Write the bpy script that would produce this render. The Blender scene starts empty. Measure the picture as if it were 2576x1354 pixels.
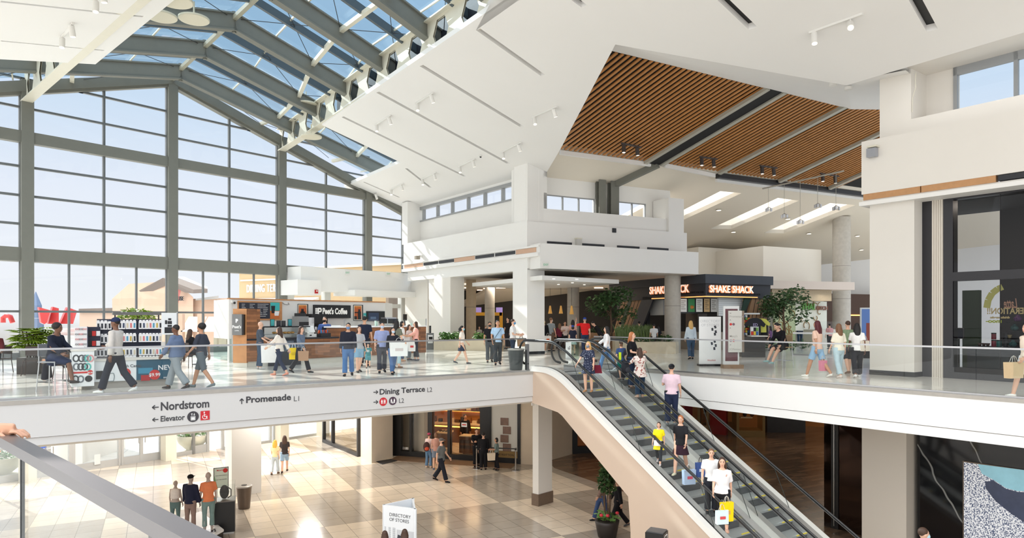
import bpy, bmesh, math, random
from mathutils import Vector, Matrix
C = bpy.context.scene.collection
SC = bpy.context.scene
F, CX, HY, EYE = 1717.0, 1288.0, 801.0, 6.7      # focal length (px of a 2576 frame), principal point, eye height
# ------------------------------------------------------------------ camera
cam_d = bpy.data.cameras.new('camera'); cam = bpy.data.objects.new('camera', cam_d); C.objects.link(cam)
cam_d.sensor_fit = 'HORIZONTAL'; cam_d.sensor_width = 36; cam_d.lens = F/2576*36
cam_d.shift_y = (HY-677)/2576; cam_d.clip_end = 800; cam_d.clip_start = .05
cam.location = (0,0,EYE); cam.rotation_euler = (math.pi/2,0,0); SC.camera = cam
SC.view_settings.view_transform = 'Standard'; SC.view_settings.look = 'None'; SC.view_settings.gamma = 1
SC.view_settings.use_curve_mapping = False
SC.view_settings.exposure = -0.16
SC.cycles.use_denoising = True
SC.cycles.max_bounces = 10; SC.cycles.diffuse_bounces = 4; SC.cycles.glossy_bounces = 3
SC.cycles.transparent_max_bounces = 14; SC.cycles.transmission_bounces = 4
SC.cycles.caustics_reflective = False; SC.cycles.caustics_refractive = False
SC.cycles.sample_clamp_indirect = 6
# ------------------------------------------------------------------ sky
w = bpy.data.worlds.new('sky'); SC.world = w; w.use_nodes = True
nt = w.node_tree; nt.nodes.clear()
def N(t, k, **kw):
    n = t.nodes.new(k)
    for a, b in kw.items(): setattr(n, a, b)
    return n
tc = N(nt,'ShaderNodeTexCoord'); sep = N(nt,'ShaderNodeSeparateXYZ'); nt.links.new(tc.outputs['Generated'], sep.inputs[0])
rp = N(nt,'ShaderNodeValToRGB'); mr = N(nt,'ShaderNodeMapRange')
mr.inputs[1].default_value = -1; mr.inputs[2].default_value = 1
nt.links.new(sep.outputs['Z'], mr.inputs[0]); nt.links.new(mr.outputs[0], rp.inputs[0])
e = rp.color_ramp.elements
e[0].position = 0.0; e[0].color = (.60,.58,.55,1); e[1].position = 1.0; e[1].color = (.66,.80,.98,1)
for p, c in ((.485,(.66,.63,.59,1)), (.5,(.93,.94,.97,1)), (.58,(.82,.87,.98,1)), (.68,(.50,.69,.90,1)), (.80,(.58,.74,.95,1))):
    k = e.new(p); k.color = c
# brighter high up and on the side away from the picture (left and behind the camera), boosted as added fill light for the interior
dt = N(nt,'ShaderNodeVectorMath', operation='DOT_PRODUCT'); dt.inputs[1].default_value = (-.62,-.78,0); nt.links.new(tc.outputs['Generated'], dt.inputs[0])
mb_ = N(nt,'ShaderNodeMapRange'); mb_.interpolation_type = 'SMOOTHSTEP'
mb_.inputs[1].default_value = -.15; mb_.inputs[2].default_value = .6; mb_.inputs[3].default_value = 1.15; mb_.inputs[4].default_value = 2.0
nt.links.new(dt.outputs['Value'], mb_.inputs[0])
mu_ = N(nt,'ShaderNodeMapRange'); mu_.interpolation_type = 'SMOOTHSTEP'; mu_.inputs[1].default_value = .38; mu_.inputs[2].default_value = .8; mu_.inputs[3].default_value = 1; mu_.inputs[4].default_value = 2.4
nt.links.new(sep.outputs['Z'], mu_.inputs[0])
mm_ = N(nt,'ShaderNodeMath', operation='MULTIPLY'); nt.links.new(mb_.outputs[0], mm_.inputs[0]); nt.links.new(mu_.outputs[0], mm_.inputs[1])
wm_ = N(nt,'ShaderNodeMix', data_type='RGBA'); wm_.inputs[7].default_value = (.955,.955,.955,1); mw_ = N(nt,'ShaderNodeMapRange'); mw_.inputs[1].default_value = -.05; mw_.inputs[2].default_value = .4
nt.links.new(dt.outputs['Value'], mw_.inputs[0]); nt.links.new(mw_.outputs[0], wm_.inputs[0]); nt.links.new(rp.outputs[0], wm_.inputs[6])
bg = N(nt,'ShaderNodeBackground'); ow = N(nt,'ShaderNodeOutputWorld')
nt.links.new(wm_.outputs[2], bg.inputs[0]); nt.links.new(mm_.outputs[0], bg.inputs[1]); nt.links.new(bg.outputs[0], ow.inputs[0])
# ------------------------------------------------------------------ sun: high on the left, beyond the gable window
sl = bpy.data.lights.new('sun', 'SUN'); so = bpy.data.objects.new('sun', sl); C.objects.link(so)
sl.energy = 7.5; sl.angle = .009; sl.color = (1.0,.97,.92)
so.rotation_euler = Vector((.67,-.51,-.545)).to_track_quat('-Z','Y').to_euler(); so.location = (-40,40,50)
# ------------------------------------------------------------------ helpers
def lin(r, g=None, b=None):
    if g is None: r, g, b = r
    f = lambda v: (v/255/12.92 if v/255 <= .04045 else ((v/255+.055)/1.055)**2.4)
    return (f(r), f(g), f(b), 1)
MATS = {}
def mat(name, rgb, rough=.6, metal=0., noise=0., scale=3., emit=0., spec=.5, bump=0., coat=0.):
    """procedural material: sRGB colour, optional noise variation in colour and bump"""
    if name in MATS: return MATS[name]
    m = bpy.data.materials.new(name); m.use_nodes = True; t = m.node_tree; b = t.nodes['Principled BSDF']
    c = lin(rgb); b.inputs['Base Color'].default_value = c; b.inputs['Roughness'].default_value = rough
    b.inputs['Metallic'].default_value = metal; b.inputs['Specular IOR Level'].default_value = spec
    if coat: b.inputs['Coat Weight'].default_value = coat; b.inputs['Coat Roughness'].default_value = .05
    if emit: b.inputs['Emission Color'].default_value = c; b.inputs['Emission Strength'].default_value = emit
    if noise or bump:
        tc = N(t,'ShaderNodeTexCoord'); nz = N(t,'ShaderNodeTexNoise'); nz.inputs['Scale'].default_value = scale; nz.inputs['Detail'].default_value = 3
        t.links.new(tc.outputs['Object'], nz.inputs['Vector'])
        if noise:
            mx = N(t,'ShaderNodeMix', data_type='RGBA'); mx.inputs[6].default_value = tuple(max(0,x*(1-noise)) for x in c[:3])+(1,)
            mx.inputs[7].default_value = tuple(min(1,x*(1+noise)) for x in c[:3])+(1,)
            t.links.new(nz.outputs['Fac'], mx.inputs[0]); t.links.new(mx.outputs[2], b.inputs['Base Color'])
        if bump:
            bp = N(t,'ShaderNodeBump'); bp.inputs['Strength'].default_value = bump; t.links.new(nz.outputs['Fac'], bp.inputs['Height']); t.links.new(bp.outputs[0], b.inputs['Normal'])
    MATS[name] = m; return m
def glass(name, tint, refl=.06, edge=.9, rough=0.):
    """thin architectural glass: tinted transparency plus a mirror share that grows at grazing angles"""
    m = bpy.data.materials.new(name); m.use_nodes = True; t = m.node_tree; t.nodes.clear()
    tr = N(t,'ShaderNodeBsdfTransparent'); tr.inputs[0].default_value = tint+(1,)
    gl = N(t,'ShaderNodeBsdfGlossy'); gl.inputs['Roughness'].default_value = rough
    lw = N(t,'ShaderNodeLayerWeight'); pw = N(t,'ShaderNodeMath', operation='POWER'); pw.inputs[1].default_value = 4
    ma = N(t,'ShaderNodeMath', operation='MULTIPLY_ADD'); ma.inputs[1].default_value = edge; ma.inputs[2].default_value = refl
    lw.inputs[0].default_value = .5
    mx = N(t,'ShaderNodeMixShader'); o = N(t,'ShaderNodeOutputMaterial')
    t.links.new(lw.outputs['Facing'], pw.inputs[0]); t.links.new(pw.outputs[0], ma.inputs[0]); t.links.new(ma.outputs[0], mx.inputs[0])
    t.links.new(tr.outputs[0], mx.inputs[1]); t.links.new(gl.outputs[0], mx.inputs[2]); t.links.new(mx.outputs[0], o.inputs[0])
    MATS[name] = m; return m
def ray(px, py): return Vector(((px-CX)/F, 1, (HY-py)/F))
CAM = Vector((0,0,EYE))
def at(px, py, Y): return CAM + ray(px,py)*Y                     # the point seen at a pixel, Y metres ahead
def onz(px, py, z): r = ray(px,py); return CAM + r*((z-EYE)/r.z)  # the point of a level plane seen at a pixel
def onpl(px, py, a, b, c):                                        # the point of the plane Z = c + aX + bY seen at a pixel
    r = ray(px,py); return CAM + r*((c-EYE)/(r.z-a*r.x-b))
class Ln:
    """a vertical wall plane: plan point A, direction d; s along it, o to its left (outside, away from the camera if positive)"""
    def __init__(s, ax, ay, dx, dy):
        l = math.hypot(dx,dy); s.a = Vector((ax,ay)); s.d = Vector((dx/l,dy/l)); s.n = Vector((-s.d.y,s.d.x))
    def p(s, t, o=0, z=None):
        q = s.a + s.d*t + s.n*o
        return Vector((q.x,q.y,z)) if z is not None else q
    def s(s, px, o=0):                                            # s where the vertical image line px meets the plane
        k = (px-CX)/F; q = s.a + s.n*o
        return (k*q.y-q.x)/(s.d.x-k*s.d.y)
    def z(s, px, py, o=0): return EYE + (HY-py)/F*s.p(s.s(px,o),o).y
    def sz(s, px, py, o=0): return s.s(px,o), s.z(px,py,o)
    def off(s, o): q = s.a+s.n*o; return Ln(q.x,q.y,s.d.x,s.d.y)
class MB:
    """collects shapes into one mesh"""
    def __init__(s): s.v = []; s.f = []; s.mi = []; s.cur = 0
    def add(s, vs, fs):
        k = len(s.v); s.v += [tuple(v) for v in vs]; s.f += [tuple(i+k for i in f) for f in fs]; s.mi += [s.cur]*len(fs); return s
    def hexa(s, b, t):                                            # 4 bottom, 4 top points
        return s.add(list(b)+list(t), [(3,2,1,0),(4,5,6,7),(0,1,5,4),(1,2,6,5),(2,3,7,6),(3,0,4,7)])
    def box(s, x0, x1, y0, y1, z0, z1, M=None):
        vs = [Vector(p) for p in ((x0,y0,z0),(x1,y0,z0),(x1,y1,z0),(x0,y1,z0),(x0,y0,z1),(x1,y0,z1),(x1,y1,z1),(x0,y1,z1))]
        if M: vs = [M@v for v in vs]
        return s.hexa(vs[:4], vs[4:])
    def lb(s, L, s0, s1, o0, o1, z0, z1):                         # box along a Ln
        q = [L.p(s0,o0),L.p(s1,o0),L.p(s1,o1),L.p(s0,o1)]
        return s.hexa([(p.x,p.y,z0) for p in q], [(p.x,p.y,z1) for p in q])
    def prism(s, poly, z0, z1):
        n = len(poly); vs = [(p[0],p[1],z0) for p in poly]+[(p[0],p[1],z1) for p in poly]
        return s.add(vs, [tuple(range(n-1,-1,-1)), tuple(range(n,2*n))]+[(i,(i+1)%n,n+(i+1)%n,n+i) for i in range(n)])
    def quad(s, a, b, c, d): return s.add([a,b,c,d], [(0,1,2,3)])
    def bar(s, a, b, w, h, up=(0,0,1)):                           # straight bar of w (sideways) x h (up) section
        a = Vector(a); b = Vector(b); d = (b-a).normalized(); x = d.cross(Vector(up))
        x = x.normalized() if x.length > 1e-6 else Vector((1,0,0)); u = x.cross(d)
        g = lambda p: [p-x*w/2-u*h/2, p+x*w/2-u*h/2, p+x*w/2+u*h/2, p-x*w/2+u*h/2]
        A = g(a); B = g(b)
        return s.add(A+B, [(0,1,2,3),(7,6,5,4),(0,4,5,1),(1,5,6,2),(2,6,7,3),(3,7,4,0)])
    def ibeam(s, a, b, w, h, tf=.05, tw=.05):
        a = Vector(a); b = Vector(b); d = (b-a).normalized(); x = d.cross(Vector((0,0,1))).normalized(); u = x.cross(d)
        s.bar(a,b,tw,h-2*tf); s.bar(a+u*(h/2-tf/2),b+u*(h/2-tf/2),w,tf); return s.bar(a-u*(h/2-tf/2),b-u*(h/2-tf/2),w,tf)
    def tube(s, pts, rad, n=8, cap=True, sq=None):
        """round tube along pts; rad one radius, a list, or (rx, ry) pairs; closed ends"""
        pts = [Vector(p) for p in pts]; m = len(pts)
        if not isinstance(rad,(list,tuple)): rad = [rad]*m
        vs = []; x = None
        for i, p in enumerate(pts):
            d = (pts[min(i+1,m-1)]-pts[max(i-1,0)]); d = d.normalized() if d.length > 1e-9 else Vector((0,0,1))
            if x is None: x = d.cross(Vector(sq) if sq else (Vector((0,1,0)) if abs(d.y) < .9 else Vector((1,0,0))))
            x = (x-d*x.dot(d)).normalized(); y = d.cross(x); r = rad[i]; rx, ry = r if isinstance(r,(tuple,list)) else (r,r)
            for k in range(n):
                a = 2*math.pi*k/n; vs.append(p+x*(rx*math.cos(a))+y*(ry*math.sin(a)))
        fs = [(i*n+k,i*n+(k+1)%n,(i+1)*n+(k+1)%n,(i+1)*n+k) for i in range(m-1) for k in range(n)]
        if cap: fs += [tuple(range(n-1,-1,-1)), tuple(range((m-1)*n,m*n))]
        return s.add(vs, fs)
    def lathe(s, c, prof, n=20):                                  # profile of (r, z) about a vertical axis at c
        c = Vector(c); vs = [c+Vector((r*math.cos(2*math.pi*k/n), r*math.sin(2*math.pi*k/n), z)) for r, z in prof for k in range(n)]; m = len(prof)
        fs = [(i*n+k,i*n+(k+1)%n,(i+1)*n+(k+1)%n,(i+1)*n+k) for i in range(m-1) for k in range(n)]
        return s.add(vs, fs+[tuple(range(n-1,-1,-1)), tuple(range((m-1)*n,m*n))])
    def ball(s, c, r, n=10, m=7):
        c = Vector(c); rx, ry, rz = r if isinstance(r,(tuple,list)) else (r,r,r)
        vs = [c+Vector((0,0,-rz))]
        for i in range(1,m):
            t = math.pi*i/m
            vs += [c+Vector((rx*math.sin(t)*math.cos(2*math.pi*k/n), ry*math.sin(t)*math.sin(2*math.pi*k/n), -rz*math.cos(t))) for k in range(n)]
        vs.append(c+Vector((0,0,rz))); L = len(vs)-1
        fs = [(0,1+(k+1)%n,1+k) for k in range(n)]
        fs += [(1+i*n+k,1+i*n+(k+1)%n,1+(i+1)*n+(k+1)%n,1+(i+1)*n+k) for i in range(m-2) for k in range(n)]
        return s.add(vs, fs+[(L,1+(m-2)*n+k,1+(m-2)*n+(k+1)%n) for k in range(n)])
    def build(s, name, mats, parent=None, smooth=False):
        me = bpy.data.meshes.new(name); me.from_pydata(s.v, [], s.f)
        if not isinstance(mats,(list,tuple)): mats = [mats]
        for m in mats: me.materials.append(m)
        if len(mats) > 1:
            for p, i in zip(me.polygons, s.mi): p.material_index = i
        if smooth:
            for p in me.polygons: p.use_smooth = True
            if smooth is not True:
                me.set_sharp_from_angle(angle=math.radians(smooth))
        me.update(); o = bpy.data.objects.new(name, me); C.objects.link(o)
        if parent: o.parent = parent
        return o
def tag(o, label=None, cat=None, group=None, kind=None):
    if label: o['label'] = label
    if cat: o['category'] = cat
    if group: o['group'] = group
    if kind: o['kind'] = kind
    return o
def thing(name, label, cat, loc=(0,0,0), rz=0, group=None, kind=None):
    o = bpy.data.objects.new(name, None); C.objects.link(o); o.location = loc; o.rotation_euler = (0,0,rz); o.empty_display_size = .2
    return tag(o, label, cat, group, kind)
def struct(o, label, cat): return tag(o, label, cat, None, 'structure')
def copy_tree(o, parent=None):
    c = o.copy(); C.objects.link(c); c.parent = parent
    for ch in list(o.children): copy_tree(ch, c)
    return c
def slab(outer, holes, zf, th):
    """a sheet with holes: zf(x, y) gives its underside, th its thickness"""
    bm = bmesh.new(); loops = []
    for lp in [outer]+holes:
        vs = [bm.verts.new((p[0],p[1],zf(p[0],p[1]))) for p in lp]; es = [bm.edges.new((vs[i],vs[(i+1)%len(vs)])) for i in range(len(vs))]
        loops.append((vs,es))
    bmesh.ops.triangle_fill(bm, use_beauty=True, use_dissolve=False, edges=[e for l in loops for e in l[1]])
    bm.verts.index_update(); mb = MB(); v0 = [v.co.copy() for v in bm.verts]; n = len(v0)
    fs = [[v.index for v in f.verts] if f.normal.z < 0 else [v.index for v in reversed(f.verts)] for f in bm.faces]
    vs = v0+[v+Vector((0,0,th)) for v in v0]; out = [tuple(f) for f in fs]+[tuple(i+n for i in reversed(f)) for f in fs]
    for vl, _ in loops:
        ids = [v.index for v in vl]
        for i in range(len(ids)):
            a, b = ids[i], ids[(i+1)%len(ids)]; out.append((a,b,b+n,a+n))
    bm.free(); mb.add(vs, out); return mb
def text(body, name, m, o, x, y, z, size, parent=None, ext=.004, bold=0., align='LEFT', shear=0., space=1., flat=None):
    """raised lettering on a vertical face: o = Matrix of the face (x along, y up, z out of the face)"""
    cu = bpy.data.curves.new(name, 'FONT'); cu.body = body; cu.size = size; cu.extrude = ext; cu.offset = bold; cu.resolution_u = 3
    cu.align_x = align; cu.shear = shear; cu.space_character = space; cu.materials.append(m)
    tmp = bpy.data.objects.new('tmp', cu); C.objects.link(tmp); bpy.context.view_layer.update()
    me = bpy.data.meshes.new_from_object(tmp.evaluated_get(bpy.context.evaluated_depsgraph_get())); me.name = name
    bpy.data.objects.remove(tmp); bpy.data.curves.remove(cu)
    if not me.materials: me.materials.append(m)
    ob = bpy.data.objects.new(name, me); C.objects.link(ob)
    if parent: ob.parent = parent
    ob.matrix_local = o @ Matrix.Translation((x,y,z))
    if flat: ob.scale = (flat,1,1)
    return ob
def face(org, xdir):
    """frame on a vertical face: origin, x along xdir, y up, z towards the reader"""
    x = Vector((xdir[0],xdir[1],0)).normalized(); y = Vector((0,0,1)); z = x.cross(y)
    M = Matrix((( x.x,y.x,z.x,org[0]),(x.y,y.y,z.y,org[1]),(x.z,y.z,z.z,org[2]),(0,0,0,1))); return M
def lamp(kind, loc, energy, color=(1,.9,.78), size=.2, parent=None, spot=2.2, blend=.6):
    l = bpy.data.lights.new('lamp_light', kind); l.energy = energy; l.color = color
    if kind == 'AREA': l.size = size
    elif kind == 'SPOT': l.spot_size = spot; l.spot_blend = blend; l.shadow_soft_size = size
    else: l.shadow_soft_size = size
    o = bpy.data.objects.new('lamp_light', l); C.objects.link(o); o.location = loc
    if parent: o.parent = parent
    return o
# ------------------------------------------------------------------ materials
WHITE = mat('white_paint', (233,231,227), .55, noise=.03, scale=.7)
WARM = mat('warm_white_paint', (226,221,213), .6, noise=.03, scale=.7)
CEIL = mat('ceiling_paint', (234,232,229), .7, noise=.02, scale=.5)
STEEL = mat('grey_green_steel', (120,120,112), .6, 0., spec=.3, noise=.05, scale=4)
BLUEG = mat('blue_grey_steel', (74,84,90), .4, noise=.05, scale=4)
BEIGE = mat('cream_steel', (214,209,192), .45, noise=.04, scale=4)
DARK = mat('dark_metal', (38,39,42), .35, noise=.1, scale=5)
BLACK = mat('black_satin', (17,17,19), .35)
CHROME = mat('brushed_steel', (190,190,192), .28, 1., noise=.05, scale=20)
RUBBER = mat('black_rubber', (20,20,22), .28, spec=.6)
WOOD = mat('oak_veneer', (190,140,92), .45, noise=.2, scale=9)
TAN = mat('sand_cladding', (206,188,168), .6, noise=.05, scale=1.2)
CONC = mat('pale_concrete', (190,184,174), .7, noise=.16, scale=5, bump=.15)
GLZ = glass('clear_glass', (.95,.97,.97), .03, .5)
GLR = glass('tinted_roof_glass', (.62,.74,.80), .05, .4)
GLB = glass('balustrade_glass', (.97,.985,.98), .025, .4)
# ================================================================== LARGE STRUCTURE
GW = Ln(-20.74,27.65,.828,1)            # gable window wall, seen from inside
LB = Ln(.6,21.8,1.4048,1)               # edge of the bridge with the wayfinding lettering
RB = Ln(5.22,21.22,.7735,-1)             # edge of the right balcony, running towards the camera
KX, KY = .71, 32.07
CBL = Ln(KX,KY,.7303,-1)                # left face of the food-court building (s < 0 runs away)
CBR = Ln(KX,KY,1.929,1)                 # its right face
RW = Ln(10.85,20.7,.7303,-1)            # shop front on the right
LVW = Ln(-5.63,33.3,5.97,-1.9)          # lower shop front
NE = Vector((.822,.569)); EE = Vector((-.569,.822))     # escalator axes: across, and up the slope
def ep(n, v, z=None):
    q = NE*n + EE*v
    return Vector((q.x,q.y,z)) if z is not None else q
def xy(v): return (v.x, v.y)
def tilemat(name, c1, c2, rot, loc, size, rough, cell=None, mortar=.012, spec=.5, var=.06, mcol=.55):
    m = bpy.data.materials.new(name); m.use_nodes = True; t = m.node_tree; b = t.nodes['Principled BSDF']; L = t.links.new
    tc = N(t,'ShaderNodeTexCoord'); mp = N(t,'ShaderNodeMapping'); mp.vector_type = 'TEXTURE'; mp.inputs['Rotation'].default_value = (0,0,rot); mp.inputs['Location'].default_value = (loc[0],loc[1],0)
    L(tc.outputs['Object'], mp.inputs[0])
    br = N(t,'ShaderNodeTexBrick'); br.offset = 0; br.inputs['Scale'].default_value = 1; br.inputs['Brick Width'].default_value = size[0]; br.inputs['Row Height'].default_value = size[1]
    br.inputs['Mortar Size'].default_value = mortar; br.inputs['Mortar Smooth'].default_value = .2
    L(mp.outputs[0], br.inputs[0])
    v = lambda c, k: tuple(min(1,x*k) for x in lin(c)[:3])+(1,)
    br.inputs['Color1'].default_value = v(c1,1-var); br.inputs['Color2'].default_value = v(c1,1+var); br.inputs['Mortar'].default_value = v(c1,mcol)
    out = br.outputs['Color']
    if cell:
        m2 = N(t,'ShaderNodeMapping'); m2.vector_type = 'POINT'; m2.inputs['Scale'].default_value = (1/cell[0],1/cell[1],1); L(mp.outputs[0], m2.inputs[0])
        ck = N(t,'ShaderNodeTexChecker'); ck.inputs['Scale'].default_value = 1; ck.inputs[1].default_value = (1,1,1,1); ck.inputs[2].default_value = (0,0,0,1); L(m2.outputs[0], ck.inputs[0])
        sx = N(t,'ShaderNodeSeparateXYZ'); L(mp.outputs[0], sx.inputs[0])
        lt = N(t,'ShaderNodeMath', operation='LESS_THAN'); lt.inputs[1].default_value = -cell[0]; L(sx.outputs[0], lt.inputs[0])
        xr = N(t,'ShaderNodeMath', operation='SUBTRACT'); ab = N(t,'ShaderNodeMath', operation='ABSOLUTE'); L(ck.outputs['Fac'], xr.inputs[0]); L(lt.outputs[0], xr.inputs[1]); L(xr.outputs[0], ab.inputs[0])
        mx = N(t,'ShaderNodeMix', data_type='RGBA', blend_type='MULTIPLY'); mx.inputs[7].default_value = tuple(a/max(b_,1e-3) for a, b_ in zip(lin(c2)[:3], lin(c1)[:3]))+(1,)
        L(ab.outputs[0], mx.inputs[0]); L(out, mx.inputs[6]); out = mx.outputs[2]
    nz = N(t,'ShaderNodeTexNoise'); nz.inputs['Scale'].default_value = 4; nz.inputs['Detail'].default_value = 5; L(mp.outputs[0], nz.inputs['Vector'])
    mv = N(t,'ShaderNodeMix', data_type='RGBA', blend_type='MULTIPLY'); mv.inputs[0].default_value = .5
    rr = N(t,'ShaderNodeMapRange'); rr.inputs[3].default_value = .82; rr.inputs[4].default_value = 1.18; L(nz.outputs['Fac'], rr.inputs[0])
    L(out, mv.inputs[6]); L(rr.outputs[0], mv.inputs[7]); L(mv.outputs[2], b.inputs['Base Color'])
    b.inputs['Roughness'].default_value = rough; b.inputs['Specular IOR Level'].default_value = spec
    MATS[name] = m; return m
ANG_W = math.atan2(1,1.929)
M_LOW = tilemat('beige_stone_tiles', (228,214,194), (178,168,155), ANG_W, (-2.40,28.6), (.7,.71), .16, cell=(2.1,4.27), spec=.6)
M_UP = tilemat('cream_polished_tiles', (234,230,221), None, math.atan2(1,1.4048), (0,0), (.9,.9), .13, spec=.5, var=.02, mcol=.82, mortar=.008)
M_DKF = tilemat('brown_herringbone_tiles', (120,97,78), None, .5, (0,0), (.9,.22), .22, spec=.5, var=.35, mortar=.006)
M_OUT = tilemat('pale_paving', (232,228,220), None, .3, (0,0), (1.2,1.2), .7, var=.05)
# ---- floors
o = MB().prism([(-70,-2),(60,-2),(60,80),(-70,80)],-.3,0).build('floor_lower', M_LOW); struct(o,'beige and grey tiled floor of the lower level','floor')
dk = [onz(1395,1178,0),onz(1560,1235,0),onz(1640,1180,0)+Vector((1.5,-8,0)),(16,10,0),(40,10,0),(40,60,0),(3,60,0),onz(1330,1120,0)]
o = MB().prism([(p[0],p[1]) for p in dk],0,.006).build('floor_lower_dark', M_DKF); struct(o,'dark brown patterned stone floor of the lower passage','floor')
gA, gB = GW.p(-13), GW.p(21.6)
lbl = LB.p(-30)
RBC = ep(16.3,17.6); RB.a = RBC+RB.d*2.9; RB0 = -2.9
up = [xy(lbl), (.6,21.8), xy(RBC), xy(RB.p(30)), (46,-3), (46,90), (-3,90), xy(gB), xy(gA)]
o = MB().prism(up,4.1,5.0).build('floor_upper', M_UP); struct(o,'polished cream tiled floor of the upper level','floor')
# lighter under-side and fascias
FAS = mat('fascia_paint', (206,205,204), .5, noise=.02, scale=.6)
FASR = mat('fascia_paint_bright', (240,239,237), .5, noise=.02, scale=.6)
STONE = mat('grey_stone_edge', (168,163,156), .4, noise=.12, scale=6)
mb = MB(); mb.lb(LB,-30,.35,-.12,.05,4.22,4.93); mb.lb(LB,-30,.3,-.09,.05,4.05,4.21)
o = mb.build('fascia_bridge', FAS); struct(o,'pale grey bridge fascia carrying the wayfinding lettering','fascia')
o = MB().lb(LB,-30,.35,-.14,.22,4.93,5.012).build('trim_bridge_edge', STONE); struct(o,'grey stone edge strip along the bridge floor','trim')
mb = MB(); mb.lb(RB,RB0,30,-.12,.05,4.24,4.93); mb.lb(RB,RB0,30,-.10,.05,4.0,4.225)
o = mb.build('fascia_balcony', FASR); struct(o,'white fascia of the right-hand balcony','fascia')
o = MB().lb(RB,RB0,30,-.13,.12,4.93,5.01).build('trim_balcony_edge', STONE); struct(o,'grey strip along the right-hand balcony floor edge','trim')
mb = MB(); q = [lbl+LB.n*.1, Vector((.6,21.8))+LB.n*.1, RBC, RB.p(30)+RB.n*.1, Vector((46,-3)), Vector((46,90)), Vector((-3,90)), gB, gA]
o = mb.prism([xy(p) for p in q],3.98,4.08).build('ceiling_lower', mat('lower_soffit', (222,214,202), .7)); struct(o,'plain ceiling over the lower level','ceiling')
nb = Ln(-2.78,3.70,1.86,-1.74)         # near balcony rail line
o = MB().prism([xy(nb.p(-8,.05)),xy(nb.p(-8,-4)),xy(nb.p(9,-4)),xy(nb.p(9,.05))],4.2,5.0).build('floor_near', M_UP); struct(o,'upper floor in front of the bridge','floor')
# ---- gable window wall
sp = [GW.s(p) for p in (65,430,705,922,1018)]; step = sp[1]-sp[0]; sp = [sp[0]-2*step, sp[0]-step]+sp
apex = sp[3]
def rake(s): return 18.42-abs(s-apex)*(.307 if s > apex else .318)
mb = MB()
for i, s in enumerate(sp):
    wdt = .22 if i < 6 else .16
    q = [GW.p(s-wdt,-.28),GW.p(s+wdt,-.28),GW.p(s+wdt,.12),GW.p(s-wdt,.12)]
    mb.hexa([(p.x,p.y,4.5) for p in q],[(p.x,p.y,rake(s)-.02) for p in q])
o = mb.build('wall_gable_posts', STEEL); struct(o,'grey green steel posts of the gable window','window frame')
mb = MB()
mb.lb(GW,sp[0],sp[-1],-.2,.1,9.24,9.62); mb.lb(GW,sp[0],sp[4],-.2,.45,9.05,9.24)
mb.lb(GW,sp[0],sp[-1],-.22,.1,13.95,14.42)
for a, b in ((sp[0],apex),(apex,sp[-1])):
    for o0, o1, dz, th in ((-.3,.12,-.02,.45),(-.22,.1,-.47,.12)):
        mb.hexa([GW.p(a,o0,rake(a)+dz-th),GW.p(b,o0,rake(b)+dz-th),GW.p(b,o1,rake(b)+dz-th),GW.p(a,o1,rake(a)+dz-th)],
                [GW.p(a,o0,rake(a)+dz),GW.p(b,o0,rake(b)+dz),GW.p(b,o1,rake(b)+dz),GW.p(a,o1,rake(a)+dz)])
o = mb.build('wall_gable_beams', STEEL); struct(o,'grey green steel beams of the gable window','window frame')
MUL = mat('mullion_grey', (104,107,108), .4, noise=.04, scale=5)
for i in range(len(sp)-1):
    a, b = sp[i]+.2, sp[i+1]-.2; mid = (a+b)/2; mb = MB()
    for z in (10.6,11.78,12.98):
        mb.lb(GW,a,b,-.06,.06,z-.05,z+.05)
    z = 15.42
    while z < 18.2:
        # the transom is cut where it meets the sloping head
        lo, hi = a, b
        if z > rake(a)-.6: lo = apex-(18.42-.6-z)/.318
        if z > rake(b)-.6: hi = apex+(18.42-.6-z)/.307
        if hi-lo > .3: mb.lb(GW,max(a,lo),min(b,hi),-.06,.06,z-.045,z+.045)
        z += 1.2
    top = min(rake(mid)-.6,99)
    if i < 6 and b-a > 4: mb.lb(GW,mid-.045,mid+.045,-.07,.06,9.62,top)
    for s_ in (a,b): mb.lb(GW,s_-.05,s_+.05,-.1,.06,9.62,min(rake(s_)-.6,99))
    if i < 4:
        n = 4
        for k in range(n+1):
            s_ = a+(b-a)*k/n; mb.lb(GW,s_-.04,s_+.04,-.05,.05,5.0,9.1)
        mb.lb(GW,a,b,-.06,.06,6.94,7.03); mb.lb(GW,a,b,-.06,.06,5.0,5.28)
    fr = mb.build('window_%d' % (i+1), MUL); struct(fr,'grid of grey bars in the gable window, bay %d from the left' % (i+1),'window')
    g = MB(); r0, r1 = rake(sp[i]), rake(sp[i+1]); lows = 5.0 if i < 4 else 9.6
    pts = [GW.p(sp[i],0,lows),GW.p(sp[i+1],0,lows),GW.p(sp[i+1],0,r1-.3),GW.p(sp[i],0,r0-.3)]
    g.add(pts,[(0,1,2,3)]); g.build('glass', GLZ, fr)
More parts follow.
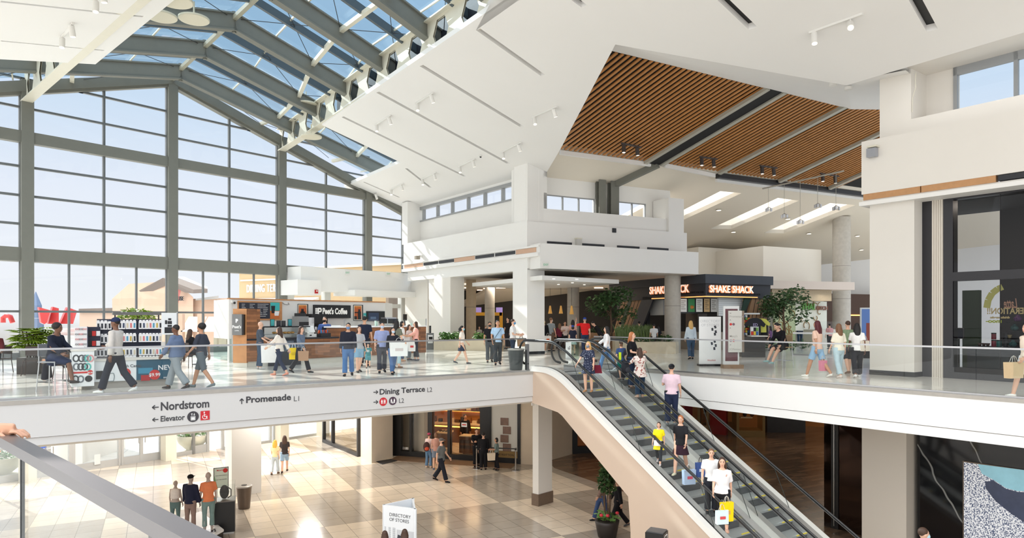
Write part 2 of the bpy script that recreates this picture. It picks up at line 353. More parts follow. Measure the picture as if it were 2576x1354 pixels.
# bulkhead and windows under the right part of the gable
mb = MB(); mb.lb(GW,sp[4]+.3,sp[-1]+2.2,-1.5,-.1,8.2,9.5); mb.lb(GW,sp[4]-.15,sp[4]+1.3,-1.9,-.1,7.95,8.75); mb.lb(GW,sp[4]+3.4,sp[-1]+2.2,-2.1,-.1,8.0,8.32)
o = mb.build('wall_bulkhead', WHITE); struct(o,'white bulkhead below the right part of the gable window','bulkhead')
mb = MB()
for s_ in (sp[4]+.5,sp[4]+2.9,sp[5],sp[-1]-.3): mb.lb(GW,s_-.2,s_+.2,-.25,.1,5,8.3)
mb.lb(GW,sp[4],sp[-1],-.12,.1,7.35,7.6); mb.lb(GW,sp[4],sp[-1],-.12,.1,5,6.1)
o = mb.build('window_10', mat('pale_frame',(205,205,200),.5)); struct(o,'pale framed windows behind the coffee bar','window')
MB().add([GW.p(sp[4],0,5),GW.p(sp[-1],0,5),GW.p(sp[-1],0,8.3),GW.p(sp[4],0,8.3)],[(0,1,2,3)]).build('glass', GLZ, o)
# ---- glazed roof
eR = [Vector((-12.70+.7233*(1.585+2.96*i),37.4-(1.585+2.96*i),17.1)) for i in range(9)]
kn = []; eL = []
lA, lD = Vector((-20.2,28.33)), Vector((4.3,-4.03))
for i, e_ in enumerate(eR):
    t = 4.45-.24*i; kn.append(Vector((e_.x-.828*t,e_.y-t,18.35-.03*i)))
    # left eave: where the rafter plane meets the left beam
    dx, dy = -.828, -1.; ax, ay = e_.x-lA.x, e_.y-lA.y
    det = dx*(-lD.y)+dy*lD.x; k = (-ax*(-lD.y)-lD.x*ay)/det if abs(det) > 1e-6 else 8
    k2 = Vector((e_.x+dx*k, e_.y+dy*k, 17.1)); eL.append(k2)
wall_k = GW.p(apex,-.1,18.365); wall_R = GW.p(sp[4],-.1,17.2); wall_L = GW.p(sp[2],-.1,17.2)
low = [e_+Vector((.828,1,-.285))*(6.2,5.4,3.4,2.4,2.4,2.4,2.4,2.4,2.4)[i] for i, e_ in enumerate(eR)]
lowL = [e_-Vector((.828,1,.285))*5 for e_ in eL]
for i in range(7):
    r = thing('roof_rafter', ['grey green roof rafter %s' % x for x in ('nearest the gable window','second from the gable window','third from the gable window','fourth from the gable window','fifth from the gable window','sixth from the gable window','seventh from the gable window')][i], 'roof beam', kind='structure', group='bent rafters of the glazed roof')
    for a, b in ((kn[i],low[i]),(kn[i],lowL[i])):
        a2 = a-Vector((0,0,.34)); b2 = b-Vector((0,0,.34)); MB().ibeam(a2,b2,.3,.68,.06,.16).build('rafter_arm', STEEL, r)
    MB().box(kn[i].x-.06,kn[i].x+.06,kn[i].y-.06,kn[i].y+.06,kn[i].z-.75,kn[i].z+.06).build('knee_plate', STEEL, r)
K_ = [wall_k]+kn; R_ = [GW.p(sp[5]+1,-.1,15.2)]+low; L_ = [GW.p(sp[1],-.1,14.8)]+lowL; E_ = [wall_R]+eR; W_ = [wall_L]+eL
sec = MB(); pur = MB(); bars = MB(); rods = MB(); gl = MB()
for i in range(7):
    for A, B in ((K_,R_),(K_,L_)):
        a0, b0, a1, b1 = A[i], B[i], A[i+1], B[i+1]; up_ = Vector((0,0,.1))
        gl.add([a0+up_,b0+up_,b1+up_,a1+up_],[(0,1,2,3)])
        m0, m1 = (a0+a1)/2, (b0+b1)/2
        if (i > 0 or A is K_): sec.bar(m0-Vector((0,0,.05)),m1-Vector((0,0,.05)),.12,.3)
        for f in (.0,.36,.72): pur.bar(a0.lerp(b0,f)-Vector((0,0,.2)),a1.lerp(b1,f)-Vector((0,0,.2)),.16,.16)
        for f in (.18,.54,.88): bars.bar(a0.lerp(b0,f)+Vector((0,0,.02)),a1.lerp(b1,f)+Vector((0,0,.02)),.05,.07)
        for f0, f1 in ((.02,.36),(.36,.7)):
            rods.tube([a0.lerp(b0,f0)-Vector((0,0,.12)),a1.lerp(b1,f1)-Vector((0,0,.12))],.014,5); rods.tube([a1.lerp(b1,f0)-Vector((0,0,.12)),a0.lerp(b0,f1)-Vector((0,0,.12))],.014,5)
rf = thing('glazed_roof','blue tinted glass roof with glazing bars and bracing rods over the atrium','glass roof',kind='structure')
gl.build('glass', GLR, rf); sec.build('secondary_rafter', BLUEG, rf); pur.build('purlin', BEIGE, rf); bars.build('glazing_bar', BEIGE, rf); rods.build('bracing_rod', DARK, rf)
def castellated(name, a, b, z0, z1, lab, mt):
    """beam whose web is cut by a row of upright six-sided holes"""
    L = Ln(a[0],a[1],b[0]-a[0],b[1]-a[1]); ln = (Vector(b)-Vector(a)).length; n = int(ln/1.83); pitch = ln/n; hw = .52; mb = MB(); h = z1-z0
    zs = [z0+.06,z0+.2,z0+h/2,z1-.2,z1-.06]
    for o_ in (-.03,.03):
        for k in range(n):
            c = (k+.5)*pitch; lft, rgt = k*pitch, (k+1)*pitch
            P = lambda s_, z: L.p(s_,o_,z)
            wA = [hw*.5,hw*.5,hw,hw*.5,hw*.5]
            mb.add([P(lft,z0),P(c-hw*.5,z0+.1),P(c-hw,z0+h/2),P(c-hw*.5,z1-.1),P(lft,z1)],[(0,1,2,3,4)])
            mb.add([P(rgt,z0),P(c+hw*.5,z0+.1),P(c+hw,z0+h/2),P(c+hw*.5,z1-.1),P(rgt,z1)],[(4,3,2,1,0)])
            mb.add([P(lft,z0),P(rgt,z0),P(c+hw*.5,z0+.1),P(c-hw*.5,z0+.1)],[(0,1,2,3)]); mb.add([P(lft,z1),P(rgt,z1),P(c+hw*.5,z1-.1),P(c-hw*.5,z1-.1)],[(0,1,2,3)])
    mb.lb(L,0,ln,-.2,.2,z0-.05,z0); mb.lb(L,0,ln,-.2,.2,z1,z1+.05)
    o = mb.build(name, mt); return struct(o, lab, 'beam')
bR0, bR1 = (-12.70,37.4), (-12.70+.7233*27,37.4-27)
castellated('eave_beam', bR0, bR1, 15.86, 17.0, 'cream beam with six-sided holes along the right eave of the glass roof', BEIGE)
castellated('eave_beam', (-20.2,28.33), (-20.2+4.3*4.6,28.33-4.03*4.6), 15.68, 16.95, 'cream beam with six-sided holes along the left eave of the glass roof', BEIGE)
# dark panel standing in for loft shade behind the right eave beam
lw = Ln(-12.70+.7233*5.4+.5,37.4-5.4+.36,.7233,-1); o = MB().lb(lw,0,27,0,.1,15.9,17.6).build('wall_loft_shade', mat('loft_shade_navy',(34,38,48),.6)); struct(o,'dark panel standing for loft shade behind the holes of the right eave beam','wall')
# ---- white sloping ceilings
def zc(x, y): return 18.36-.1787*x-.132*y
cp = lambda px, py: onpl(px,py,-.1787,-.132,18.36)
eA, eB = cp(810,315).xy, cp(1181,60).xy
outer = [xy(eB+(eB-eA)*1.15),xy(eA),xy(cp(1008,409)),xy(cp(866,470)),xy(cp(1008,540)),xy(cp(1310,459)),xy(cp(1370,443)),xy(cp(1410,375)),xy(cp(1548,112)),xy(cp(2130,215)),xy(cp(2212,190)),xy(cp(2700,45)),(20,4)]
def slot(a, b, wdt):
    A = cp(*a).xy; B = cp(*b).xy; d = (B-A).normalized(); n = Vector((-d.y,d.x))*wdt/2
    return [xy(A-n),xy(B-n),xy(B+n),xy(A+n)]
gs = [slot((862,294),(1170,444),.2), slot((950,232),(1280,412),.2), slot((1060,165),(1313,319),.2), slot((1203,74),(1366,190),.2), slot((915,458),(1005,497),.16), slot((1022,424),(1083,472),.16)]
dk_ = [slot((1300,-110),(1470,16),.22), slot((1690,-125),(1894,71),.26), slot((2240,-115),(2345,76),.26)]
o = slab(outer, gs+dk_, zc, .17).build('ceiling_right', CEIL); struct(o,'white sloping ceiling on the right of the glass roof','ceiling')
SLG = mat('cove_grey', (176,175,168), .7); mb = MB(); mk = MB()
for lst, m_ in ((gs,mb),(dk_,mk)):
    for q in lst:
        c_ = sum((Vector(p) for p in q),Vector((0,0)))/4; qq = [c_+(Vector(p)-c_)*1.0 for p in q]
        d_ = (Vector(q[1])-Vector(q[0])).normalized(); n_ = (Vector(q[3])-Vector(q[0])).normalized()
        qq = [Vector(q[0])-d_*.1-n_*.1,Vector(q[1])+d_*.1-n_*.1,Vector(q[2])+d_*.1+n_*.1,Vector(q[3])-d_*.1+n_*.1]
        b_ = [(p.x,p.y,zc(p.x,p.y)+.175) for p in qq]; m_.hexa(b_,[(p[0],p[1],p[2]+.05) for p in b_])
o = mb.build('ceiling_cove', SLG); struct(o,'grey backs of the light coves in the white ceiling','cove')
o = mk.build('ceiling_slot', BLACK); struct(o,'black slots in the white ceiling','slot')
L_d = Vector((4.3,-4.03)).normalized(); L_n = Vector((-L_d.y,L_d.x))*-1     # towards the left
q1 = at(240,163,24.5).xy
def zl(x, y): return 15.82-.22*((Vector((x,y))-q1).dot(Vector((L_d.y,-L_d.x))))
def lp(px, py):                                                    # point of the left ceiling plane at a pixel
    g = Vector((L_d.y,-L_d.x)); c0 = 15.82+.22*q1.dot(g); return onpl(px,py,-.22*g.x,-.22*g.y,c0)
outl = [xy(q1), xy(lp(-60,146)), xy(lp(-500,120)), (-30,6), xy(q1+L_d*17)]
def lslot(a, b, wdt):
    A = lp(*a).xy; B = lp(*b).xy; d = (B-A).normalized(); n = Vector((-d.y,d.x))*wdt/2
    return [xy(A-n),xy(B-n),xy(B+n),xy(A+n)]
lsl = [lslot((2,103),(262,127),.09), lslot((2,4),(360,42),.12)]
o = slab(outl, lsl, zl, .12).build('ceiling_left', CEIL); struct(o,'white sloping ceiling panel on the left of the glass roof','ceiling')
mb = MB()
for q in lsl:
    b_ = [(p[0],p[1],zl(*p)+.13) for p in q]; mb.hexa(b_,[(p[0],p[1],p[2]+.05) for p in b_])
o = mb.build('ceiling_cove', SLG); struct(o,'grey cove lines in the left ceiling panel','cove')
# ================================================================== FOOD-COURT BUILDING IN THE MIDDLE
STRIPW = mat('oak_strip', (186,138,92), .45, noise=.15, scale=8); STRIPP = mat('pale_oak_strip', (208,170,142), .5, noise=.1, scale=8)
VENT = mat('vent_black', (26,27,32), .4)
L = CBL; sF = L.s(1015)
mb = MB()
zt = 11.3
mb.lb(L,sF,0,0,.4,10.02,zt)                                     # upper part of the left face
mb.lb(L,sF,.99,-.02,.4,9.72,10.02); mb.lb(L,sF,.99,-.1,.4,9.98,10.06); mb.lb(L,sF,.99,-.14,.4,9.55,9.72)
mb.lb(L,L.s(1025),0,.02,.5,8.98,9.55)
mb.lb(L,sF,0,1.0,1.2,zt-.3,12.72); mb.lb(L,sF-.5,0,1.0,1.2,13.5,14.3); mb.lb(L,sF,0,.4,1.1,zt-.3,zt-.02)
mb.lb(L,-1.05,0,.02,1.2,zt,14.2); mb.lb(L,sF-.4,sF+.35,.1,1.2,zt,13.9)
o = mb.build('wall_left_face', WHITE); struct(o,'white upper wall of the food-court building facing the window','wall')
mb = MB(); mv = MB()
def strip(a, b, m): m.lb(L,L.s(a),L.s(b),-.035,0,9.76,9.97)
for a, b in ((1018,1065),(1144,1195),(1299,1350)): strip(a,b,mb)
for a, b in ((1067,1103),(1105,1143),(1197,1244),(1247,1297)): mv.lb(L,L.s(a),L.s(b),-.04,0,9.79,9.95)
o = mb.build('trim_oak_strip', STRIPP); struct(o,'pale oak strips in the band along the left face','trim')
o = mv.build('trim_vent_slots', VENT); struct(o,'black slot vents in the band along the left face','vent')
pxs = [1032,1065,1100,1137,1177,1219,1264,1308]; wm = MB(); gl = MB(); L1 = L.off(1.0)
for i in range(7):
    a, b = L1.s(pxs[i]), L1.s(pxs[i+1])
    wm.lb(L1,a-.05,a+.05,-.05,.15,12.72,13.5)
    gl.add([L1.p(a,.08,12.72),L1.p(b,.08,12.72),L1.p(b,.08,13.5),L1.p(a,.08,13.5)],[(0,1,2,3)])
wm.lb(L1,L1.s(1030),0,-.06,.15,12.7,12.78); wm.lb(L1,L1.s(1030),0,-.06,.15,13.44,13.62)
fr = wm.build('window_20', mat('window_grey',(150,152,153),.4)); struct(fr,'row of seven clerestory panes under the white ceiling','window'); gl.build('glass', GLZ, fr)
# lower-left corner by the gable window: beige wall and two square piers
mb = MB(); mb.lb(L,L.s(1019,.6),L.s(1076,.6),.6,.9,5,9.0); mb.lb(L,L.s(1074),L.s(1092),.12,.9,5,9)
o = mb.build('wall_left_end', WARM); struct(o,'beige wall panels at the far end of the food-court building','wall')
def pier(Lx, p0, p1, dep, z0, z1, lab, m, base=None, nm='column'):
    a, b = Lx.s(p0), Lx.s(p1); o = MB().lb(Lx,a,b,0,dep,z0,z1).build(nm, m); struct(o,lab,'column')
    if base: MB().lb(Lx,a-.015,b+.015,-.015,dep+.015,z0,z0+base).build('plinth', DARK, o)
    return o
pier(L,1092,1133,.9,5,8.98,'white square column by the brown coffee bar end',WARM)
a0 = L.s(1290); o = MB().lb(L,a0,0,0,1.05,5,9.05).build('column', WHITE); struct(o,'white square corner column beside the escalator landing','column')
MB().lb(L,a0-.012,.012,-.012,1.06,5,5.13).build('plinth', BLACK, o)
# ---- right face
Rr = CBR; BR = Ln(1.29,31.27,1.929,1); e1 = Rr.s(1728); e2 = BR.s(1757)
mb = MB()
mb.lb(BR,0,e2,0,1.2,9.0,10.15)                                   # projecting band
mb.lb(Rr,0,e1,0,.5,10.1,11.27)
mb.lb(Rr,0,Rr.s(1683,.15),.15,1.3,11.2,11.96); mb.lb(Rr,Rr.s(1683),Rr.s(1721),.02,1.3,11.2,13.07)
mb.lb(Rr,0,Rr.s(1357,.1),.1,1.4,11.2,14.4)
R2 = Rr.off(1.35); w1, w2, w3, w4 = R2.s(1375),R2.s(1497),R2.s(1557),R2.s(1625)
zA, zB = 12.13, 12.9
mb.lb(R2,0,e1,0,.25,11.2,zA); mb.lb(R2,0,w1,0,.25,zA,14.6); mb.lb(R2,w2,w3,0,.25,zA,14.6); mb.lb(R2,w4,e1,0,.25,zA,14.6); mb.lb(R2,w1,w4,0,.25,zB,14.6)
o = mb.build('wall_right_face', WHITE); struct(o,'white stepped upper walls of the food-court building facing the escalators','wall')
for k, (a, b, n, lab) in enumerate(((w1,w2,3,'three-pane clerestory window left of the steel posts'),(w3,w4,2,'two-pane clerestory window right of the steel posts'))):
    m_ = MB(); g_ = MB()
    for i in range(n+1): s_ = a+(b-a)*i/n; m_.lb(R2,s_-.035,s_+.035,.03,.12,zA,zB)
    m_.lb(R2,a,b,.03,.12,zA,zA+.05); m_.lb(R2,a,b,.03,.12,zB-.05,zB)
    fr = m_.build('window_%d' % (21+k), mat('window_grey',(150,152,153),.4)); struct(fr,lab,'window')
    g_.add([R2.p(a,.1,zA),R2.p(b,.1,zA),R2.p(b,.1,zB),R2.p(a,.1,zB)],[(0,1,2,3)]).build('glass', GLZ, fr)
mv = MB()
for a, b in ((1376,1438),(1462,1520),(1552,1608),(1628,1681)): mv.lb(Rr,Rr.s(a),Rr.s(b),-.03,.02,10.15,10.38)
o = mv.build('trim_vent_slots', VENT); struct(o,'black slot vents above the projecting white band','vent')
def wp(x, y): return 21.9+.1275*x-.246*y
for p, q in ((1507,1524),(1537,1557)):
    o = MB(); a, b = R2.s(p,-.4), R2.s(q,-.4); zz = wp(*R2.p(a,-.4))
    o.lb(R2,a,b,-.42,-.37,11.9,zz); o.lb(R2,a,b,-.14,-.09,11.9,zz); o.lb(R2,(a+b)/2-.03,(a+b)/2+.03,-.37,-.14,11.9,zz)
    struct(o.build('column', STEEL),'grey green steel post %s the clerestory windows' % ('to the left between' if p == 1507 else 'under the sloping beam between'),'column')
# canopy slab over the way into the food court
cz = 8.66; ca = at(1364,693,31.2); cr = onz(1557,704,ca.z); cl = onz(1188,712,ca.z)
cb = [xy(cl),xy(ca),xy(cr),xy(cr+Vector((-1.6,4,0))),xy(cl+Vector((3,3.4,0)))]
o = MB().prism(cb,ca.z-.2,ca.z).build('ceiling_canopy', WHITE); struct(o,'thin white canopy slab above the food-court entrance','canopy')
EMW = mat('warm_lamp', (255,236,205), .5, emit=9.)
def downlight(p, r=.07, lab='', grp='', power=0, nrm=None):
    t = thing('ceiling_downlight', lab, 'downlight', p, 0, grp)
    MB().lathe((0,0,-.012),[(r*1.3,0),(r*1.3,.014)],14).build('ring', WHITE, t); MB().lathe((0,0,-.02),[(r,0),(r,.02)],14).build('lens', EMW, t)
    if power: lamp('SPOT',(0,0,-.05),power,(1,.86,.7),.06,t,2.4)
    return t
for i, (x, y) in enumerate(((1393,701),(1451,702),(1405,715),(1440,711),(1470,716))):
    p = onz(x,y,ca.z-.2); downlight(p,.06,['round downlight in the white canopy, near its corner','round downlight in the white canopy, second along its front edge','round downlight in the white canopy, nearest the corner column','round downlight in the white canopy, in the middle','round downlight in the white canopy, towards its right end'][i],'downlights in the canopy',25)
# ---- ceilings and dark back wall of the food court under the building
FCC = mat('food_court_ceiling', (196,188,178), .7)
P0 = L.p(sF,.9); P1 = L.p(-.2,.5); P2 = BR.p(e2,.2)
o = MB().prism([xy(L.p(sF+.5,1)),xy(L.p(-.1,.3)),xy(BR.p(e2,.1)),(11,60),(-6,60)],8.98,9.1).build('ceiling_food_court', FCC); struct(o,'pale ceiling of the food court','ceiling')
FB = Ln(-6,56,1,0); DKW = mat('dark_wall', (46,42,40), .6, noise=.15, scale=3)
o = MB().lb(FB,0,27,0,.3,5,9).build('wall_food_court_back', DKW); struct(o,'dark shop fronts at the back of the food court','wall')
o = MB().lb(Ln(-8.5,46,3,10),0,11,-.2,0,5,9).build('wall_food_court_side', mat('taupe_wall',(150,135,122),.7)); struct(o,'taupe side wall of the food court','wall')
def roundcol(px, wpx, Y, z1, lab, m, seam=True, z0=5):
    p = at(px,800,Y); r = wpx/2/F*Y; o = MB().lathe((p.x,p.y,0),[(r,z0),(r,z1)],28).build('column', m, smooth=40); struct(o,lab,'column')
    if seam:
        for z in ((z0+2.35,) if z1 < 10 else (8.0,10.2)): MB().lathe((p.x,p.y,0),[(r*1.005,z),(r*1.005,z+.025)],28).build('joint', mat('joint_grey',(140,134,126),.8), o, smooth=40)
    return o
roundcol(1185,25,40.5,9,'warm lit round column left in the food-court entrance',mat('warm_concrete',(205,186,158),.7,noise=.1,scale=5))
roundcol(1232,25,45,9,'round grey column deeper in the food court',CONC)
roundcol(1442,30,40,9,'round concrete column behind the queue',CONC)
roundcol(1692,40,36.6,9.02,'round concrete column under the right end of the white band',CONC)
roundcol(2117,42,46,13.5,'tall round concrete column near the Thai counter',CONC)
# ---- sloping roof of the food hall: oak slats near, white with skylights beyond
wpp = lambda px, py: onpl(px,py,.1275,-.246,21.9)
W2 = Vector((1.929,1)).normalized(); D2 = Vector((-.7385,1)).normalized()
N0 = wpp(1540,130).xy-W2*.6; NT = wpp(1540,130).xy-W2*.6; N1 = wpp(2141,275).xy+W2*9; F0 = wpp(1410,375).xy; F1 = wpp(2185,485).xy+W2*6
Fd = (F1-F0).normalized()
def cross2(p, d, q, g):
    det = d.x*(-g.y)+d.y*g.x; ax, ay = q.x-p.x, q.y-p.y; return (ax*(-g.y)+ay*g.x)/det
SLAT = mat('oak_slat', (183,124,66), .5, noise=.25, scale=2.5)
BACKK = mat('black_felt', (14,13,13), .8)
mb = MB(); n = int((N1-N0).length/.27)
for i in range(n):
    p = N0+W2*(.27*i); t = cross2(p,D2,F0,Fd); q = p+D2*t
    if (q-F0).dot(Fd) < 0:                                           # slats left of the corner stop at the white ceiling
        t = cross2(p,D2,F0,(NT-F0).normalized())
    if t < .3: continue
    q = p+D2*t; a = Vector((p.x,p.y,wp(p.x,p.y))); b = Vector((q.x,q.y,wp(q.x,q.y))); mb.bar(a,b,.12,.05)
sl = mb.build('ceiling_slats', SLAT); struct(sl,'sloping ceiling of oak slats with black gaps','ceiling')
bk = [NT-D2*.3,N1-D2*.3,F1,F0]
MB().hexa([(p.x,p.y,wp(p.x,p.y)+.2) for p in bk],[(p.x,p.y,wp(p.x,p.y)+.34) for p in bk]).build('backing', BACKK, sl)
PALE = mat('pale_grey_steel', (172,168,155), .5)
def beam_at(px, py, wdt, hgt, m, dz, lab, off=0, nm='beam'):
    p = wpp(px,py).xy+W2*off; t0 = -cross2(p,-D2,N0,W2) if False else cross2(p,-D2,N0,W2); t1 = cross2(p,D2,F0,Fd)
    a = p-D2*t0; b = p+D2*t1; o = MB().bar(Vector((a.x,a.y,wp(a.x,a.y)+dz)),Vector((b.x,b.y,wp(b.x,b.y)+dz)),wdt,hgt).build(nm, m); return struct(o,lab,'beam')
beam_at(1645,407,.75,.1,BACKK,-.07,'black open groove between the oak slats')
beam_at(1645,407,.22,.14,PALE,-.1,'pale strip left of the black groove',-.5); beam_at(1645,407,.22,.14,PALE,-.1,'pale strip right of the black groove',.5)
beam_at(1800,436,.26,.16,PALE,-.1,'pale beam across the oak slats, right of the groove')
beam_at(1955,455,.26,.16,PALE,-.1,'pale beam across the oak slats, third from the left')
beam_at(2100,464,.26,.16,PALE,-.1,'pale beam across the oak slats, rightmost')
p = wpp(1655,408).xy; q = R2.p(R2.s(1547,-.3),-.25); o = MB().bar((p.x,p.y,wp(p.x,p.y)-.12),(q.x,q.y,wp(q.x,q.y)-.12),.26,.3).build('beam', STEEL); struct(o,'grey green sloping beam from the oak ceiling to a steel post','beam')
# band between the white ceiling edge and the slats
b0, b1 = cp(1548,112), cp(2130,215); b2, b3 = wpp(2141,275), wpp(1540,130)
v = [b0+Vector((-.3,0,.12)), b1+Vector((0,0,.12)), cp(2212,190)+Vector((.6,-.3,.05)), Vector((b2.x+4,b2.y-1.0,b2.z-.35)), b2, b3+Vector((-1,-.5,.05))]
o = MB().add([tuple(x) for x in v]+[(x.x,x.y,x.z+.1) for x in v],[(0,1,4,5),(1,2,3,4),(6,11,10,7),(7,10,9,8)]).build('ceiling_soffit', CEIL); struct(o,'plain white soffit between the ceiling edge and the oak slats','ceiling')
# unseen walls added above the edge of the white ceiling to block stray sun
mb = MB(); ed = [cp(1310,459),cp(1370,443),cp(1410,375),cp(1548,112),cp(2130,215),cp(2212,190)]
for a, b in zip(ed,ed[1:]):
    n_ = Vector((-(b-a).y,(b-a).x,0)).normalized()*.12; a, b = a-n_*.5 if False else a+Vector((0,0,.1)), b+Vector((0,0,.1)); sgn_ = -1 if True else 1
    mb.hexa([a-n_,b-n_,b-n_*1.8,a-n_*1.8],[Vector((q.x,q.y,17.2)) for q in (a-n_,b-n_,b-n_*1.8,a-n_*1.8)])
o = mb.build('wall_light_block', WARM); struct(o,'unseen added light-blocking wall above the edge of the white ceiling','wall')
# white far part with three skylights
Fo0 = F0-Fd*1.5; Fo1 = F1+Fd*3
FARC = mat('far_ceiling', (228,219,203), .65)
def far_at(px, py): return xy(wpp(px,py))
sky = [[far_at(1786,577),far_at(1840,577),far_at(2010,506),far_at(1957,499)],[far_at(1921,587),far_at(1972,588),far_at(2152,517),far_at(2088,512)],[far_at(1640,570),far_at(1706,560),far_at(1866,487),far_at(1812,482)]]
ofr = [xy(Fo0),xy(Fo1),xy(Fo1+D2*26),xy(Rr.p(e1,1.6)+D2*24),xy(Rr.p(e1+.4,1.4)),xy(R2.p(0,.1))]
Fo0 = F0+Fd*.05
o = slab([xy(Fo0),xy(Fo1+Fd*22),xy(Fo1+Fd*22+D2*27),xy(Rr.p(e1,1.6)+D2*24),xy(Rr.p(e1+.2,1.6)),xy(R2.p(0,.1))], sky, lambda x,y: wp(x,y)+.02, .25).build('ceiling_far', FARC); struct(o,'white sloping far ceiling with three long skylights','ceiling')
mb = MB()
for q in sky:
    for i in range(4):
        a, b = q[i], q[(i+1)%4]; A = Vector((a[0],a[1],wp(*a)+.02)); B = Vector((b[0],b[1],wp(*b)+.02)); mb.quad(A,B,B+Vector((0,0,1.1)),A+Vector((0,0,1.1)))
o = mb.build('trim_skylight_shafts', mat('skylight_white',(245,238,225),.6)); struct(o,'white shafts around the three skylights','trim')
mb = MB(); a = Fo0+W2*0; A = wpp(1805,437); B = wpp(2185,487); dd = (B-A).normalized()
mb.bar(A-Vector((0,0,.12)),B+dd*4-Vector((0,0,.12)),.3,.24); o = mb.build('trim_black_edge', DARK); struct(o,'black edge trim along the end of the oak slats','trim')
mb = MB(); mb.bar(A+Vector((.0,.25,-.3)),B+dd*4+Vector((0,.25,-.3)),.18,.14); mb.bar(wpp(1409,377)-Vector((0,0,.12)),wpp(1636,408)-Vector((0,0,.12)),.12,.2); mb.bar(wpp(1672,410)-Vector((0,0,.12)),wpp(1798,436)-Vector((0,0,.12)),.12,.2)
o = mb.build('trim_white_edge', WHITE); struct(o,'thin white edge along the end of the oak slats','trim')
# ---- far walls of the food hall
FW = Ln(6,58,1.929,1); o = MB().lb(FW,0,40,0,.3,5,12.5).build('wall_far', WHITE); struct(o,'white far wall of the food hall','wall')
def boxpx(name, px0, px1, Y0, Y1, z0, z1, m, lab, cat, dep=4):
    a = at(px0,800,Y0); b = at(px1,800,Y1); Lx = Ln(a.x,a.y,b.x-a.x,b.y-a.y); o = MB().lb(Lx,0,(b-a).xy.length,0,dep,z0,z1).build(name,m); struct(o,lab,cat); return o, Lx
zz = lambda py, Y: EYE+(HY-py)/F*Y
boxpx('wall_block', 1757,1921,47,50,8.0,zz(627,48.5),mat('cream_paint',(232,226,214),.65),'cream wall block behind the burger counter','wall',6)
boxpx('wall_block', 1920,2066,44,46.5,8.0,zz(623,45),mat('cream_paint',(232,226,214),.65),'large cream wall block above the Thai counter','wall',6)
boxpx('wall_block', 1938,2150,40.5,42.5,zz(728,41.5),zz(708,41.5),mat('beige_band',(214,200,188),.6),'beige band above the Thai counter','wall',4)
boxpx('wall_block', 1942,2092,41,42.6,zz(757,41.8),zz(729,41.8),mat('sand_panel',(178,162,136),.6,noise=.1,scale=12),'sand coloured panel below the beige band','wall',3)
boxpx('wall_block',2040,2600,57,58,5,13.2,mat('far_white',(226,226,226),.65),'white far wall behind the tall round column','wall',1)
# ---- right wing with the dark shop front
mb = MB(); t1 = RW.s(2300); U2 = Vector((1.354,1)).normalized()
mb.lb(RW,0,t1,0,.6,5.13,10.25); mb.lb(RW,-.15,40,-.2,.6,10.45,12.05); mb.lb(RW,-.15,40,-.16,.6,10.21,10.27)
sN0, sN1 = RW.s(2294,.55), RW.s(2400,1.5)
mb.lb(RW,RW.s(2213,.5),sN0,.5,1.9,12.0,14.3); mb.lb(RW,sN0,40,.5,1.9,12.0,12.15+.45); mb.lb(RW,sN0,40,1.45,1.9,12.1,14.6) if False else None
mb.lb(RW,sN0,sN1,1.5,1.9,12.1,14.6)
o = mb.build('wall_right_wing', WARM); struct(o,'white pier and upper walls of the right-hand shop front','wall')
MB().lb(RW,-.012,t1+.012,-.012,.6,5,5.14).build('plinth', BLACK, o)
mb = MB(); mb.lb(RW,-.1,RW.s(2322),-.19,0,10.27,10.45); mb.lb(RW,RW.s(2325),RW.s(2512),-.19,0,10.27,10.45)
o = mb.build('trim_oak_strip', STRIPW); struct(o,'oak strip below the upper wall of the right wing','trim')
mb = MB(); mb.lb(RW,RW.s(2518),40,-.2,0,10.29,10.43); o = mb.build('trim_vent_slots', VENT); struct(o,'black slot vent at the right end of the oak strip','vent')
mb = MB(); mb.lb(RW,sN1,40,1.5,1.56,12.6,14.2) if False else None
fm = MB(); gL = RW.off(1.5)
fm.lb(gL,sN1,sN1+.1,-.06,.06,12.55,14.2); s5 = gL.s(2557); fm.lb(gL,s5-.05,s5+.05,-.06,.06,12.55,14.2); fm.lb(gL,sN1,40,-.06,.06,13.86,14.3); fm.lb(gL,sN1,40,-.06,.06,12.5,12.62)
fr = fm.build('window_30', mat('window_grey',(150,152,153),.4)); struct(fr,'grey framed high window in the right wing','window')
MB().add([gL.p(sN1,0,12.6),gL.p(40,0,12.6),gL.p(40,0,14.2),gL.p(sN1,0,14.2)],[(0,1,2,3)]).build('glass', GLZ, fr)
zt_ = lambda p: zc(p.x,p.y)
o = MB().add([(lambda p: (p.x,p.y,z_))(RW.p(s_,o_)) for z_, s_, o_ in ((14.1,0,.0),(14.1,40,.0),(14.1,40,2),(14.1,0,2))]+[(lambda p: (p.x,p.y,z_))(RW.p(s_,o_)) for z_, s_, o_ in ((14.6,0,.0),(14.6,40,.0),(14.6,40,2),(14.6,0,2))],[(0,1,2,3),(7,6,5,4),(0,4,5,1)]).build('ceiling_right_wing', WARM); struct(o,'recessed soffit above the high window of the right wing','ceiling')
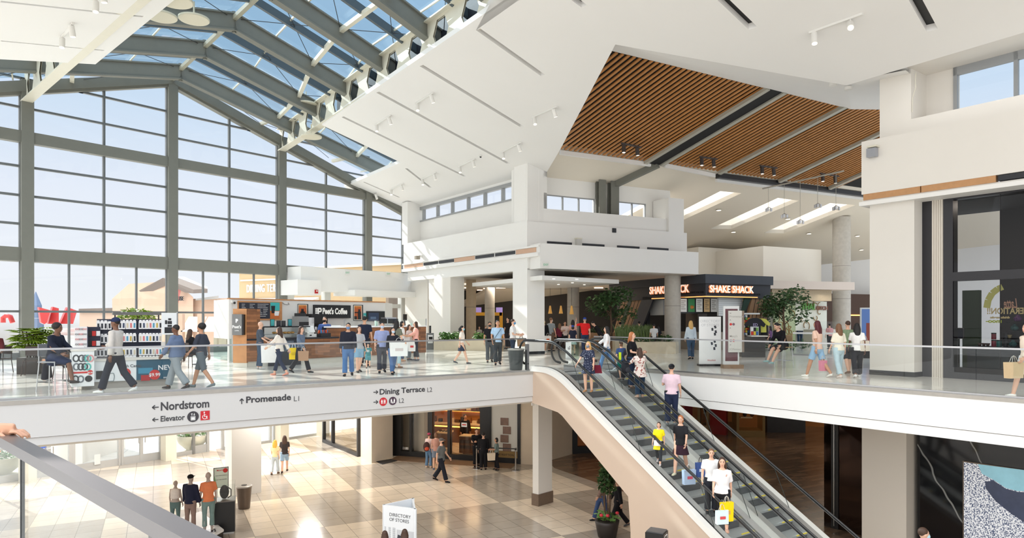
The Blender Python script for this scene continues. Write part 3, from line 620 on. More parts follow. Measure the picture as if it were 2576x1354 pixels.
# shop front: return, black edge, ribbed white panel, black frame, glass
SF = RW.off(.5); s0 = SF.s(2330); s1 = SF.s(2345); s2 = SF.s(2374); s3 = SF.s(2398)
mb = MB(); mb.lb(SF,s0-.4,s1,0,.3,5,10.2); mb.lb(SF,s2,s3,-.03,.3,5,10.2); mb.lb(SF,s3,40,-.03,.2,5,5.32); mb.lb(SF,s3,40,-.03,.2,7.75,8.0); mb.lb(SF,s3,40,-.03,.2,10.05,10.3)
for px in (2516,): q = SF.s(px); mb.lb(SF,q-.006,q+.006,-.01,.02,5.3,10.1)
o = mb.build('door_30', mat('near_black_frame',(34,33,38),.4)); struct(o,'near-black frame of the right-hand shop front','shop front')
SHG = glass('dark_shop_glass',(.46,.47,.49),.02,.22)
MB().add([SF.p(s3,0,5.3),SF.p(40,0,5.3),SF.p(40,0,10.1),SF.p(s3,0,10.1)],[(0,1,2,3)]).build('glass', SHG, o)
mb = MB(); k = s1
while k < s2-.01: mb.lb(SF,k,k+.045,-.02,.1,5,10.2); mb.lb(SF,k+.045,k+.06,0,.1,5,10.2); k += .06
o = mb.build('trim_ribbed_panel', mat('ribbed_white',(214,206,194),.6)); struct(o,'vertical ribbed off-white panel beside the dark shop window','trim')
o = MB().lb(RW,-.2,40,-.25,.9,10.1,10.22).build('trim_white_lip', WHITE); struct(o,'white lip above the right-hand shop front','trim')
# inside of the shop
o = MB().lb(SF,s3-.5,40,5,5.2,5,10.4).build('wall_shop_back', mat('shop_dark',(58,56,58),.7)); struct(o,'dark back wall of the right-hand shop','wall')
o = MB().lb(SF,-.2,40,.2,5.2,10.3,10.4).build('ceiling_shop', mat('shop_dark',(58,56,58),.7)); struct(o,'dark ceiling of the right-hand shop','ceiling')
o = MB().lb(SF,-.3,.0,.2,5.2,5,10.3).build('wall_shop_side', mat('shop_dark',(58,56,58),.7)); struct(o,'dark side wall of the right-hand shop','wall')
# ---- lower level: piers, marble wall, shop fronts
def lowpier(px0, px1, Y, dep, ax, m, lab, base=None):
    a = at(px0,800,Y); Lx = Ln(a.x,a.y,*ax); o = MB().lb(Lx,0,Lx.s(px1),0,dep,0,4.1).build('column', m); struct(o,lab,'column')
    if base: MB().lb(Lx,-.03,Lx.s(px1)+.03,-.03,dep+.03,0,base).build('plinth', mat('brown_stone',(112,94,80),.35,noise=.2,scale=8), o)
    return o, Lx
lowpier(1340,1354.5,24.5,.75,(1.1,-1.05),WHITE,'white square column with brown stone plinth below the bridge corner',.42)
lowpier(566,583,26.2,1.1,(.9,-1.1),WHITE,'white square column in the sunlit lower entrance hall')
lowpier(2168,2280,19.0,.9,(.7303,-1),mat('beige_pier',(205,197,186),.6),'beige square pier below the right balcony')
MARB = bpy.data.materials.new('black_marble'); MARB.use_nodes = True; t = MARB.node_tree; bs = t.nodes['Principled BSDF']; bs.inputs['Roughness'].default_value = .08
tcn = N(t,'ShaderNodeTexCoord'); mpp = N(t,'ShaderNodeMapping'); mpp.inputs['Rotation'].default_value = (.5,.35,.2); t.links.new(tcn.outputs['Object'],mpp.inputs[0])
wv = N(t,'ShaderNodeTexWave'); wv.inputs['Scale'].default_value = .33; wv.inputs['Distortion'].default_value = 5; wv.inputs['Detail'].default_value = 4; wv.inputs['Detail Scale'].default_value = .8
t.links.new(mpp.outputs[0],wv.inputs[0]); cr_ = N(t,'ShaderNodeValToRGB'); cr_.color_ramp.elements[0].position = .9975; cr_.color_ramp.elements[0].color = (.006,.006,.007,1); cr_.color_ramp.elements[1].position = 1; cr_.color_ramp.elements[1].color = (.25,.25,.24,1)
t.links.new(wv.outputs['Fac'],cr_.inputs[0]); t.links.new(cr_.outputs[0],bs.inputs['Base Color'])
MW = Ln(at(2308,800,18.2).x,18.2,.7303,-1)
o = MB().lb(MW,0,20,0,.4,0,4.1).build('wall_black_marble', MARB); struct(o,'polished black marble wall with thin white veins','wall')
BRG = mat('dark_bronze_mirror', (52,38,32), .06, .85)
pm = at(2073,800,22.0); PM = Ln(pm.x,pm.y,.7303,-1); mb = MB(); mb.lb(PM,PM.s(2110),PM.s(2168)+.5,0,.3,0,4.1); mb.lb(PM,PM.s(2073),PM.s(2092),0,.3,0,4.1)
o = mb.build('wall_bronze_panels', BRG); struct(o,'dark bronze mirror panels beside the beige pier','wall')
mb = MB(); mb.lb(PM,PM.s(2092),PM.s(2110),-.03,.35,0,4.1); o = mb.build('door_31', BLACK); struct(o,'black door leaf edge between the bronze panels','door')
MB().lb(PM,PM.s(2099),PM.s(2101),-.06,-.03,.1,4.0).build('handle', CHROME, o)
# far shops of the lower passage
GOLD = mat('gold_frame', (150,122,78), .35, .6); REDP = mat('red_lacquer', (150,40,38), .3)
SW = Ln(at(1690,800,44).x,44,1.0,-.42)
o = MB().lb(SW,-6,30,1.6,1.8,0,4).build('wall_lower_far', mat('shop_amber',(196,132,74),.6)); struct(o,'amber lit back wall of the far lower shops','wall')
o = MB().lb(Ln(at(1935,800,40).x,46,1,.1),0,25,0,.3,0,4).build('wall_lower_end', mat('dark_brown_wall',(74,60,52),.5)); struct(o,'dark end wall of the lower passage','wall')
# lower shop front facing the court
mb = MB(); a = LVW.s(998); mb.lb(LVW,a-.6,LVW.s(1310),-.05,.2,0,.25); mb.lb(LVW,a-.6,LVW.s(1310),-.05,.2,3.7,4)
for p, wd in ((998,.5),(1034,.12),(1083,.25),(1130,.14),(1222,.55),(1306,.14)): s_ = LVW.s(p); mb.lb(LVW,s_-wd/2,s_+wd/2,-.06,.2,0,4)
o = mb.build('door_32', BLACK); struct(o,'black framed lower shop front with amber interior','shop front')
SG2 = glass('shop_glass',(.8,.78,.74),.04,.5)
MB().add([LVW.p(a,0,.2),LVW.p(LVW.s(1222),0,.2),LVW.p(LVW.s(1222),0,3.8),LVW.p(a,0,3.8)],[(0,1,2,3)]).build('glass', SG2, o)
o = MB().lb(LVW,LVW.s(1228),LVW.s(1303),.02,.1,.55,3.9).build('wall_display_panel', mat('display_grey',(206,205,198),.4)); struct(o,'pale grey display panel in the right window of the lower shop','display')
MB().lb(LVW,LVW.s(1225),LVW.s(1305),-.04,.02,.25,.55).build('brass_plate', GOLD, o)
text('LOUIS VUITTON','lettering',BLACK,face(LVW.p(LVW.s(1240),-.045,.34),LVW.d),0,0,0,.13,o,.003,0,'LEFT',0,1.1)
o = MB().lb(LVW,a-1,LVW.s(1225),4.5,4.7,0,4).build('wall_shop_amber', mat('amber_wall',(204,140,80),.6,noise=.1)); struct(o,'amber back wall inside the lower shop','wall')
o = MB().lb(LVW,a-1,a-.8,.2,4.6,0,4).build('wall_shop_amber_side', mat('amber_wall',(204,140,80),.6)); struct(o,'amber side wall inside the lower shop','wall')
o = MB().lb(LVW,LVW.s(1222)-.02,LVW.s(1222)+.1,.2,4.6,0,4).build('wall_shop_amber_end', mat('amber_wall',(204,140,80),.6)); struct(o,'amber end wall inside the lower shop','wall')
mb = MB(); mb.lb(LVW,LVW.s(1308),LVW.s(1345),.0,.4,0,4); o = mb.build('wall_lower_beige', mat('beige_stone',(205,190,168),.6,noise=.05)); struct(o,'beige stone wall right of the lower shop front','wall')
# big white pillar left of it and the wall going under the escalator
q0 = onz(988,1150,0); q1_ = onz(935,1166,0); q2 = onz(902,1146,0)
mb = MB().prism([xy(q1_),xy(q0),xy(q0+Vector((-.6,2.2,0))),xy(q2)],0,4); o = mb.build('column', mat('cream_stone',(226,214,196),.6,noise=.04)); struct(o,'large cream stone pillar left of the lower shop front','column')
a = onz(1440,1143,0); b = LVW.p(LVW.s(1345)); Lw = Ln(b.x,b.y,a.x-b.x,a.y-b.y); o = MB().lb(Lw,0,(a.xy-b).length,0,.3,0,4).build('wall_lower_return', mat('beige_stone',(205,190,168),.6)); struct(o,'beige wall behind the escalator','wall')
a2 = a+Vector((5,1.5,0)); Lw2 = Ln(a.x,a.y,5,1.5); mb = MB(); mb.lb(Lw2,0,.25,-.05,.3,0,4); mb.lb(Lw2,.25,6,0,.3,0,.35); o = mb.build('door_33', BLACK); struct(o,'black framed shop window behind the escalator','shop front')
MB().lb(Lw2,.25,6,.25,.3,.35,4).build('amber_window', mat('amber_wall2',(176,104,48),.5), o)
# glass storefront between pillar and entrance
g0 = onz(815,1113,0); g1 = onz(902,1149,0); GS = Ln(g0.x,g0.y,g1.x-g0.x,g1.y-g0.y); ln_ = (g1-g0).length
mb = MB(); mb.lb(GS,0,ln_,-.08,.1,0,.18)
for f in (0,.28,1): mb.lb(GS,f*ln_-.06,f*ln_+.06,-.08,.1,0,4)
o = mb.build('window_31', DARK); struct(o,'dark framed glass shop window by the lower entrance','window')
MB().add([GS.p(0,0,.1),GS.p(ln_,0,.1),GS.p(ln_,0,4),GS.p(0,0,4)],[(0,1,2,3)]).build('glass', SG2, o)
o = MB().lb(GS,.2,ln_+2,2.5,2.7,0,4).build('wall_white_shop', mat('white_shop',(228,224,214),.6)); struct(o,'pale back of the window display by the lower entrance','wall')

LWA = mat('lower_fill_glow', (255,246,232), .5, emit=6.)  # unseen lights added to bring up the brightness of the lower hall
for i, (x, y, e_) in enumerate(((-17,27,260),(-13.5,24,150),(-12.5,29.5,270),(-9,26,110),(-9.5,32,300),(-5,28,50),(-2.5,26,36),(2,27,30),(5,22,30))):
    t = thing('ceiling_downlight','added unseen ceiling fill light over the lower hall, %s' % ('by the left doors','behind the bridge fascia at the left','near the middle doors','above the white column','near the bright right bay','before the cream pillar','before the amber shop','right of the amber shop','behind the escalator')[i],'downlight',(x,y,3.97),0,'added fill lights of the lower hall')
    MB().box(-.4,.4,-.4,.4,-.01,.02).build('lens',LWA,t); MB().box(-.45,.45,-.45,.45,0,.03).build('ring',WHITE,t); lamp('AREA',(0,0,-.03),e_,(.97,.98,1) if i in (0,1,2,4) else (1,.96,.9),.8,t)
# ================================================================== ESCALATORS, BALUSTRADES, LETTERING
ESTEP = mat('step_grey', (158,162,162), .5, .1, noise=.15, scale=30); ERISE = mat('riser_grey', (84,86,88), .5, .1, noise=.15, scale=30)
YEL = mat('safety_yellow', (222,200,60), .5); DECKW = mat('escalator_white', (236,234,229), .4); DECKS = mat('escalator_silver', (196,196,194), .35, .6)
CLAD = mat('escalator_cladding', (205,183,164), .55, noise=.03, scale=.8)
S30 = .577
zh = lambda v: min(5.98, max(.98, 4.457+S30*(v-13.9)))
def zd(v):                                                        # deck line with rounded bends
    a = 4.22+S30*(v-14.8); t, b = 5.17, .2
    x = min(t, max(b, a)); k = .35
    if abs(a-t) < k: x = t-(k-(a-t))**2/(4*k) if a < t+k else t
    if abs(a-b) < k: x = b+(k+(a-b))**2/(4*k)
    return x
vs_ = [18.0-.2*i for i in range(60)]                              # 18.0 .. 6.2
def vstrip(mb, n0, n1, z0f, z1f, va=17.6, vb=6.6, st=.2):
    v = va; prev = None
    while v >= vb-1e-6:
        cur = [ep(n0,v,z0f(v)),ep(n1,v,z0f(v)),ep(n1,v,z1f(v)),ep(n0,v,z1f(v))]
        if prev: mb.add(prev+cur,[(0,1,5,4),(1,2,6,5),(2,3,7,6),(3,0,4,7)])
        else: mb.add(cur,[(3,2,1,0)])
        prev = cur; v -= st
    return mb.add(prev,[(0,1,2,3)])
def under(v):
    if v > 16.1: return 3.84+(v-16.1)*.12
    if v > 13.11: return 1.89+(v-13.11)*.652
    return 0.
def escalator(nl, nr, lab, outer_left, outer_right):
    t = thing('escalator', lab, 'escalator', (0,0,0), 0, 'pair of escalators')
    hl, hr = nl+.0, nr+.0
    sa, sb = nl+.19, nr-.19                                       # step edges
    for n0, n1, nm, m in ((sa-.02,sa,'skirt',DECKS),(sb,sb+.02,'skirt',DECKS)):
        vstrip(MB(),n0,n1,lambda v: max(-.1,zd(v)-.75),lambda v: zd(v)-.02).build(nm,m,t)
    vstrip(MB(),nl-.04 if outer_left else nl-.03,sa,lambda v: zd(v)-.06,lambda v: zd(v)).build('inner_deck',DECKS,t)
    vstrip(MB(),sb,nr+.03,lambda v: zd(v)-.06,lambda v: zd(v)).build('inner_deck',DECKS,t)
    for k in range(21):
        v0 = 16.30-.4*k; z = 5-.231*k; st = MB()
        if z < .1: break
        st.hexa([ep(sa,v0,z-.05),ep(sb,v0,z-.05),ep(sb,v0+.4,z-.05),ep(sa,v0+.4,z-.05)],[ep(sa,v0,z),ep(sb,v0,z),ep(sb,v0+.4,z),ep(sa,v0+.4,z)])
        st.cur = 1; st.hexa([ep(sa,v0+.01,z-.235),ep(sb,v0+.01,z-.235),ep(sb,v0+.06,z-.235),ep(sa,v0+.06,z-.235)],[ep(sa,v0+.01,z-.05),ep(sb,v0+.01,z-.05),ep(sb,v0+.06,z-.05),ep(sa,v0+.06,z-.05)])
        st.cur = 2
        st.hexa([ep(sb-.45,v0-.004,z-.02),ep(sb,v0-.004,z-.02),ep(sb,v0+.02,z-.02),ep(sb-.45,v0+.02,z-.02)],[ep(sb-.45,v0-.004,z+.003),ep(sb,v0-.004,z+.003),ep(sb,v0+.02,z+.003),ep(sb-.45,v0+.02,z+.003)])
        st.build('step',[ESTEP,ERISE,YEL],t)
    cpm = MB(); cpm.hexa([ep(sa,16.85,4.9),ep(sb,16.85,4.9),ep(sb,18.2,4.9),ep(sa,18.2,4.9)],[ep(sa,16.85,5.015),ep(sb,16.85,5.015),ep(sb,18.2,5.015),ep(sa,18.2,5.015)]); cpm.build('comb_plate',CHROME,t)
    for h in (hl,hr):
        pts = [(v,zh(v)) for v in (18.1,17.6,17.1,16.8)]
        pts += [(16.6-.06*i, zh(16.6-.06*i)) for i in range(0)]
        pts += [(16.9,5.978),(16.72,5.955),(16.54,5.90),(16.36,5.82)]
        pts = pts[:3]+pts[4:]
        pts += [(v,zh(v)) for v in (16.0,13,10,8.4)]+[(8.1,1.12),(7.9,1.04),(7.7,.99),(7.4,.98),(6.4,.98)]
        top = [(18.1+.39*math.sin(a), 5.59+.39*math.cos(a)) for a in [math.pi*i/9 for i in range(1,9)]]+[(18.0,5.2)]
        path = [ep(h,v,z) for v, z in reversed(top)]+[ep(h,v,z) for v, z in pts]+[ep(h,6.4-.39*math.sin(a),.59+.39*math.cos(a)) for a in [math.pi*i/9 for i in range(1,9)]]
        MB().tube(path,[(.042,.03)]*len(path),8,True,(NE.x,NE.y,0)).build('handrail',RUBBER,t,True)
        tr = [p-Vector((0,0,.035)) for p in path[8:-8]]; MB().tube(tr,.017,6).build('rail_track',CHROME,t,True)
        g = MB(); prev = None
        for v in [18.35-.25*i for i in range(50)]:
            z1 = zh(v)-.03 if v < 18.1 else 5.85
            if 15.9 < v < 17: z1 = min(z1, 5.93 if v > 16.5 else zh(v)-.05)
            cur = [ep(h,v,zd(v)-.02),ep(h,v,z1)]
            if prev: g.add(prev+cur,[(0,1,3,2)])
            prev = cur
        gg = g.build('glass_panel',GLB,t)
        for v in (15.3,12.9,10.5,8.2):
            MB().bar(ep(h,v+.02,zd(v)),ep(h,v+.45,zh(v+.45)-.06),.008,.014).build('glass_joint',mat('joint_dark',(60,66,64),.4),t)
    return t
E1 = escalator(13.1,14.45,'left escalator with white outer deck and beige side, carrying people down','l',None)
E2 = escalator(14.76,16.08,'right escalator between the left one and the balcony, carrying people up',None,'r')
mb = MB(); vstrip(mb,12.9,12.96,lambda v: under(v),lambda v: zd(v)-.10,17.6,6.6)
mb.build('side_cladding',CLAD,E1)
mb = MB(); vstrip(mb,12.96,14.6,lambda v: max(.0,under(v)),lambda v: max(.02,under(v)+.06),17.6,13.2); mb.build('soffit_panel',CLAD,E1)
MB().hexa([ep(12.96,13.11,0),ep(14.6,13.11,0),ep(14.6,13.17,0),ep(12.96,13.17,0)],[ep(12.96,13.11,1.89),ep(14.6,13.11,1.89),ep(14.6,13.17,1.89),ep(12.96,13.17,1.89)]).build('end_panel',CLAD,E1)
mb = MB(); vstrip(mb,12.885,13.06,lambda v: zd(v)-.16,lambda v: zd(v)+.005,17.6,6.6,.1); mb.build('outer_deck',DECKW,E1)
mb = MB(); vstrip(mb,13.06,13.1,lambda v: zd(v)-.05,lambda v: zd(v)+.012,17.6,6.6,.1); mb.build('black_trim',RUBBER,E1)
mb = MB(); vstrip(mb,14.48,14.73,lambda v: max(.0,under(v))+.1,lambda v: zd(v)+.01,17.6,6.6,.1); mb.build('middle_deck',mat('deck_grey',(206,206,200),.4,.2),E2)
mb = MB(); vstrip(mb,16.22,16.28,lambda v: under(v),lambda v: zd(v)-.1,17.6,6.6); mb.build('side_cladding',CLAD,E2)
mb = MB(); vstrip(mb,14.6,16.25,lambda v: max(.0,under(v)),lambda v: max(.02,under(v)+.06),17.6,13.2); mb.build('soffit_panel',CLAD,E2)
mb = MB(); vstrip(mb,16.1,16.3,lambda v: zd(v)-.16,lambda v: zd(v)+.005,17.6,6.6,.1); mb.build('outer_deck',DECKW,E2)
for Et, n0, n1 in ((E1,12.96,13.06),(E1,14.40,14.6),(E2,14.6,14.8),(E2,16.06,16.22)):
    MB().hexa([ep(n0,17.6,3.9),ep(n1,17.6,3.9),ep(n1,17.64,3.9),ep(n0,17.64,3.9)],[ep(n0,17.6,5.1),ep(n1,17.6,5.1),ep(n1,17.64,5.1),ep(n0,17.64,5.1)]).build('end_cap',DECKW,Et)
MB().hexa([ep(13.06,18.0,5.0),ep(13.14,18.0,5.0),ep(13.14,18.12,5.0),ep(13.06,18.12,5.0)],[ep(13.06,18.0,5.86),ep(13.14,18.0,5.86),ep(13.14,18.12,5.86),ep(13.06,18.12,5.86)]).build('steel_post',CHROME,E1)
# ---- glass balustrades
def balustrade(Lx, s0, s1, z, lab, h=1.07, pitch=1.5, o=.06, rail=.05, grp='glass balustrades'):
    t = thing('glass_balustrade', lab, 'balustrade', (0,0,0), 0, grp)
    MB().lb(Lx,s0,s1,o-.03,o+.03,z-.02,z+.05).build('base_channel',CHROME,t)
    MB().bar(Lx.p(s0,o,z+h-.02),Lx.p(s1,o,z+h-.02),rail,.04).build('top_rail',CHROME,t)
    n = max(1,round((s1-s0)/pitch)); st = (s1-s0)/n
    for i in range(n):
        a, b = s0+st*i+.006, s0+st*(i+1)-.006
        MB().lb(Lx,a,b,o-.007,o+.007,z+.02,z+h-.04).build('glass_panel',GLB,t)
    return t
balustrade(LB,-24,-.15,5,'long glass balustrade along the bridge above the wayfinding lettering')
balustrade(RB,RB0+.1-.9,26,5,'glass balustrade along the right-hand balcony')
t = thing('glass_balustrade','nearest glass balustrade with broad brushed steel handrail, cut by the lower left corner','balustrade',(0,0,0),0,'glass balustrades')
nb0, nb1 = nb.p(-4,0,6.06), nb.p(6,0,6.06)
MB().bar(nb0,nb1,.075,.05).build('top_rail',mat('satin_rail',(128,122,121),.33,.85),t)
for a, b in ((-4,-1.35),(-1.34,.52-.0),(.53,3.2),(3.21,6)):
    MB().lb(nb,a,b,-.007,.007,5.0,6.03).build('glass_panel',GLB,t)
for s_ in (-1.345,.525+.0): MB().lb(nb,s_-.006,s_+.006,-.009,.009,5.0,6.03).build('panel_joint',BLACK,t)
# ---- wayfinding lettering on the bridge fascia
CHAR = mat('charcoal_letters', (62,62,66), .5); LGREY = mat('grey_letters', (96,96,98), .5); REDI = mat('sign_red', (196,32,44), .45); NAVI = mat('icon_charcoal', (58,56,62), .5); PLUM = mat('icon_plum',(76,56,72),.5); WSYM = mat('symbol_white',(240,240,240),.5)
FO = LB.off(-.123)
def fitx(ob, wid):
    xs = [v.co.x for v in ob.data.vertices]; d = max(xs)-min(xs) if xs else 0
    if d > 1e-4: ob.scale = (wid/d,1,1)
def ftext(body, name, m, Lx, px0, px1, py, cap, parent, bold=0., ext=.004, py1=None):
    """one line of lettering between two image columns; cap height in pixels at its left end"""
    s0, s1 = Lx.s(px0), Lx.s(px1); z = Lx.z(px0,py); Y = Lx.p(s0).y; size = cap/F*Y/.72
    o = text(body,name,m,face(Lx.p(s0,0,z),Lx.d),0,0,0,size,parent,ext,bold)
    fitx(o,s1-s0); return o
def arrow(Lx, px, py, size, kind, parent, m=CHAR):
    s_, z = Lx.sz(px,py); c = Lx.p(s_,0,z); M = face(c,Lx.d); mb = MB(); t = size*.16
    ang = {'l':math.pi,'r':0,'u':math.pi/2,'ul':math.pi*.75}[kind]; R = Matrix.Rotation(ang,4,'Z')
    mb.box(-size/2,size/2,-t/2,t/2,0,.006,M@R)
    for a in (2.45,-2.45):
        mb.box(0,size*.55,-t/2,t/2,0,.006,M@R@Matrix.Translation((size/2,0,0))@Matrix.Rotation(a,4,'Z'))
    return mb.build('arrow',m,parent)
def disc(Lx, px, py, r, m, parent, name='icon', th=.006):
    s_, z = Lx.sz(px,py); M = face(Lx.p(s_,0,z),Lx.d); n = 28; mb = MB()
    vs = [M@Vector((r*math.cos(2*math.pi*k/n),r*math.sin(2*math.pi*k/n),zz_)) for zz_ in (0,th) for k in range(n)]
    mb.add(vs,[tuple(range(n-1,-1,-1)),tuple(range(n,2*n))]+[(k,(k+1)%n,n+(k+1)%n,n+k) for k in range(n)]); return mb.build(name,m,parent), M
def symbol(M, rects, parent, m=WSYM, z0=.006, name='symbol', dots=()):
    mb = MB()
    for x0, x1, y0, y1 in rects: mb.box(x0,x1,y0,y1,z0,z0+.003,M)
    for x, y, r in dots:
        vs = [M@Vector((x+r*math.cos(k*math.pi/5),y+r*math.sin(k*math.pi/5),zz_)) for zz_ in (z0,z0+.003) for k in range(10)]
        mb.add(vs,[tuple(range(9,-1,-1)),tuple(range(10,20))]+[(k,(k+1)%10,10+(k+1)%10,10+k) for k in range(10)])
    return mb.build(name,m,parent)
def pict(M, x, u, parent, rect=False):
    return [(x-.28*u,x+.28*u,-.1*u,.45*u),(x-.22*u,x-.03*u,-.75*u,-.1*u),(x+.03*u,x+.22*u,-.75*u,-.1*u)], (x,.66*u,.17*u)
t = thing('wayfinding_sign','charcoal lettering with left arrows, Nordstrom and Elevator, on the bridge fascia','sign',(0,0,0),0,'lettering on the bridge fascia')
arrow(FO,391,1025,.13,'l',t); ftext('Nordstrom','lettering',CHAR,FO,403,525,1033,21,t,.006)
arrow(FO,391,1056,.12,'l',t); ftext('Elevator','lettering',CHAR,FO,403,464,1061,14,t,.003)
d_, M = disc(FO,485.5,1048.5,.125,NAVI,t); symbol(M,[(-.05,.05,-.085,-.075),(-.05,.05,.0,.01),(-.05,-.042,-.085,.01),(.042,.05,-.085,.01),(-.035,-.012,-.07,-.012),(-.01,.01,-.07,-.012),(.012,.035,-.07,-.012),(-.03,-.02,.025,.08),(.02,.03,.025,.08),(-.045,-.005,.06,.07),(.005,.045,.035,.045)],d_)
s_, z = FO.sz(516,1045.5); M = face(FO.p(s_,0,z),FO.d); ic = MB().box(-.1,.1,-.108,.108,0,.006,M).build('icon',REDI,t)
ring = [(.05*math.cos(a)-.008,.05*math.sin(a)-.032) for a in [math.pi*(.75+1.4*i/12) for i in range(13)]]; mb = MB()
for a, b in zip(ring,ring[1:]): mb.bar(M@Vector((a[0],a[1],.008)),M@Vector((b[0],b[1],.008)),.012,.004,tuple(M.to_3x3()@Vector((0,0,1))))
for x0, x1, y0, y1 in ((-.028,-.012,-.02,.05),(-.02,.03,-.03,-.018),(-.02,.022,.01,.02),(.025,.04,-.07,-.02),(.03,.06,-.075,-.064)): mb.box(x0,x1,y0,y1,.006,.009,M)
mb.box(-.034,-.006,.06,.088,.006,.009,M); mb.build('symbol',WSYM,ic)
t = thing('wayfinding_sign','charcoal lettering Promenade L1 with an up arrow on the bridge fascia','sign',(0,0,0),0,'lettering on the bridge fascia')
arrow(FO,608,1010,.13,'u',t); ftext('Promenade','lettering',CHAR,FO,618,731,1014,16,t,.006); ftext('L1','level_mark',LGREY,FO,738,751,1010,13,t)
t = thing('wayfinding_sign','charcoal lettering Dining Terrace L2 with round red and plum icons on the bridge fascia','sign',(0,0,0),0,'lettering on the bridge fascia')
arrow(FO,945,987,.13,'r',t); ftext('Dining Terrace','lettering',CHAR,FO,954,1068,993,14,t,.005); ftext('L2','level_mark',LGREY,FO,1074,1086,987,12,t)
arrow(FO,945,1012,.13,'r',t); ftext('L2','level_mark',LGREY,FO,1003,1015,1014.5,12,t)
for px, py, m, cut in ((964,1011,REDI,0),(988,1009,PLUM,1)):
    d_, M = disc(FO,px,py,.115,m,t); u = .075; R = []; D = []
    for x in (-.045,.045):
        r_, dd_ = pict(M,x,u,d_); R += r_; D.append(dd_)
    R.append((-.004,.004,-.06,.06) if not cut else (-.014,.014,-.07,-.02)); symbol(M,R,d_,dots=D)
# ================================================================== CEILING FIXTURES
WSPOT = mat('spot_white', (226,224,219), .45); LENS = mat('spot_lens', (255,244,225), .4, emit=1.5)
def track(p, q, heads, lab, m, grp, sz=1., power=0):
    """short ceiling track from p to q with turned spot heads"""
    p, q = Vector(p), Vector(q); t = thing('ceiling_track_light', lab, 'track light', p, 0, grp); d = (q-p)
    MB().bar((0,0,-.02*sz),d-Vector((0,0,.02*sz)),.05*sz,.045*sz).build('track', m, t)
    for f, aim in heads:
        c = d*f-Vector((0,0,.045*sz)); a = Vector(aim).normalized(); h = MB()
        h.tube([c,c-Vector((0,0,.1*sz))],.014*sz,6); h.tube([c-Vector((0,0,.1*sz))-a*.09*sz,c-Vector((0,0,.1*sz))+a*.15*sz],.062*sz,12)
        hd = h.build('spot_head', m, t, 35)
        e_ = c-Vector((0,0,.1*sz))+a*.152*sz; MB().tube([e_,e_+a*.004],.052*sz,12).build('lens', LENS, hd)
    return t
trk = [((1046,260),(1091,232),'white track light with two heads on the second panel of the white ceiling'),((944,314),(984,289),'white track light with two heads on the panel nearest the glass roof corner'),
 ((1339,294),(1401,267),'white track light with two heads left of the oak slat ceiling'),((1261,383),(1311,357),'white track light with two heads below the one beside the oak ceiling'),
 ((1153,419),(1195,399),'white track light with two heads beside the small dome camera'),((1060,451),(1097,433),'white track light with two heads, third from the gable end'),
 ((981,477),(1014,461),'white track light with two heads, second from the gable end'),((921,498),(949,485),'white track light with two heads nearest the gable window')]
for a, b, lab in trk:
    p, q = cp(*a), cp(*b); track(p,q,[(.1,(.1,-.4,-1)),(.9,(.3,.2,-1))],lab,WSPOT,'white track lights on the sloping ceiling',1.25)
track(cp(2036,80),cp(2170,32),[(.1,(-.1,-.3,-1)),(.78,(-.3,-.7,-.7))],'long white track light with two heads between the two black slots',WSPOT,'white track lights on the sloping ceiling',1.35)
track(lp(155,92),lp(184,56),[(.05,(.1,-.2,-1)),(.9,(.1,.1,-1))],'white track light on the left ceiling panel',WSPOT,'white track lights on the sloping ceiling',1.3)
track(lp(240,-2),lp(262,-34),[(.05,(.1,-.2,-1)),(.9,(.1,.1,-1))],'white track light on the left ceiling panel, cut by the top edge',WSPOT,'white track lights on the sloping ceiling',1.3)
DSP = mat('spot_dark', (66,60,58), .4)
for a, b, lab in (((1563,352),(1613,363),'dark track light with two heads on the first field of oak slats'),((1760,387),(1804,393),'dark track light with two heads on the second field of oak slats'),((1912,410),(1955,416),'dark track light with two heads on the third field of oak slats'),((2064,430),(2110,437),'dark track light with two heads on the fourth field of oak slats')):
    p, q = wpp(*a), wpp(*b); track(p-Vector((0,0,.12)),q-Vector((0,0,.12)),[(.12,(0,-.1,-1)),(.8,(.1,0,-1))],lab,DSP,'dark track lights under the oak slats',1.5)
p = cp(1209,391); t = thing('ceiling_dome_camera','small white dome camera on the sloping ceiling','camera',p); MB().lathe((0,0,-.06),[(.07,.06),(.08,.03),(.06,0)],14).build('housing',WSPOT,t,True); MB().ball((0,0,-.07),.05,10,6).build('dome',BLACK,t,True)
for i, (x, y, lab) in enumerate(((1808,528,'round recessed downlight beside the left skylight'),(1845,583,'round recessed downlight below the left skylight'),(1982,550,'round recessed downlight between the skylights'),(2035,587,'round recessed downlight below the right skylight'),(2157,593,'round recessed downlight right of the tall column'),(2167,628,'round recessed downlight lowest on the far ceiling'))):
    p = wpp(x,y); downlight(p-Vector((0,0,.03)),.13,lab,'downlights in the far ceiling',0)
for x, y, lab in ((2094,219,'flat round downlight in the white soffit, left of two'),(2133,228,'flat round downlight in the white soffit, right of two')):
    f_ = (x-1548)/(2130-1548); p = b0.lerp(b1,f_).lerp(b3.lerp(b2,f_),.06 if x < 2100 else .1)
    t = thing('ceiling_downlight',lab,'downlight',p,0,'downlights in the soffit'); MB().lathe((0,0,-.03),[(.12,0),(.12,.1)],16).build('ring',WSPOT,t,40)
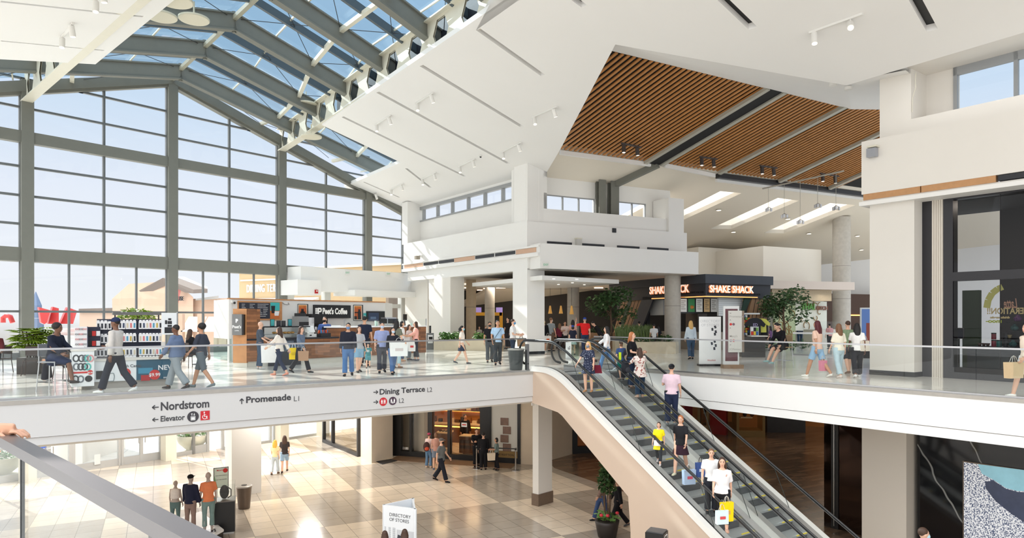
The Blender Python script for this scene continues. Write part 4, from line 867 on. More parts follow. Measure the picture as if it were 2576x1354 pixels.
# hanging lamp bar with five clusters
A_, B_ = at(1918,475,36.), at(2123,430,33.5); t = thing('ceiling_hanging_light_bar','thin pale bar with cables and five clusters of small spots under the far ceiling','hanging lamp',A_)
MB().tube([(0,0,0),B_-A_],.04,8).build('bar',PALE,t)
for k, (x, y, y0) in enumerate(((1933,521,472),(1973,537,463),(2013,552,454),(2057,511,444),(2103,517,434))):
    f_ = (x-1918)/(2123-1918); Y_ = 36+(33.5-36)*f_; c = at(x,y,Y_)-A_; c0 = at(x,y0,Y_)-A_; pr = MB().tube([c0,c],.01,5).build('cable',PALE,t); h = MB()
    for a in range(3): d = Vector((math.cos(a*2.1),math.sin(a*2.1),-.5)); h.tube([c,c+d*.16],.015,5); h.tube([c+d*.14,c+d*.14-Vector((0,0,.16))],.06,8)
    h.build('spot_cluster',CHROME,pr,35)
for x, y in ((1998,455),): 
    p = wpp(2055,448); MB().tube([(A_.lerp(B_,.5)-A_),(p.x-A_.x,p.y-A_.y,wp(p.x,p.y)-A_.z)],.008,5).build('cable',PALE,t)
# round cream plates and gussets at the beam ends
for (x, y, Y, r), lab in zip(((405,41,22.6,.5),(488,48,23.4,.5),(440,2,20,.5),(770,262,32.6,.52),(783,344,32.9,.5)),('round cream plate by the left ceiling corner','round cream plate hanging under the second rafter','round cream plate at the top edge of the picture','round cream plate above the end of the right eave beam','round cream plate below the end of the right eave beam')):
    p = at(x,y,Y); o = MB().lathe((p.x,p.y,p.z-.04),[(r-.02,0),(r,.02),(r,.07)],28); o.tube([p,(p.x,p.y,p.z+.6)],.03,6); tag(o.build('ceiling_round_plate',mat('cream_plate',(208,202,182),.6,noise=.06,scale=30),None,40),lab,'roof plate','round plates under the glass roof')
# small wall fittings
def onface(Lx, px, py, o=0.): s_, z = Lx.sz(px,py,o); return face(Lx.p(s_,o,z),Lx.d)
GREEN = mat('exit_green', (120,168,140), .5, emit=.3)
BK = GW.off(-1.5)
for Lx, px, py, lab in ((BK,873,686,'white exit sign on the bulkhead, left of two'),(BK,976,689,'white exit sign on the bulkhead, right of two'),(BR.off(0),1372,666,'white exit sign on the projecting white band')):
    M = onface(Lx,px,py); t = thing('exit_sign',lab,'exit sign'); MB().box(-.17,.17,-.12,.12,0,.05,M).build('housing',WSPOT,t); text('EXIT','lettering',GREEN,M,0,-.05,.051,.13,t,.002,.004,'CENTER')
M = onface(Ln(*GW.p(0,-1.9),*GW.d),795,734); t = thing('wall_fire_alarm','small red fire alarm on the white bulkhead','fire alarm'); MB().box(-.09,.09,-.1,.1,0,.07,M).build('body',mat('alarm_red',(176,36,36),.4),t); MB().box(-.04,.04,.0,.06,.07,.09,M).build('strobe',WSPOT,t)
M = onface(CBL,1062,645); t = thing('wall_camera','white camera bracket on the sunlit wall corner','camera'); MB().box(-.06,.06,-.06,.06,0,.25,M).build('arm',WSPOT,t); MB().box(-.12,.12,-.2,-.0,.2,.45,M).build('body',mat('camera_grey',(150,140,126),.5),t)
M = onface(CBR,1452,608); t = thing('wall_speaker','small grey speaker on the white wall above the vents','speaker'); MB().box(-.14,.14,-.2,.1,0,.22,M).build('body',mat('speaker_grey',(196,194,188),.5),t); MB().box(-.16,.16,.1,.16,0,.2,M).build('bracket',BEIGE,t)
M = onface(CBR,1544.5,580); tag(MB().box(-.11,.11,-.11,.11,0,.05,M).build('wall_sensor_box',BLACK),'small black square sensor on the white wall','sensor')
M = onface(RW.off(-.2),2196,384); t = thing('wall_floodlight','square glass-fronted floodlight on the corner of the right wing','floodlight'); MB().box(-.1,.16,-.16,.1,.02,.2,M).build('body',mat('flood_glass',(150,152,158),.15),t); MB().box(-.08,.2,.12,.17,0,.22,M).build('bracket',BEIGE,t)
M = onface(RW.off(.5),2300,230,.0); tag(MB().tube([M@Vector(p) for p in ((.06,.55,.02),(.04,.3,.03),(.05,.1,.02),(-.04,-.2,.03),(-.05,-.6,.02))],.012,5).build('wall_cable',BEIGE),'loose pale cable hanging in the niche by the high window','cable')
# ================================================================== COFFEE BAR
PK = Ln(-9.14,23.5,.828,1)
def woodmat(name, c, bw, bh, rot=0, var=.35):
    m = bpy.data.materials.new(name); m.use_nodes = True; t = m.node_tree; b = t.nodes['Principled BSDF']; L = t.links.new
    tc = N(t,'ShaderNodeTexCoord'); mp = N(t,'ShaderNodeMapping'); mp.inputs['Rotation'].default_value = (0,0,rot); L(tc.outputs['Object'],mp.inputs[0])
    sp_ = N(t,'ShaderNodeSeparateXYZ'); L(mp.outputs[0],sp_.inputs[0]); cb_ = N(t,'ShaderNodeCombineXYZ'); L(sp_.outputs[0],cb_.inputs[0]); L(sp_.outputs[2],cb_.inputs[1])
    br = N(t,'ShaderNodeTexBrick'); br.inputs['Scale'].default_value = 1; br.inputs['Brick Width'].default_value = bw; br.inputs['Row Height'].default_value = bh; br.inputs['Mortar Size'].default_value = .003; br.inputs['Bias'].default_value = -.1
    k = lin(c); br.inputs['Color1'].default_value = tuple(x*(1-var) for x in k[:3])+(1,); br.inputs['Color2'].default_value = tuple(min(1,x*(1+var)) for x in k[:3])+(1,); br.inputs['Mortar'].default_value = tuple(x*.4 for x in k[:3])+(1,)
    L(cb_.outputs[0],br.inputs[0]); nz = N(t,'ShaderNodeTexNoise'); nz.inputs['Scale'].default_value = 7; L(tc.outputs['Object'],nz.inputs['Vector'])
    mx = N(t,'ShaderNodeMix', data_type='RGBA', blend_type='MULTIPLY'); mx.inputs[0].default_value = .6; rr = N(t,'ShaderNodeMapRange'); rr.inputs[3].default_value = .6; rr.inputs[4].default_value = 1.3; L(nz.outputs['Fac'],rr.inputs[0])
    L(br.outputs['Color'],mx.inputs[6]); L(rr.outputs[0],mx.inputs[7]); L(mx.outputs[2],b.inputs['Base Color']); b.inputs['Roughness'].default_value = .45; return m
RECL = woodmat('reclaimed_planks', (150,98,62), .55, .09, -PK.d.angle_signed(Vector((1,0))) if False else -math.atan2(PK.d.y,PK.d.x))
LWOOD = mat('light_wood', (200,142,92), .45, noise=.22, scale=6); KICK = mat('toe_kick', (222,219,208), .6); CTOP = mat('dark_counter', (40,42,48), .3)
PB = PK.off(3.2); bs0, bs1 = PB.s(576), PB.s(969); zt = PB.z(576,753)
t = thing('coffee_bar_back_wall','white back wall of the coffee bar carrying menu, posters and sign','partition wall')
MB().lb(PB,bs0,bs1,0,.12,5,zt).build('panel',WHITE,t); MB().lb(PB,bs0,bs1,-.03,.15,zt,zt+.05).build('cap',LWOOD,t)
r0 = PB.p(bs1); r1 = at(988,800,PB.p(bs1).y+2.0); mb = MB(); Lr = Ln(r0.x,r0.y,r1.x-r0.x,r1.y-r0.y); mb.lb(Lr,0,1.9,0,.12,5,zt); mb.build('side_panel',WHITE,t)
l0 = PB.p(bs0); l1 = at(538,800,l0.y+1.6); Ll = Ln(l0.x,l0.y,l1.x-l0.x,l1.y-l0.y); MB().lb(Ll,0,(l1.xy-l0).length,-.1,0,5.9,zt).build('side_panel',WHITE,t)
MB().lb(Ll,-.1,(l1.xy-l0).length+.2,-.06,-.04,5.05,5.9).build('glass_screen',glass('pale_green_glass',(.82,.93,.90),.05,.5),t)
PF = lambda px, py, o=-.02: onface(PB,px,py,o)
def rect_on(Lx, px0, px1, py0, py1, m, o0, th, parent, name):
    """panel covering an image rectangle on a wall plane"""
    s0, s1 = Lx.s(px0,o0), Lx.s(px1,o0); zb, zt_ = Lx.z(px0,py1,o0), Lx.z(px0,py0,o0); return MB().lb(Lx,s0,s1,o0-th,o0,zb,zt_).build(name,m,parent)
TEAL = mat('poster_teal', (64,178,176), .5); ORNG = mat('poster_orange', (206,112,52), .5); MENU = mat('menu_slate', (44,46,58), .5); CREAM = mat('cream_card', (232,226,208), .6); CHALK = mat('chalk_text', (198,198,198), .6)
t = thing('menu_board','wood framed dark coffee menu board with teal and orange drink poster','menu board')
rect_on(PB,597,708,757,806,LWOOD,0,.05,t,'frame'); pnl = rect_on(PB,601,679,761,802,MENU,-.05,.01,t,'menu_panel'); ps = rect_on(PB,680,703,761,782,TEAL,-.05,.01,t,'drink_poster'); rect_on(PB,680,703,782,802,ORNG,-.05,.01,t,'drink_poster_base')
mb = MB(); rnd = random.Random(4)
for cx in (608,628,648,662):
    for k in range(8):
        y = 765+k*4.3; a = PB.s(cx,-.06); mb.lb(PB,a,a+rnd.uniform(.1,.26),-.064,-.06,PB.z(cx,y+1.3,-.06),PB.z(cx,y,-.06))
mb.build('menu_lines',CHALK,pnl)
for px, py, r, h, m in ((687,779,.09,.3,BLACK),(696,789,.12,.18,WSYM)):
    M = PF(px,py,-.062); mb = MB(); mb.add([M@Vector(p) for p in ((-r*.75,-h/2,0),(r*.75,-h/2,0),(r,h/2,0),(-r,h/2,0),(-r*.75,-h/2,.004),(r*.75,-h/2,.004),(r,h/2,.004),(-r,h/2,.004))],[(4,5,6,7),(0,1,5,4),(1,2,6,5),(2,3,7,6),(3,0,4,7)]); mb.build('printed_cup',m,ps)
def poster(px0, px1, py0, py1, lab, fig):
    t = thing('poster', lab, 'poster', (0,0,0), 0, 'framed orange posters'); rect_on(PB,px0,px1,py0,py1,BLACK,0,.04,t,'frame'); rect_on(PB,px0+1.5,px1-1.5,py0+1.5,py1-1.5,CREAM,-.04,.005,t,'mount')
    pr = rect_on(PB,px0+3,px1-3,py0+3,py1-3,mat('poster_burnt_orange',(196,98,50),.5),-.046,.004,t,'print'); text("PEET'S",'poster_title',mat('poster_gold',(224,150,60),.5),PF((px0+px1)/2,py0+8.5,-.052),0,0,0,.13,pr,.002,.003,'CENTER')
    mb = MB()
    for x0, y0, x1, y1 in fig: mb.lb(PB,PB.s(px0+x0*(px1-px0),-.052),PB.s(px0+x1*(px1-px0),-.052),-.056,-.05,PB.z(px0,py0+y1*(py1-py0),-.05),PB.z(px0,py0+y0*(py1-py0),-.05))
    mb.build('printed_figure',BLACK,pr)
poster(748.5,774,765,806,'black framed orange poster left of the coffee sign',[(.36,.3,.62,.5),(.28,.46,.74,.92),(.22,.6,.8,.75)])
poster(888.5,912,767,807,'black framed orange poster right of the coffee sign',[(.55,.28,.75,.44),(.5,.42,.82,.92),(.15,.45,.55,.52),(.12,.72,.4,.92)])
t = thing('shop_sign','black rectangular sign with white Peet\'s Coffee lettering on the coffee bar wall','sign')
t['label'] = 'black rectangular sign with white coffee lettering above the barista'
rect_on(PB,787,879,767,800.5,BLACK,0,.1,t,'panel'); SGW = mat('sign_white', (245,243,236), .5, emit=.25)
s0 = PB.s(811,-.1); o = text("Peet's Coffee",'lettering',SGW,face(PB.p(s0,-.102,PB.z(811,790,-.1)),PB.d),0,0,0,.36,t,.004,.012,'LEFT',.06); fitx(o,PB.s(873,-.1)-s0)
M = PF(800,784,-.1); mb = MB()
for k in range(5): mb.box(-.14,.0,-.16+k*.065,-.16+k*.065+.045,0,.006,M)
mb.box(.0,.05,-.16,.16,0,.006,M); mb.box(.05,.15,.1,.16,0,.006,M); mb.box(.05,.15,-.03,.03,0,.006,M); mb.box(.12,.18,.0,.13,0,.006,M); mb.build('logo',SGW,t)
t = thing('notice','small teal notice beside the right orange poster','notice'); rect_on(PB,914,921,788,800,TEAL,0,.02,t,'card'); text('204','number',WSYM,PF(917.5,797,-.022),0,0,0,.08,t,.002,.002,'CENTER')
t = thing('menu_screen','dark blue framed board on the right part of the coffee bar wall','menu board'); rect_on(PB,921,966,783,808,BLACK,0,.06,t,'frame'); rect_on(PB,927,953,787,808,mat('navy_board',(44,62,92),.4),-.06,.005,t,'screen'); rect_on(PB,932,946,797,803,mat('navy_board_text',(96,120,150),.4),-.066,.002,t,'screen_text')
M = PF(584,759,-.02); t = thing('wall_camera','small white camera at the top left of the coffee bar wall','camera'); MB().box(-.05,.05,-.05,.05,0,.1,M).build('body',WSPOT,t); MB().ball(M@Vector((.04,-.05,.1)),.05).build('dome',DARK,t,True)
M = PF(718,764.5,-.02); tag(MB().tube([M@Vector(p) for p in ((-.13,.04,0),(-.11,-.02,.1),(0,-.04,.12),(.11,-.02,.1),(.13,.04,0))],.018,6).build('wall_bracket',CHROME),'curved steel bracket right of the menu board','bracket')
# counter
t = thing('coffee_counter','coffee bar counter faced with reclaimed wood planks on a pale toe kick','counter')
c0, c1, c2, c3 = .0, PK.s(676), PK.s(852), PK.s(1072)
MB().lb(PK,c0,c3,.05,.8,5,5.2).build('toe_kick',KICK,t)
MB().lb(PK,.1,c1,0,.8,5.2,5.98).build('front_panel',RECL,t); MB().lb(PK,PK.s(755),c2,0,.8,5.2,5.93).build('front_panel',RECL,t); MB().lb(PK,c2,c3,0,.8,5.2,6.33).build('front_panel',RECL,t)
MB().lb(PK,c0,c2,-.03,.85,5.93,5.99).build('worktop',CTOP,t); MB().lb(PK,c2-.05,c3+.02,-.05,.9,6.33,6.38).build('worktop',WSYM,t)
t = thing('drinks_cooler','dark open drinks cooler let into the coffee counter','cooler'); MB().lb(PK,c1,PK.s(755),-.06,.75,5,5.93).build('cabinet',mat('cooler_navy',(44,50,60),.4),t)
MB().lb(PK,c1+.2,PK.s(755)-.3,-.062,-.05,5.5,5.88).build('opening',mat('cooler_inside',(90,100,112),.4),t)
BOT = mat('bottle_blue', (120,150,178), .2)
for k in range(5):
    q = PK.p(PK.s(716)+.12*k,-.12); o = MB().lathe((q.x,q.y,5.56),[(.035,0),(.035,.16),(.015,.2),(.015,.23)],8).build('water_bottle',BOT,None,True); tag(o,'water bottle in the open cooler of the coffee counter','bottle','bottles in the coffee cooler')
g = thing('counter_glass_shield','low clear glass shield on the raised end of the coffee counter','glass shield'); q0 = PK.s(866)
MB().lb(PK,q0,c3,.0,.015,6.38,6.66).build('glass',GLB,g)
for s_ in (q0,(q0+c3)/2,c3): MB().lb(PK,s_-.015,s_+.015,-.005,.02,6.38,6.68).build('post',CHROME,g)
# wooden tower with the grey sign
tw = thing('wooden_tower','tall square wooden tower with a grey coffee sign at the counter end','sign tower'); T2 = Ln(PK.a.x,PK.a.y,-1.2,.42); pw = Ln(PK.a.x,PK.a.y,-.94,.35); wL = 0
k_ = (586-CX)/F; n_ = Vector((-1,.16)).normalized(); tt = (k_*PK.a.y-PK.a.x)/(n_.x-k_*n_.y); TL = Ln(PK.a.x+n_.x*tt,PK.a.y+n_.y*tt,-n_.x,-n_.y)
MB().lb(TL,0,tt,0,.55,5.16,7.03).build('shaft',LWOOD,tw); MB().lb(TL,.0,tt,.02,.5,5,5.16).build('plinth',KICK,tw)
PK0 = PK.s(620); MB().lb(PK,0,.5,-.012,.1,5.2,7.02).build('side_planks',RECL,tw)
a, b = TL.s(589), TL.s(613); sgn = MB().lb(TL,a,b,-.12,-.02,6.12,6.84).build('sign_panel',mat('sign_grey',(124,124,124),.4),tw); MB().lb(TL,b,b+.06,-.11,0,6.13,6.83).build('sign_return',BLACK,sgn)
M = face(TL.p(a+.17,-.122,6.36),TL.d); text("Peet's",'lettering',WSYM,M,0,0,0,.14,sgn,.003,.004,'CENTER'); text('COFFEE','lettering_small',WSYM,M,0,-.1,0,.045,sgn,.002,.001,'CENTER'); text('P','logo',WSYM,M,0,.2,0,.16,sgn,.003,.012,'CENTER')
# things on and behind the counter
def onbar(px, o, z): q = PK.p(PK.s(px,o),o); return Vector((q.x,q.y,z))
rz = math.atan2(PK.d.y,PK.d.x); EQ = mat('equipment_grey', (150,152,152), .4, .3, noise=.08); PLW = mat('register_white', (240,240,238), .35)
for px, lab in ((778,'white register left of the barista'),(848,'white register right of the barista')):
    t = thing('cash_register',lab,'cash register',onbar(px,.4,5.99),rz,'white registers on the coffee counter'); MB().box(-.2,.2,-.18,.18,0,.12).build('base',PLW,t); MB().bar((0,0,.1),(0,.05,.28),.1,.08).build('stand',PLW,t)
    M = Matrix.Translation((0,.0,.3))@Matrix.Rotation(-.5,4,'X'); MB().box(-.21,.21,-.015,.015,-.14,.14,M).build('screen',PLW,t); MB().box(-.1,-.02,-.19,-.18,.05,.09).build('card_slot',BLACK,t)
t = thing('snack_basket','dark basket of red and blue snack packs in front of the barista','basket',onbar(815,.2,5.99),rz); MB().box(-.22,.22,-.13,.13,0,.14).build('tray',DARK,t); rn = random.Random(2)
for k in range(9):
    o = MB().box(-.03,.03,-.02,.02,-.06,.09,Matrix.Translation(onbar(815,.2,6.16)+Vector((0,0,.0)))@Matrix.Rotation(rz,4,'Z')@Matrix.Translation((-.19+.047*k,rn.uniform(-.05,.05),0))@Matrix.Rotation(rn.uniform(-.3,.3),4,'Y')).build('snack_pack',mat(['pack_orange','pack_blue','pack_maroon'][k%3],[(206,84,44),(70,130,180),(130,50,56)][k%3],.4)); tag(o,['orange','blue','maroon'][k%3]+' snack pack in the basket on the coffee counter','snack pack','snack packs in the basket')
t = thing('pastry_case','glass pastry case with black frame on the coffee counter','display case',onbar(712,.45,5.99),rz); MB().box(-.95,.95,-.3,.3,.38,.42).build('lid',BLACK,t); MB().box(-.95,.95,-.3,-.29,.02,.38).build('glass',GLB,t); MB().box(-.95,.95,-.2,.25,.12,.14).build('shelf',EQ,t); MB().box(-.97,-.93,-.3,.3,0,.4).build('post',BLACK,t)
for k in range(6): q = onbar(690+9*k,.4,6.17); tag(MB().ball(q,(.09,.07,.045),8,6).build('pastry',mat('pastry_gold',(214,160,90),.6,noise=.2),None,True),'golden pastry inside the glass case','pastry','pastries in the glass case')
for px, c, lab in ((685,(70,170,170),'teal framed drink card on the pastry case'),(701,(50,50,56),'dark price card on the pastry case, left'),(713,(60,60,64),'dark price card on the pastry case, right'),(729,(60,150,160),'tall framed drink card on the pastry case')):
    t = thing('card_stand',lab,'card stand',onbar(px,.35,6.41),rz,'card stands on the pastry case'); hh = .26 if c[1] > 100 else .2; MB().box(-.085,.085,-.01,.01,0,hh).build('frame',BLACK,t); MB().box(-.07,.07,-.014,-.01,.015,hh-.015).build('print',mat('card_%d'%px,c,.5),t)
def onback(px, z=5, o=2.75): q = PK.p(PK.s(px,o),o); return Vector((q.x,q.y,z))
t = thing('back_counter','long back counter behind the coffee bar','counter'); MB().lb(PK,PK.s(640,2.6),PK.s(960,2.6),2.5,3.18,5,5.88).build('cabinet',mat('back_grey',(176,176,174),.5),t); MB().lb(PK,PK.s(640,2.6),PK.s(960,2.6),2.46,3.2,5.88,5.93).build('worktop',CTOP,t)
t = thing('coffee_grinder','tall grey coffee machine left of the brewers','coffee machine',onback(757,5.93),rz); MB().box(-.25,.2,-.25,.25,0,.85).build('body',EQ,t); MB().box(-.25,.2,-.26,-.25,.45,.62).build('front_panel',DARK,t); MB().box(-.18,.12,-.2,.2,.85,.98).build('hopper',DARK,t); MB().box(.22,.5,-.2,.25,0,.8).build('side_unit',WSYM,t)
t = thing('coffee_brewer','black coffee brewer with steel urns behind the barista','coffee machine',onback(797,5.93),rz); MB().box(-.4,.4,-.2,.25,.55,.95).build('head',BLACK,t); MB().box(-.4,.4,.1,.25,0,.55).build('back',BLACK,t)
for k in range(4): MB().lathe((-.3+.2*k,-.05,0),[(.075,0),(.08,.4),(.05,.45)],10).build('urn',CHROME,t,True)
t = thing('espresso_machine','black espresso machine on the raised coffee counter','espresso machine',onbar(978,.55,6.38),rz); MB().box(-.35,.35,-.2,.2,.1,.3).build('body',BLACK,t); MB().box(-.33,.33,-.25,.2,0,.05).build('drip_tray',CHROME,t); MB().box(-.3,.3,-.15,.15,.3,.36).build('cup_rail',CHROME,t)
t = thing('monitor','black monitor on an arm at the end of the coffee counter','monitor',onbar(1019,.6,6.38),rz); M = Matrix.Rotation(.5,4,'Z'); MB().box(-.2,.2,-.02,.02,.22,.5,M).build('screen',BLACK,t); MB().bar((0,0,0),(0,.05,.35),.04,.04).build('stand',DARK,t)
for px, h in ((945,.22),(948,.18),(1035,.12)): tag(MB().lathe(onbar(px,.35,6.38),[(.035,0),(.045,h)],10).build('paper_cup',mat('cup_green',(196,220,206),.5),None,True),{945:'tall pale green cup on the coffee counter',948:'shorter pale green cup on the coffee counter',1035:'low cup near the right end of the coffee counter'}[px],'cup')
t = thing('standing_sign','narrow black and white shaped standing sign at the right end of the coffee counter','sign',onz(1082,880,5.0)); rzs = rz
M = Matrix.Rotation(.45,4,'Z'); MB().box(-.2,.2,-.04,.04,0,.9,M).build('panel',mat('stand_grey',(120,122,124),.4),t); MB().box(-.14,.14,-.045,-.04,.35,.8,M).build('print',WSYM,t); MB().box(-.05,.05,-.03,.03,.9,1.3,M).build('neck',DARK,t); MB().box(-.09,.12,-.05,-.045,.55,.7,M).build('print_band',BLACK,t)
# ================================================================== PHONE ACCESSORY KIOSK
q = onz(207,981,5.0); KL = Ln(q.x,q.y,1.4048,1); kz = math.atan2(1,1.4048); ks = lambda px, o=0: KL.s(px,o)
t = thing('accessory_kiosk','long low accessory kiosk with printed panels on a grey plinth','kiosk')
MB().lb(KL,ks(207),ks(425),.06,1.3,5,5.17).build('plinth',mat('plinth_grey',(168,162,154),.6),t)
WP_ = mat('panel_white', (238,240,240), .45); BLU = mat('panel_blue', (28,84,108), .45); SRED = mat('price_red', (206,48,44), .5)
b1 = MB().lb(KL,ks(237),ks(343),.0,1.35,5.17,5.67).build('front_panel',WP_,t); b2 = MB().lb(KL,ks(343),ks(433),.0,1.35,5.17,5.67).build('side_panel',BLU,t); lp_ = MB().lb(KL,ks(180,-.25),ks(237,-.25),-.25,.5,5.1,5.93).build('corner_panel',WP_,t); MB().lb(KL,ks(178,-.27),ks(238,-.27),-.27,.55,5.93,5.97).build('corner_top',mat('kiosk_cream',(226,220,210),.5),t)
MB().lb(KL,ks(237),ks(434),-.03,1.38,5.67,5.72).build('worktop',mat('kiosk_cream',(226,220,210),.5),t)
KF = KL.off(-.002); KF2 = KL.off(-.252)
mb = MB()
for i, px in enumerate((189,208,217,225)): pass
for k, (px, py, c) in enumerate(((191,902,'band_dark'),(205,902,'band_dark'),(214,902,'band_grey'),(221,902,'band_mint'),(228,902,'band_pink'),(192,923,'band_grey'),(203,923,'band_dark'),(213,923,'band_dark'),(221,923,'band_mint'),(190,954,'band_dark'),(203,954,'band_grey'))):
    M = onface(KF2,px,py); cc = {'band_dark':(52,56,60),'band_grey':(112,118,124),'band_mint':(92,190,180),'band_pink':(222,160,160)}[c]; w_ = .055
    pts = [(w_*math.cos(a),w_*1.35*math.sin(a),.004) for a in [2*math.pi*i/14 for i in range(15)]]; r = MB()
    for a, b in zip(pts,pts[1:]): r.bar(M@Vector(a),M@Vector(b),.03,.004,tuple(M.to_3x3()@Vector((0,0,1))))
    r.build('printed_band',mat(c,cc,.5),lp_)
d_, M = disc(KF2,223,953,.075,DARK,lp_,'printed_watch'); s_, z = KF2.sz(182,939); MB().lb(KF2,s_,KF2.s(226),-.004,0,z-.015,z+.025).build('price_strip',SRED,lp_); disc(KF2,227,937,.055,SRED,lp_,'price_dot'); text('$6.99','price',WSYM,onface(KF2,227,938.5),0,-.01,.008,.05,lp_,.002,.001,'CENTER')
M = onface(KF,250,944); MB().box(-.07,.07,-.1,.1,0,.006,M).build('printed_watch',DARK,b1)
M = onface(KF,276,948); pts = [(-.08,-.11),(.08,-.11),(.1,.0),(.08,.08),(-.08,.08),(-.1,0),(-.08,-.11)]; r = MB()
for a, b in zip(pts,pts[1:]): r.bar(M@Vector((a[0],a[1],.004)),M@Vector((b[0],b[1],.004)),.014,.004,tuple(M.to_3x3()@Vector((0,0,1))))
r.build('printed_case',mat('print_grey',(120,132,136),.5),b1)
text('atch Cases','panel_text',mat('print_dark',(70,74,78),.5),onface(KF,304,925),0,0,.003,.1,b1,.002,.001)
disc(KF,316,938,.11,SRED,b1,'price_dot'); text('.99','price',WSYM,onface(KF,315,943),0,0,.008,.12,b1,.002,.003,'CENTER')
text('NEVER','panel_text',WSYM,onface(KF,397,931),0,0,.003,.17,b2,.002,.003); disc(KF,389,943,.125,SRED,b2,'price_dot'); text('$9.99','price',WSYM,onface(KF,389,947),0,0,.008,.115,b2,.002,.002,'CENTER'); text('BRENTLIN','brand_line',WSYM,onface(KF,411,952),0,0,.003,.05,b2,.002)
M = onface(KF,366,951); MB().box(-.1,.1,-.07,.07,0,.006,M).build('printed_case',mat('print_red',(178,36,40),.5),b2); M = onface(KF,366,934); MB().box(-.16,.16,-.06,.08,0,.005,M).build('printed_splash',mat('print_cyan',(58,140,170),.5),b2)
# display wall of hanging phone-case packs
t = thing('display_rack','dark navy pegboard display of hanging phone cases on the kiosk','display rack'); DP = KL.off(.45); NAVY = mat('pegboard_navy', (36,38,58), .5)
MB().lb(DP,ks(244,.45),ks(281,.45),0,.06,5.72,6.68).build('panel',NAVY,t); MB().lb(DP,ks(281,.45),ks(406,.45),.05,.11,5.72,6.68).build('panel',NAVY,t); MB().lb(DP,ks(284,.45),ks(405,.45),-.05,.2,6.78,6.86).build('header_bar',mat('header_grey',(104,102,100),.5),t)
for px in (290,400): MB().lb(DP,ks(px,.45)-.015,ks(px,.45)+.015,.05,.09,6.66,6.8).build('post',DARK,t)
PACK = mat('pack_white', (236,234,234), .4); PKC = [mat('pack_insert_%d'%i,c,.4) for i, c in enumerate(((40,42,50),(60,70,96),(210,196,170),(214,120,120),(80,150,180),(200,170,80)))]
pm_ = []
for m in PKC:
    mb = MB(); mb.box(-.038,.038,-.008,.008,-.2,0); mb.box(-.028,.028,-.008,.008,0,.03); mb.cur = 1; mb.box(-.02,.02,-.012,-.008,-.17,-.05); o = mb.build('phone_case_pack',[PACK,m]); pm_.append(o)
used = set(); rn = random.Random(7); n_ = 0
for col, (p0, p1, cnt, rows) in enumerate(((247,275,4,(806,840,874)),(302,338,5,(805,838,872,893)),(353,403,7,(805,838,871,895)))):
    for ri, y0 in enumerate(rows):
        for k in range(cnt):
            px = p0+(p1-p0)*k/(cnt-1); s_ = ks(px,.42); z = EYE+(HY-y0)/F*KL.p(s_,.42).y-.03; ci = (k+ri*2)%6 if col else 0
            o = pm_[ci]
            if ci in used: o = pm_[ci].copy(); C.objects.link(o)
            used.add(ci); q = KL.p(s_,.40); o.location = (q.x,q.y,z); o.rotation_euler = (0,rn.uniform(-.04,.04),kz)
            tag(o,'white phone case pack in %s row of the %s display column' % (('top','second','third','bottom')[ri],('left','middle','right')[col]),'phone case','phone case packs in %s row, %s column' % (('top','second','third','bottom')[ri],('left','middle','right')[col]))
for i, o in enumerate(pm_):
    if i not in used: bpy.data.objects.remove(o)
t = thing('banner','white hanging banner with small robot drawings at the right end of the kiosk','banner'); a, b = ks(406,.3), ks(447,.3); bn = MB().lb(KL,a,b,.28,.3,6.28,6.84).build('sheet',WP_,t)
M = face(KL.p((a+b)/2,.277,6.65),KL.d); symbol(M,[(-.05,.05,-.1,-.02),(-.035,.035,.0,.05),(-.11,-.06,-.1,-.0),(-.12,.12,-.33,-.18),(-.05,.05,-.17,-.12)],bn,DARK,.0); MB().lb(KL,b-.03,b,.28,.31,5.7,6.86).build('pole',CHROME,t)
t = thing('sunglasses_rack','white turning rack of sunglasses at the left end of the kiosk','display rack'); c = KL.p(ks(212,.2),.2); MB().lathe((c.x,c.y,5.97),[(.2,0),(.2,.03),(.02,.04),(.02,.5)],12).build('stand',PACK,t); M = Matrix.Translation((c.x,c.y,6.0))@Matrix.Rotation(kz,4,'Z')
MB().box(-.2,.05,-.14,-.12,.02,.5,M).build('panel',PACK,t); MB().box(.05,.07,-.14,.14,.02,.5,M).build('panel',mat('rack_dark',(60,62,80),.5),t)
for r_ in range(4):
    for k in range(3):
        o = MB(); m4 = M@Matrix.Translation((-.15+.075*k,-.16,.08+.12*r_)); o.tube([m4@Vector((.02*math.cos(a)-.022,0,.016*math.sin(a))) for a in [i*.8 for i in range(8)]],.004,5); o.tube([m4@Vector((.02*math.cos(a)+.022,0,.016*math.sin(a))) for a in [i*.8 for i in range(8)]],.004,5)
        tag(o.build('sunglasses',[BLACK,SRED][(r_+k)%2]),'pair of sunglasses on the white rack, %s row from the bottom' % ('first','second','third','fourth')[r_],'sunglasses','sunglasses on the rack, row %s' % ('one','two','three','four')[r_])
for k, (px, z) in enumerate(((222,6.2),(232,6.32),(241,6.42))):
    pass
t = thing('cable_rack','small rack of dark boxed cables beside the sunglasses','display rack'); M = Matrix.Translation(KL.p(ks(236,.3),.3,5.97))@Matrix.Rotation(kz,4,'Z'); MB().box(-.14,.14,0,.1,0,.52,M).build('panel',NAVY,t)
for k in range(6): tag(MB().box(-.04,.04,-.03,0,0,.12,M@Matrix.Translation((-.09+.09*(k%3),0,.06+.24*(k//3)))).build('cable_box',[BLACK,SRED,PACK][k%3]),['black','red','white'][k%3]+' boxed cable on the small rack, %s row' % ('lower','upper')[k//3],'box','boxed cables on the kiosk rack')
t = thing('laptop','closed silver laptop on the kiosk ledge','laptop',KL.p(ks(262,.1),.1,5.72),kz); MB().box(-.16,.16,-.11,.11,0,.02).build('body',CHROME,t)
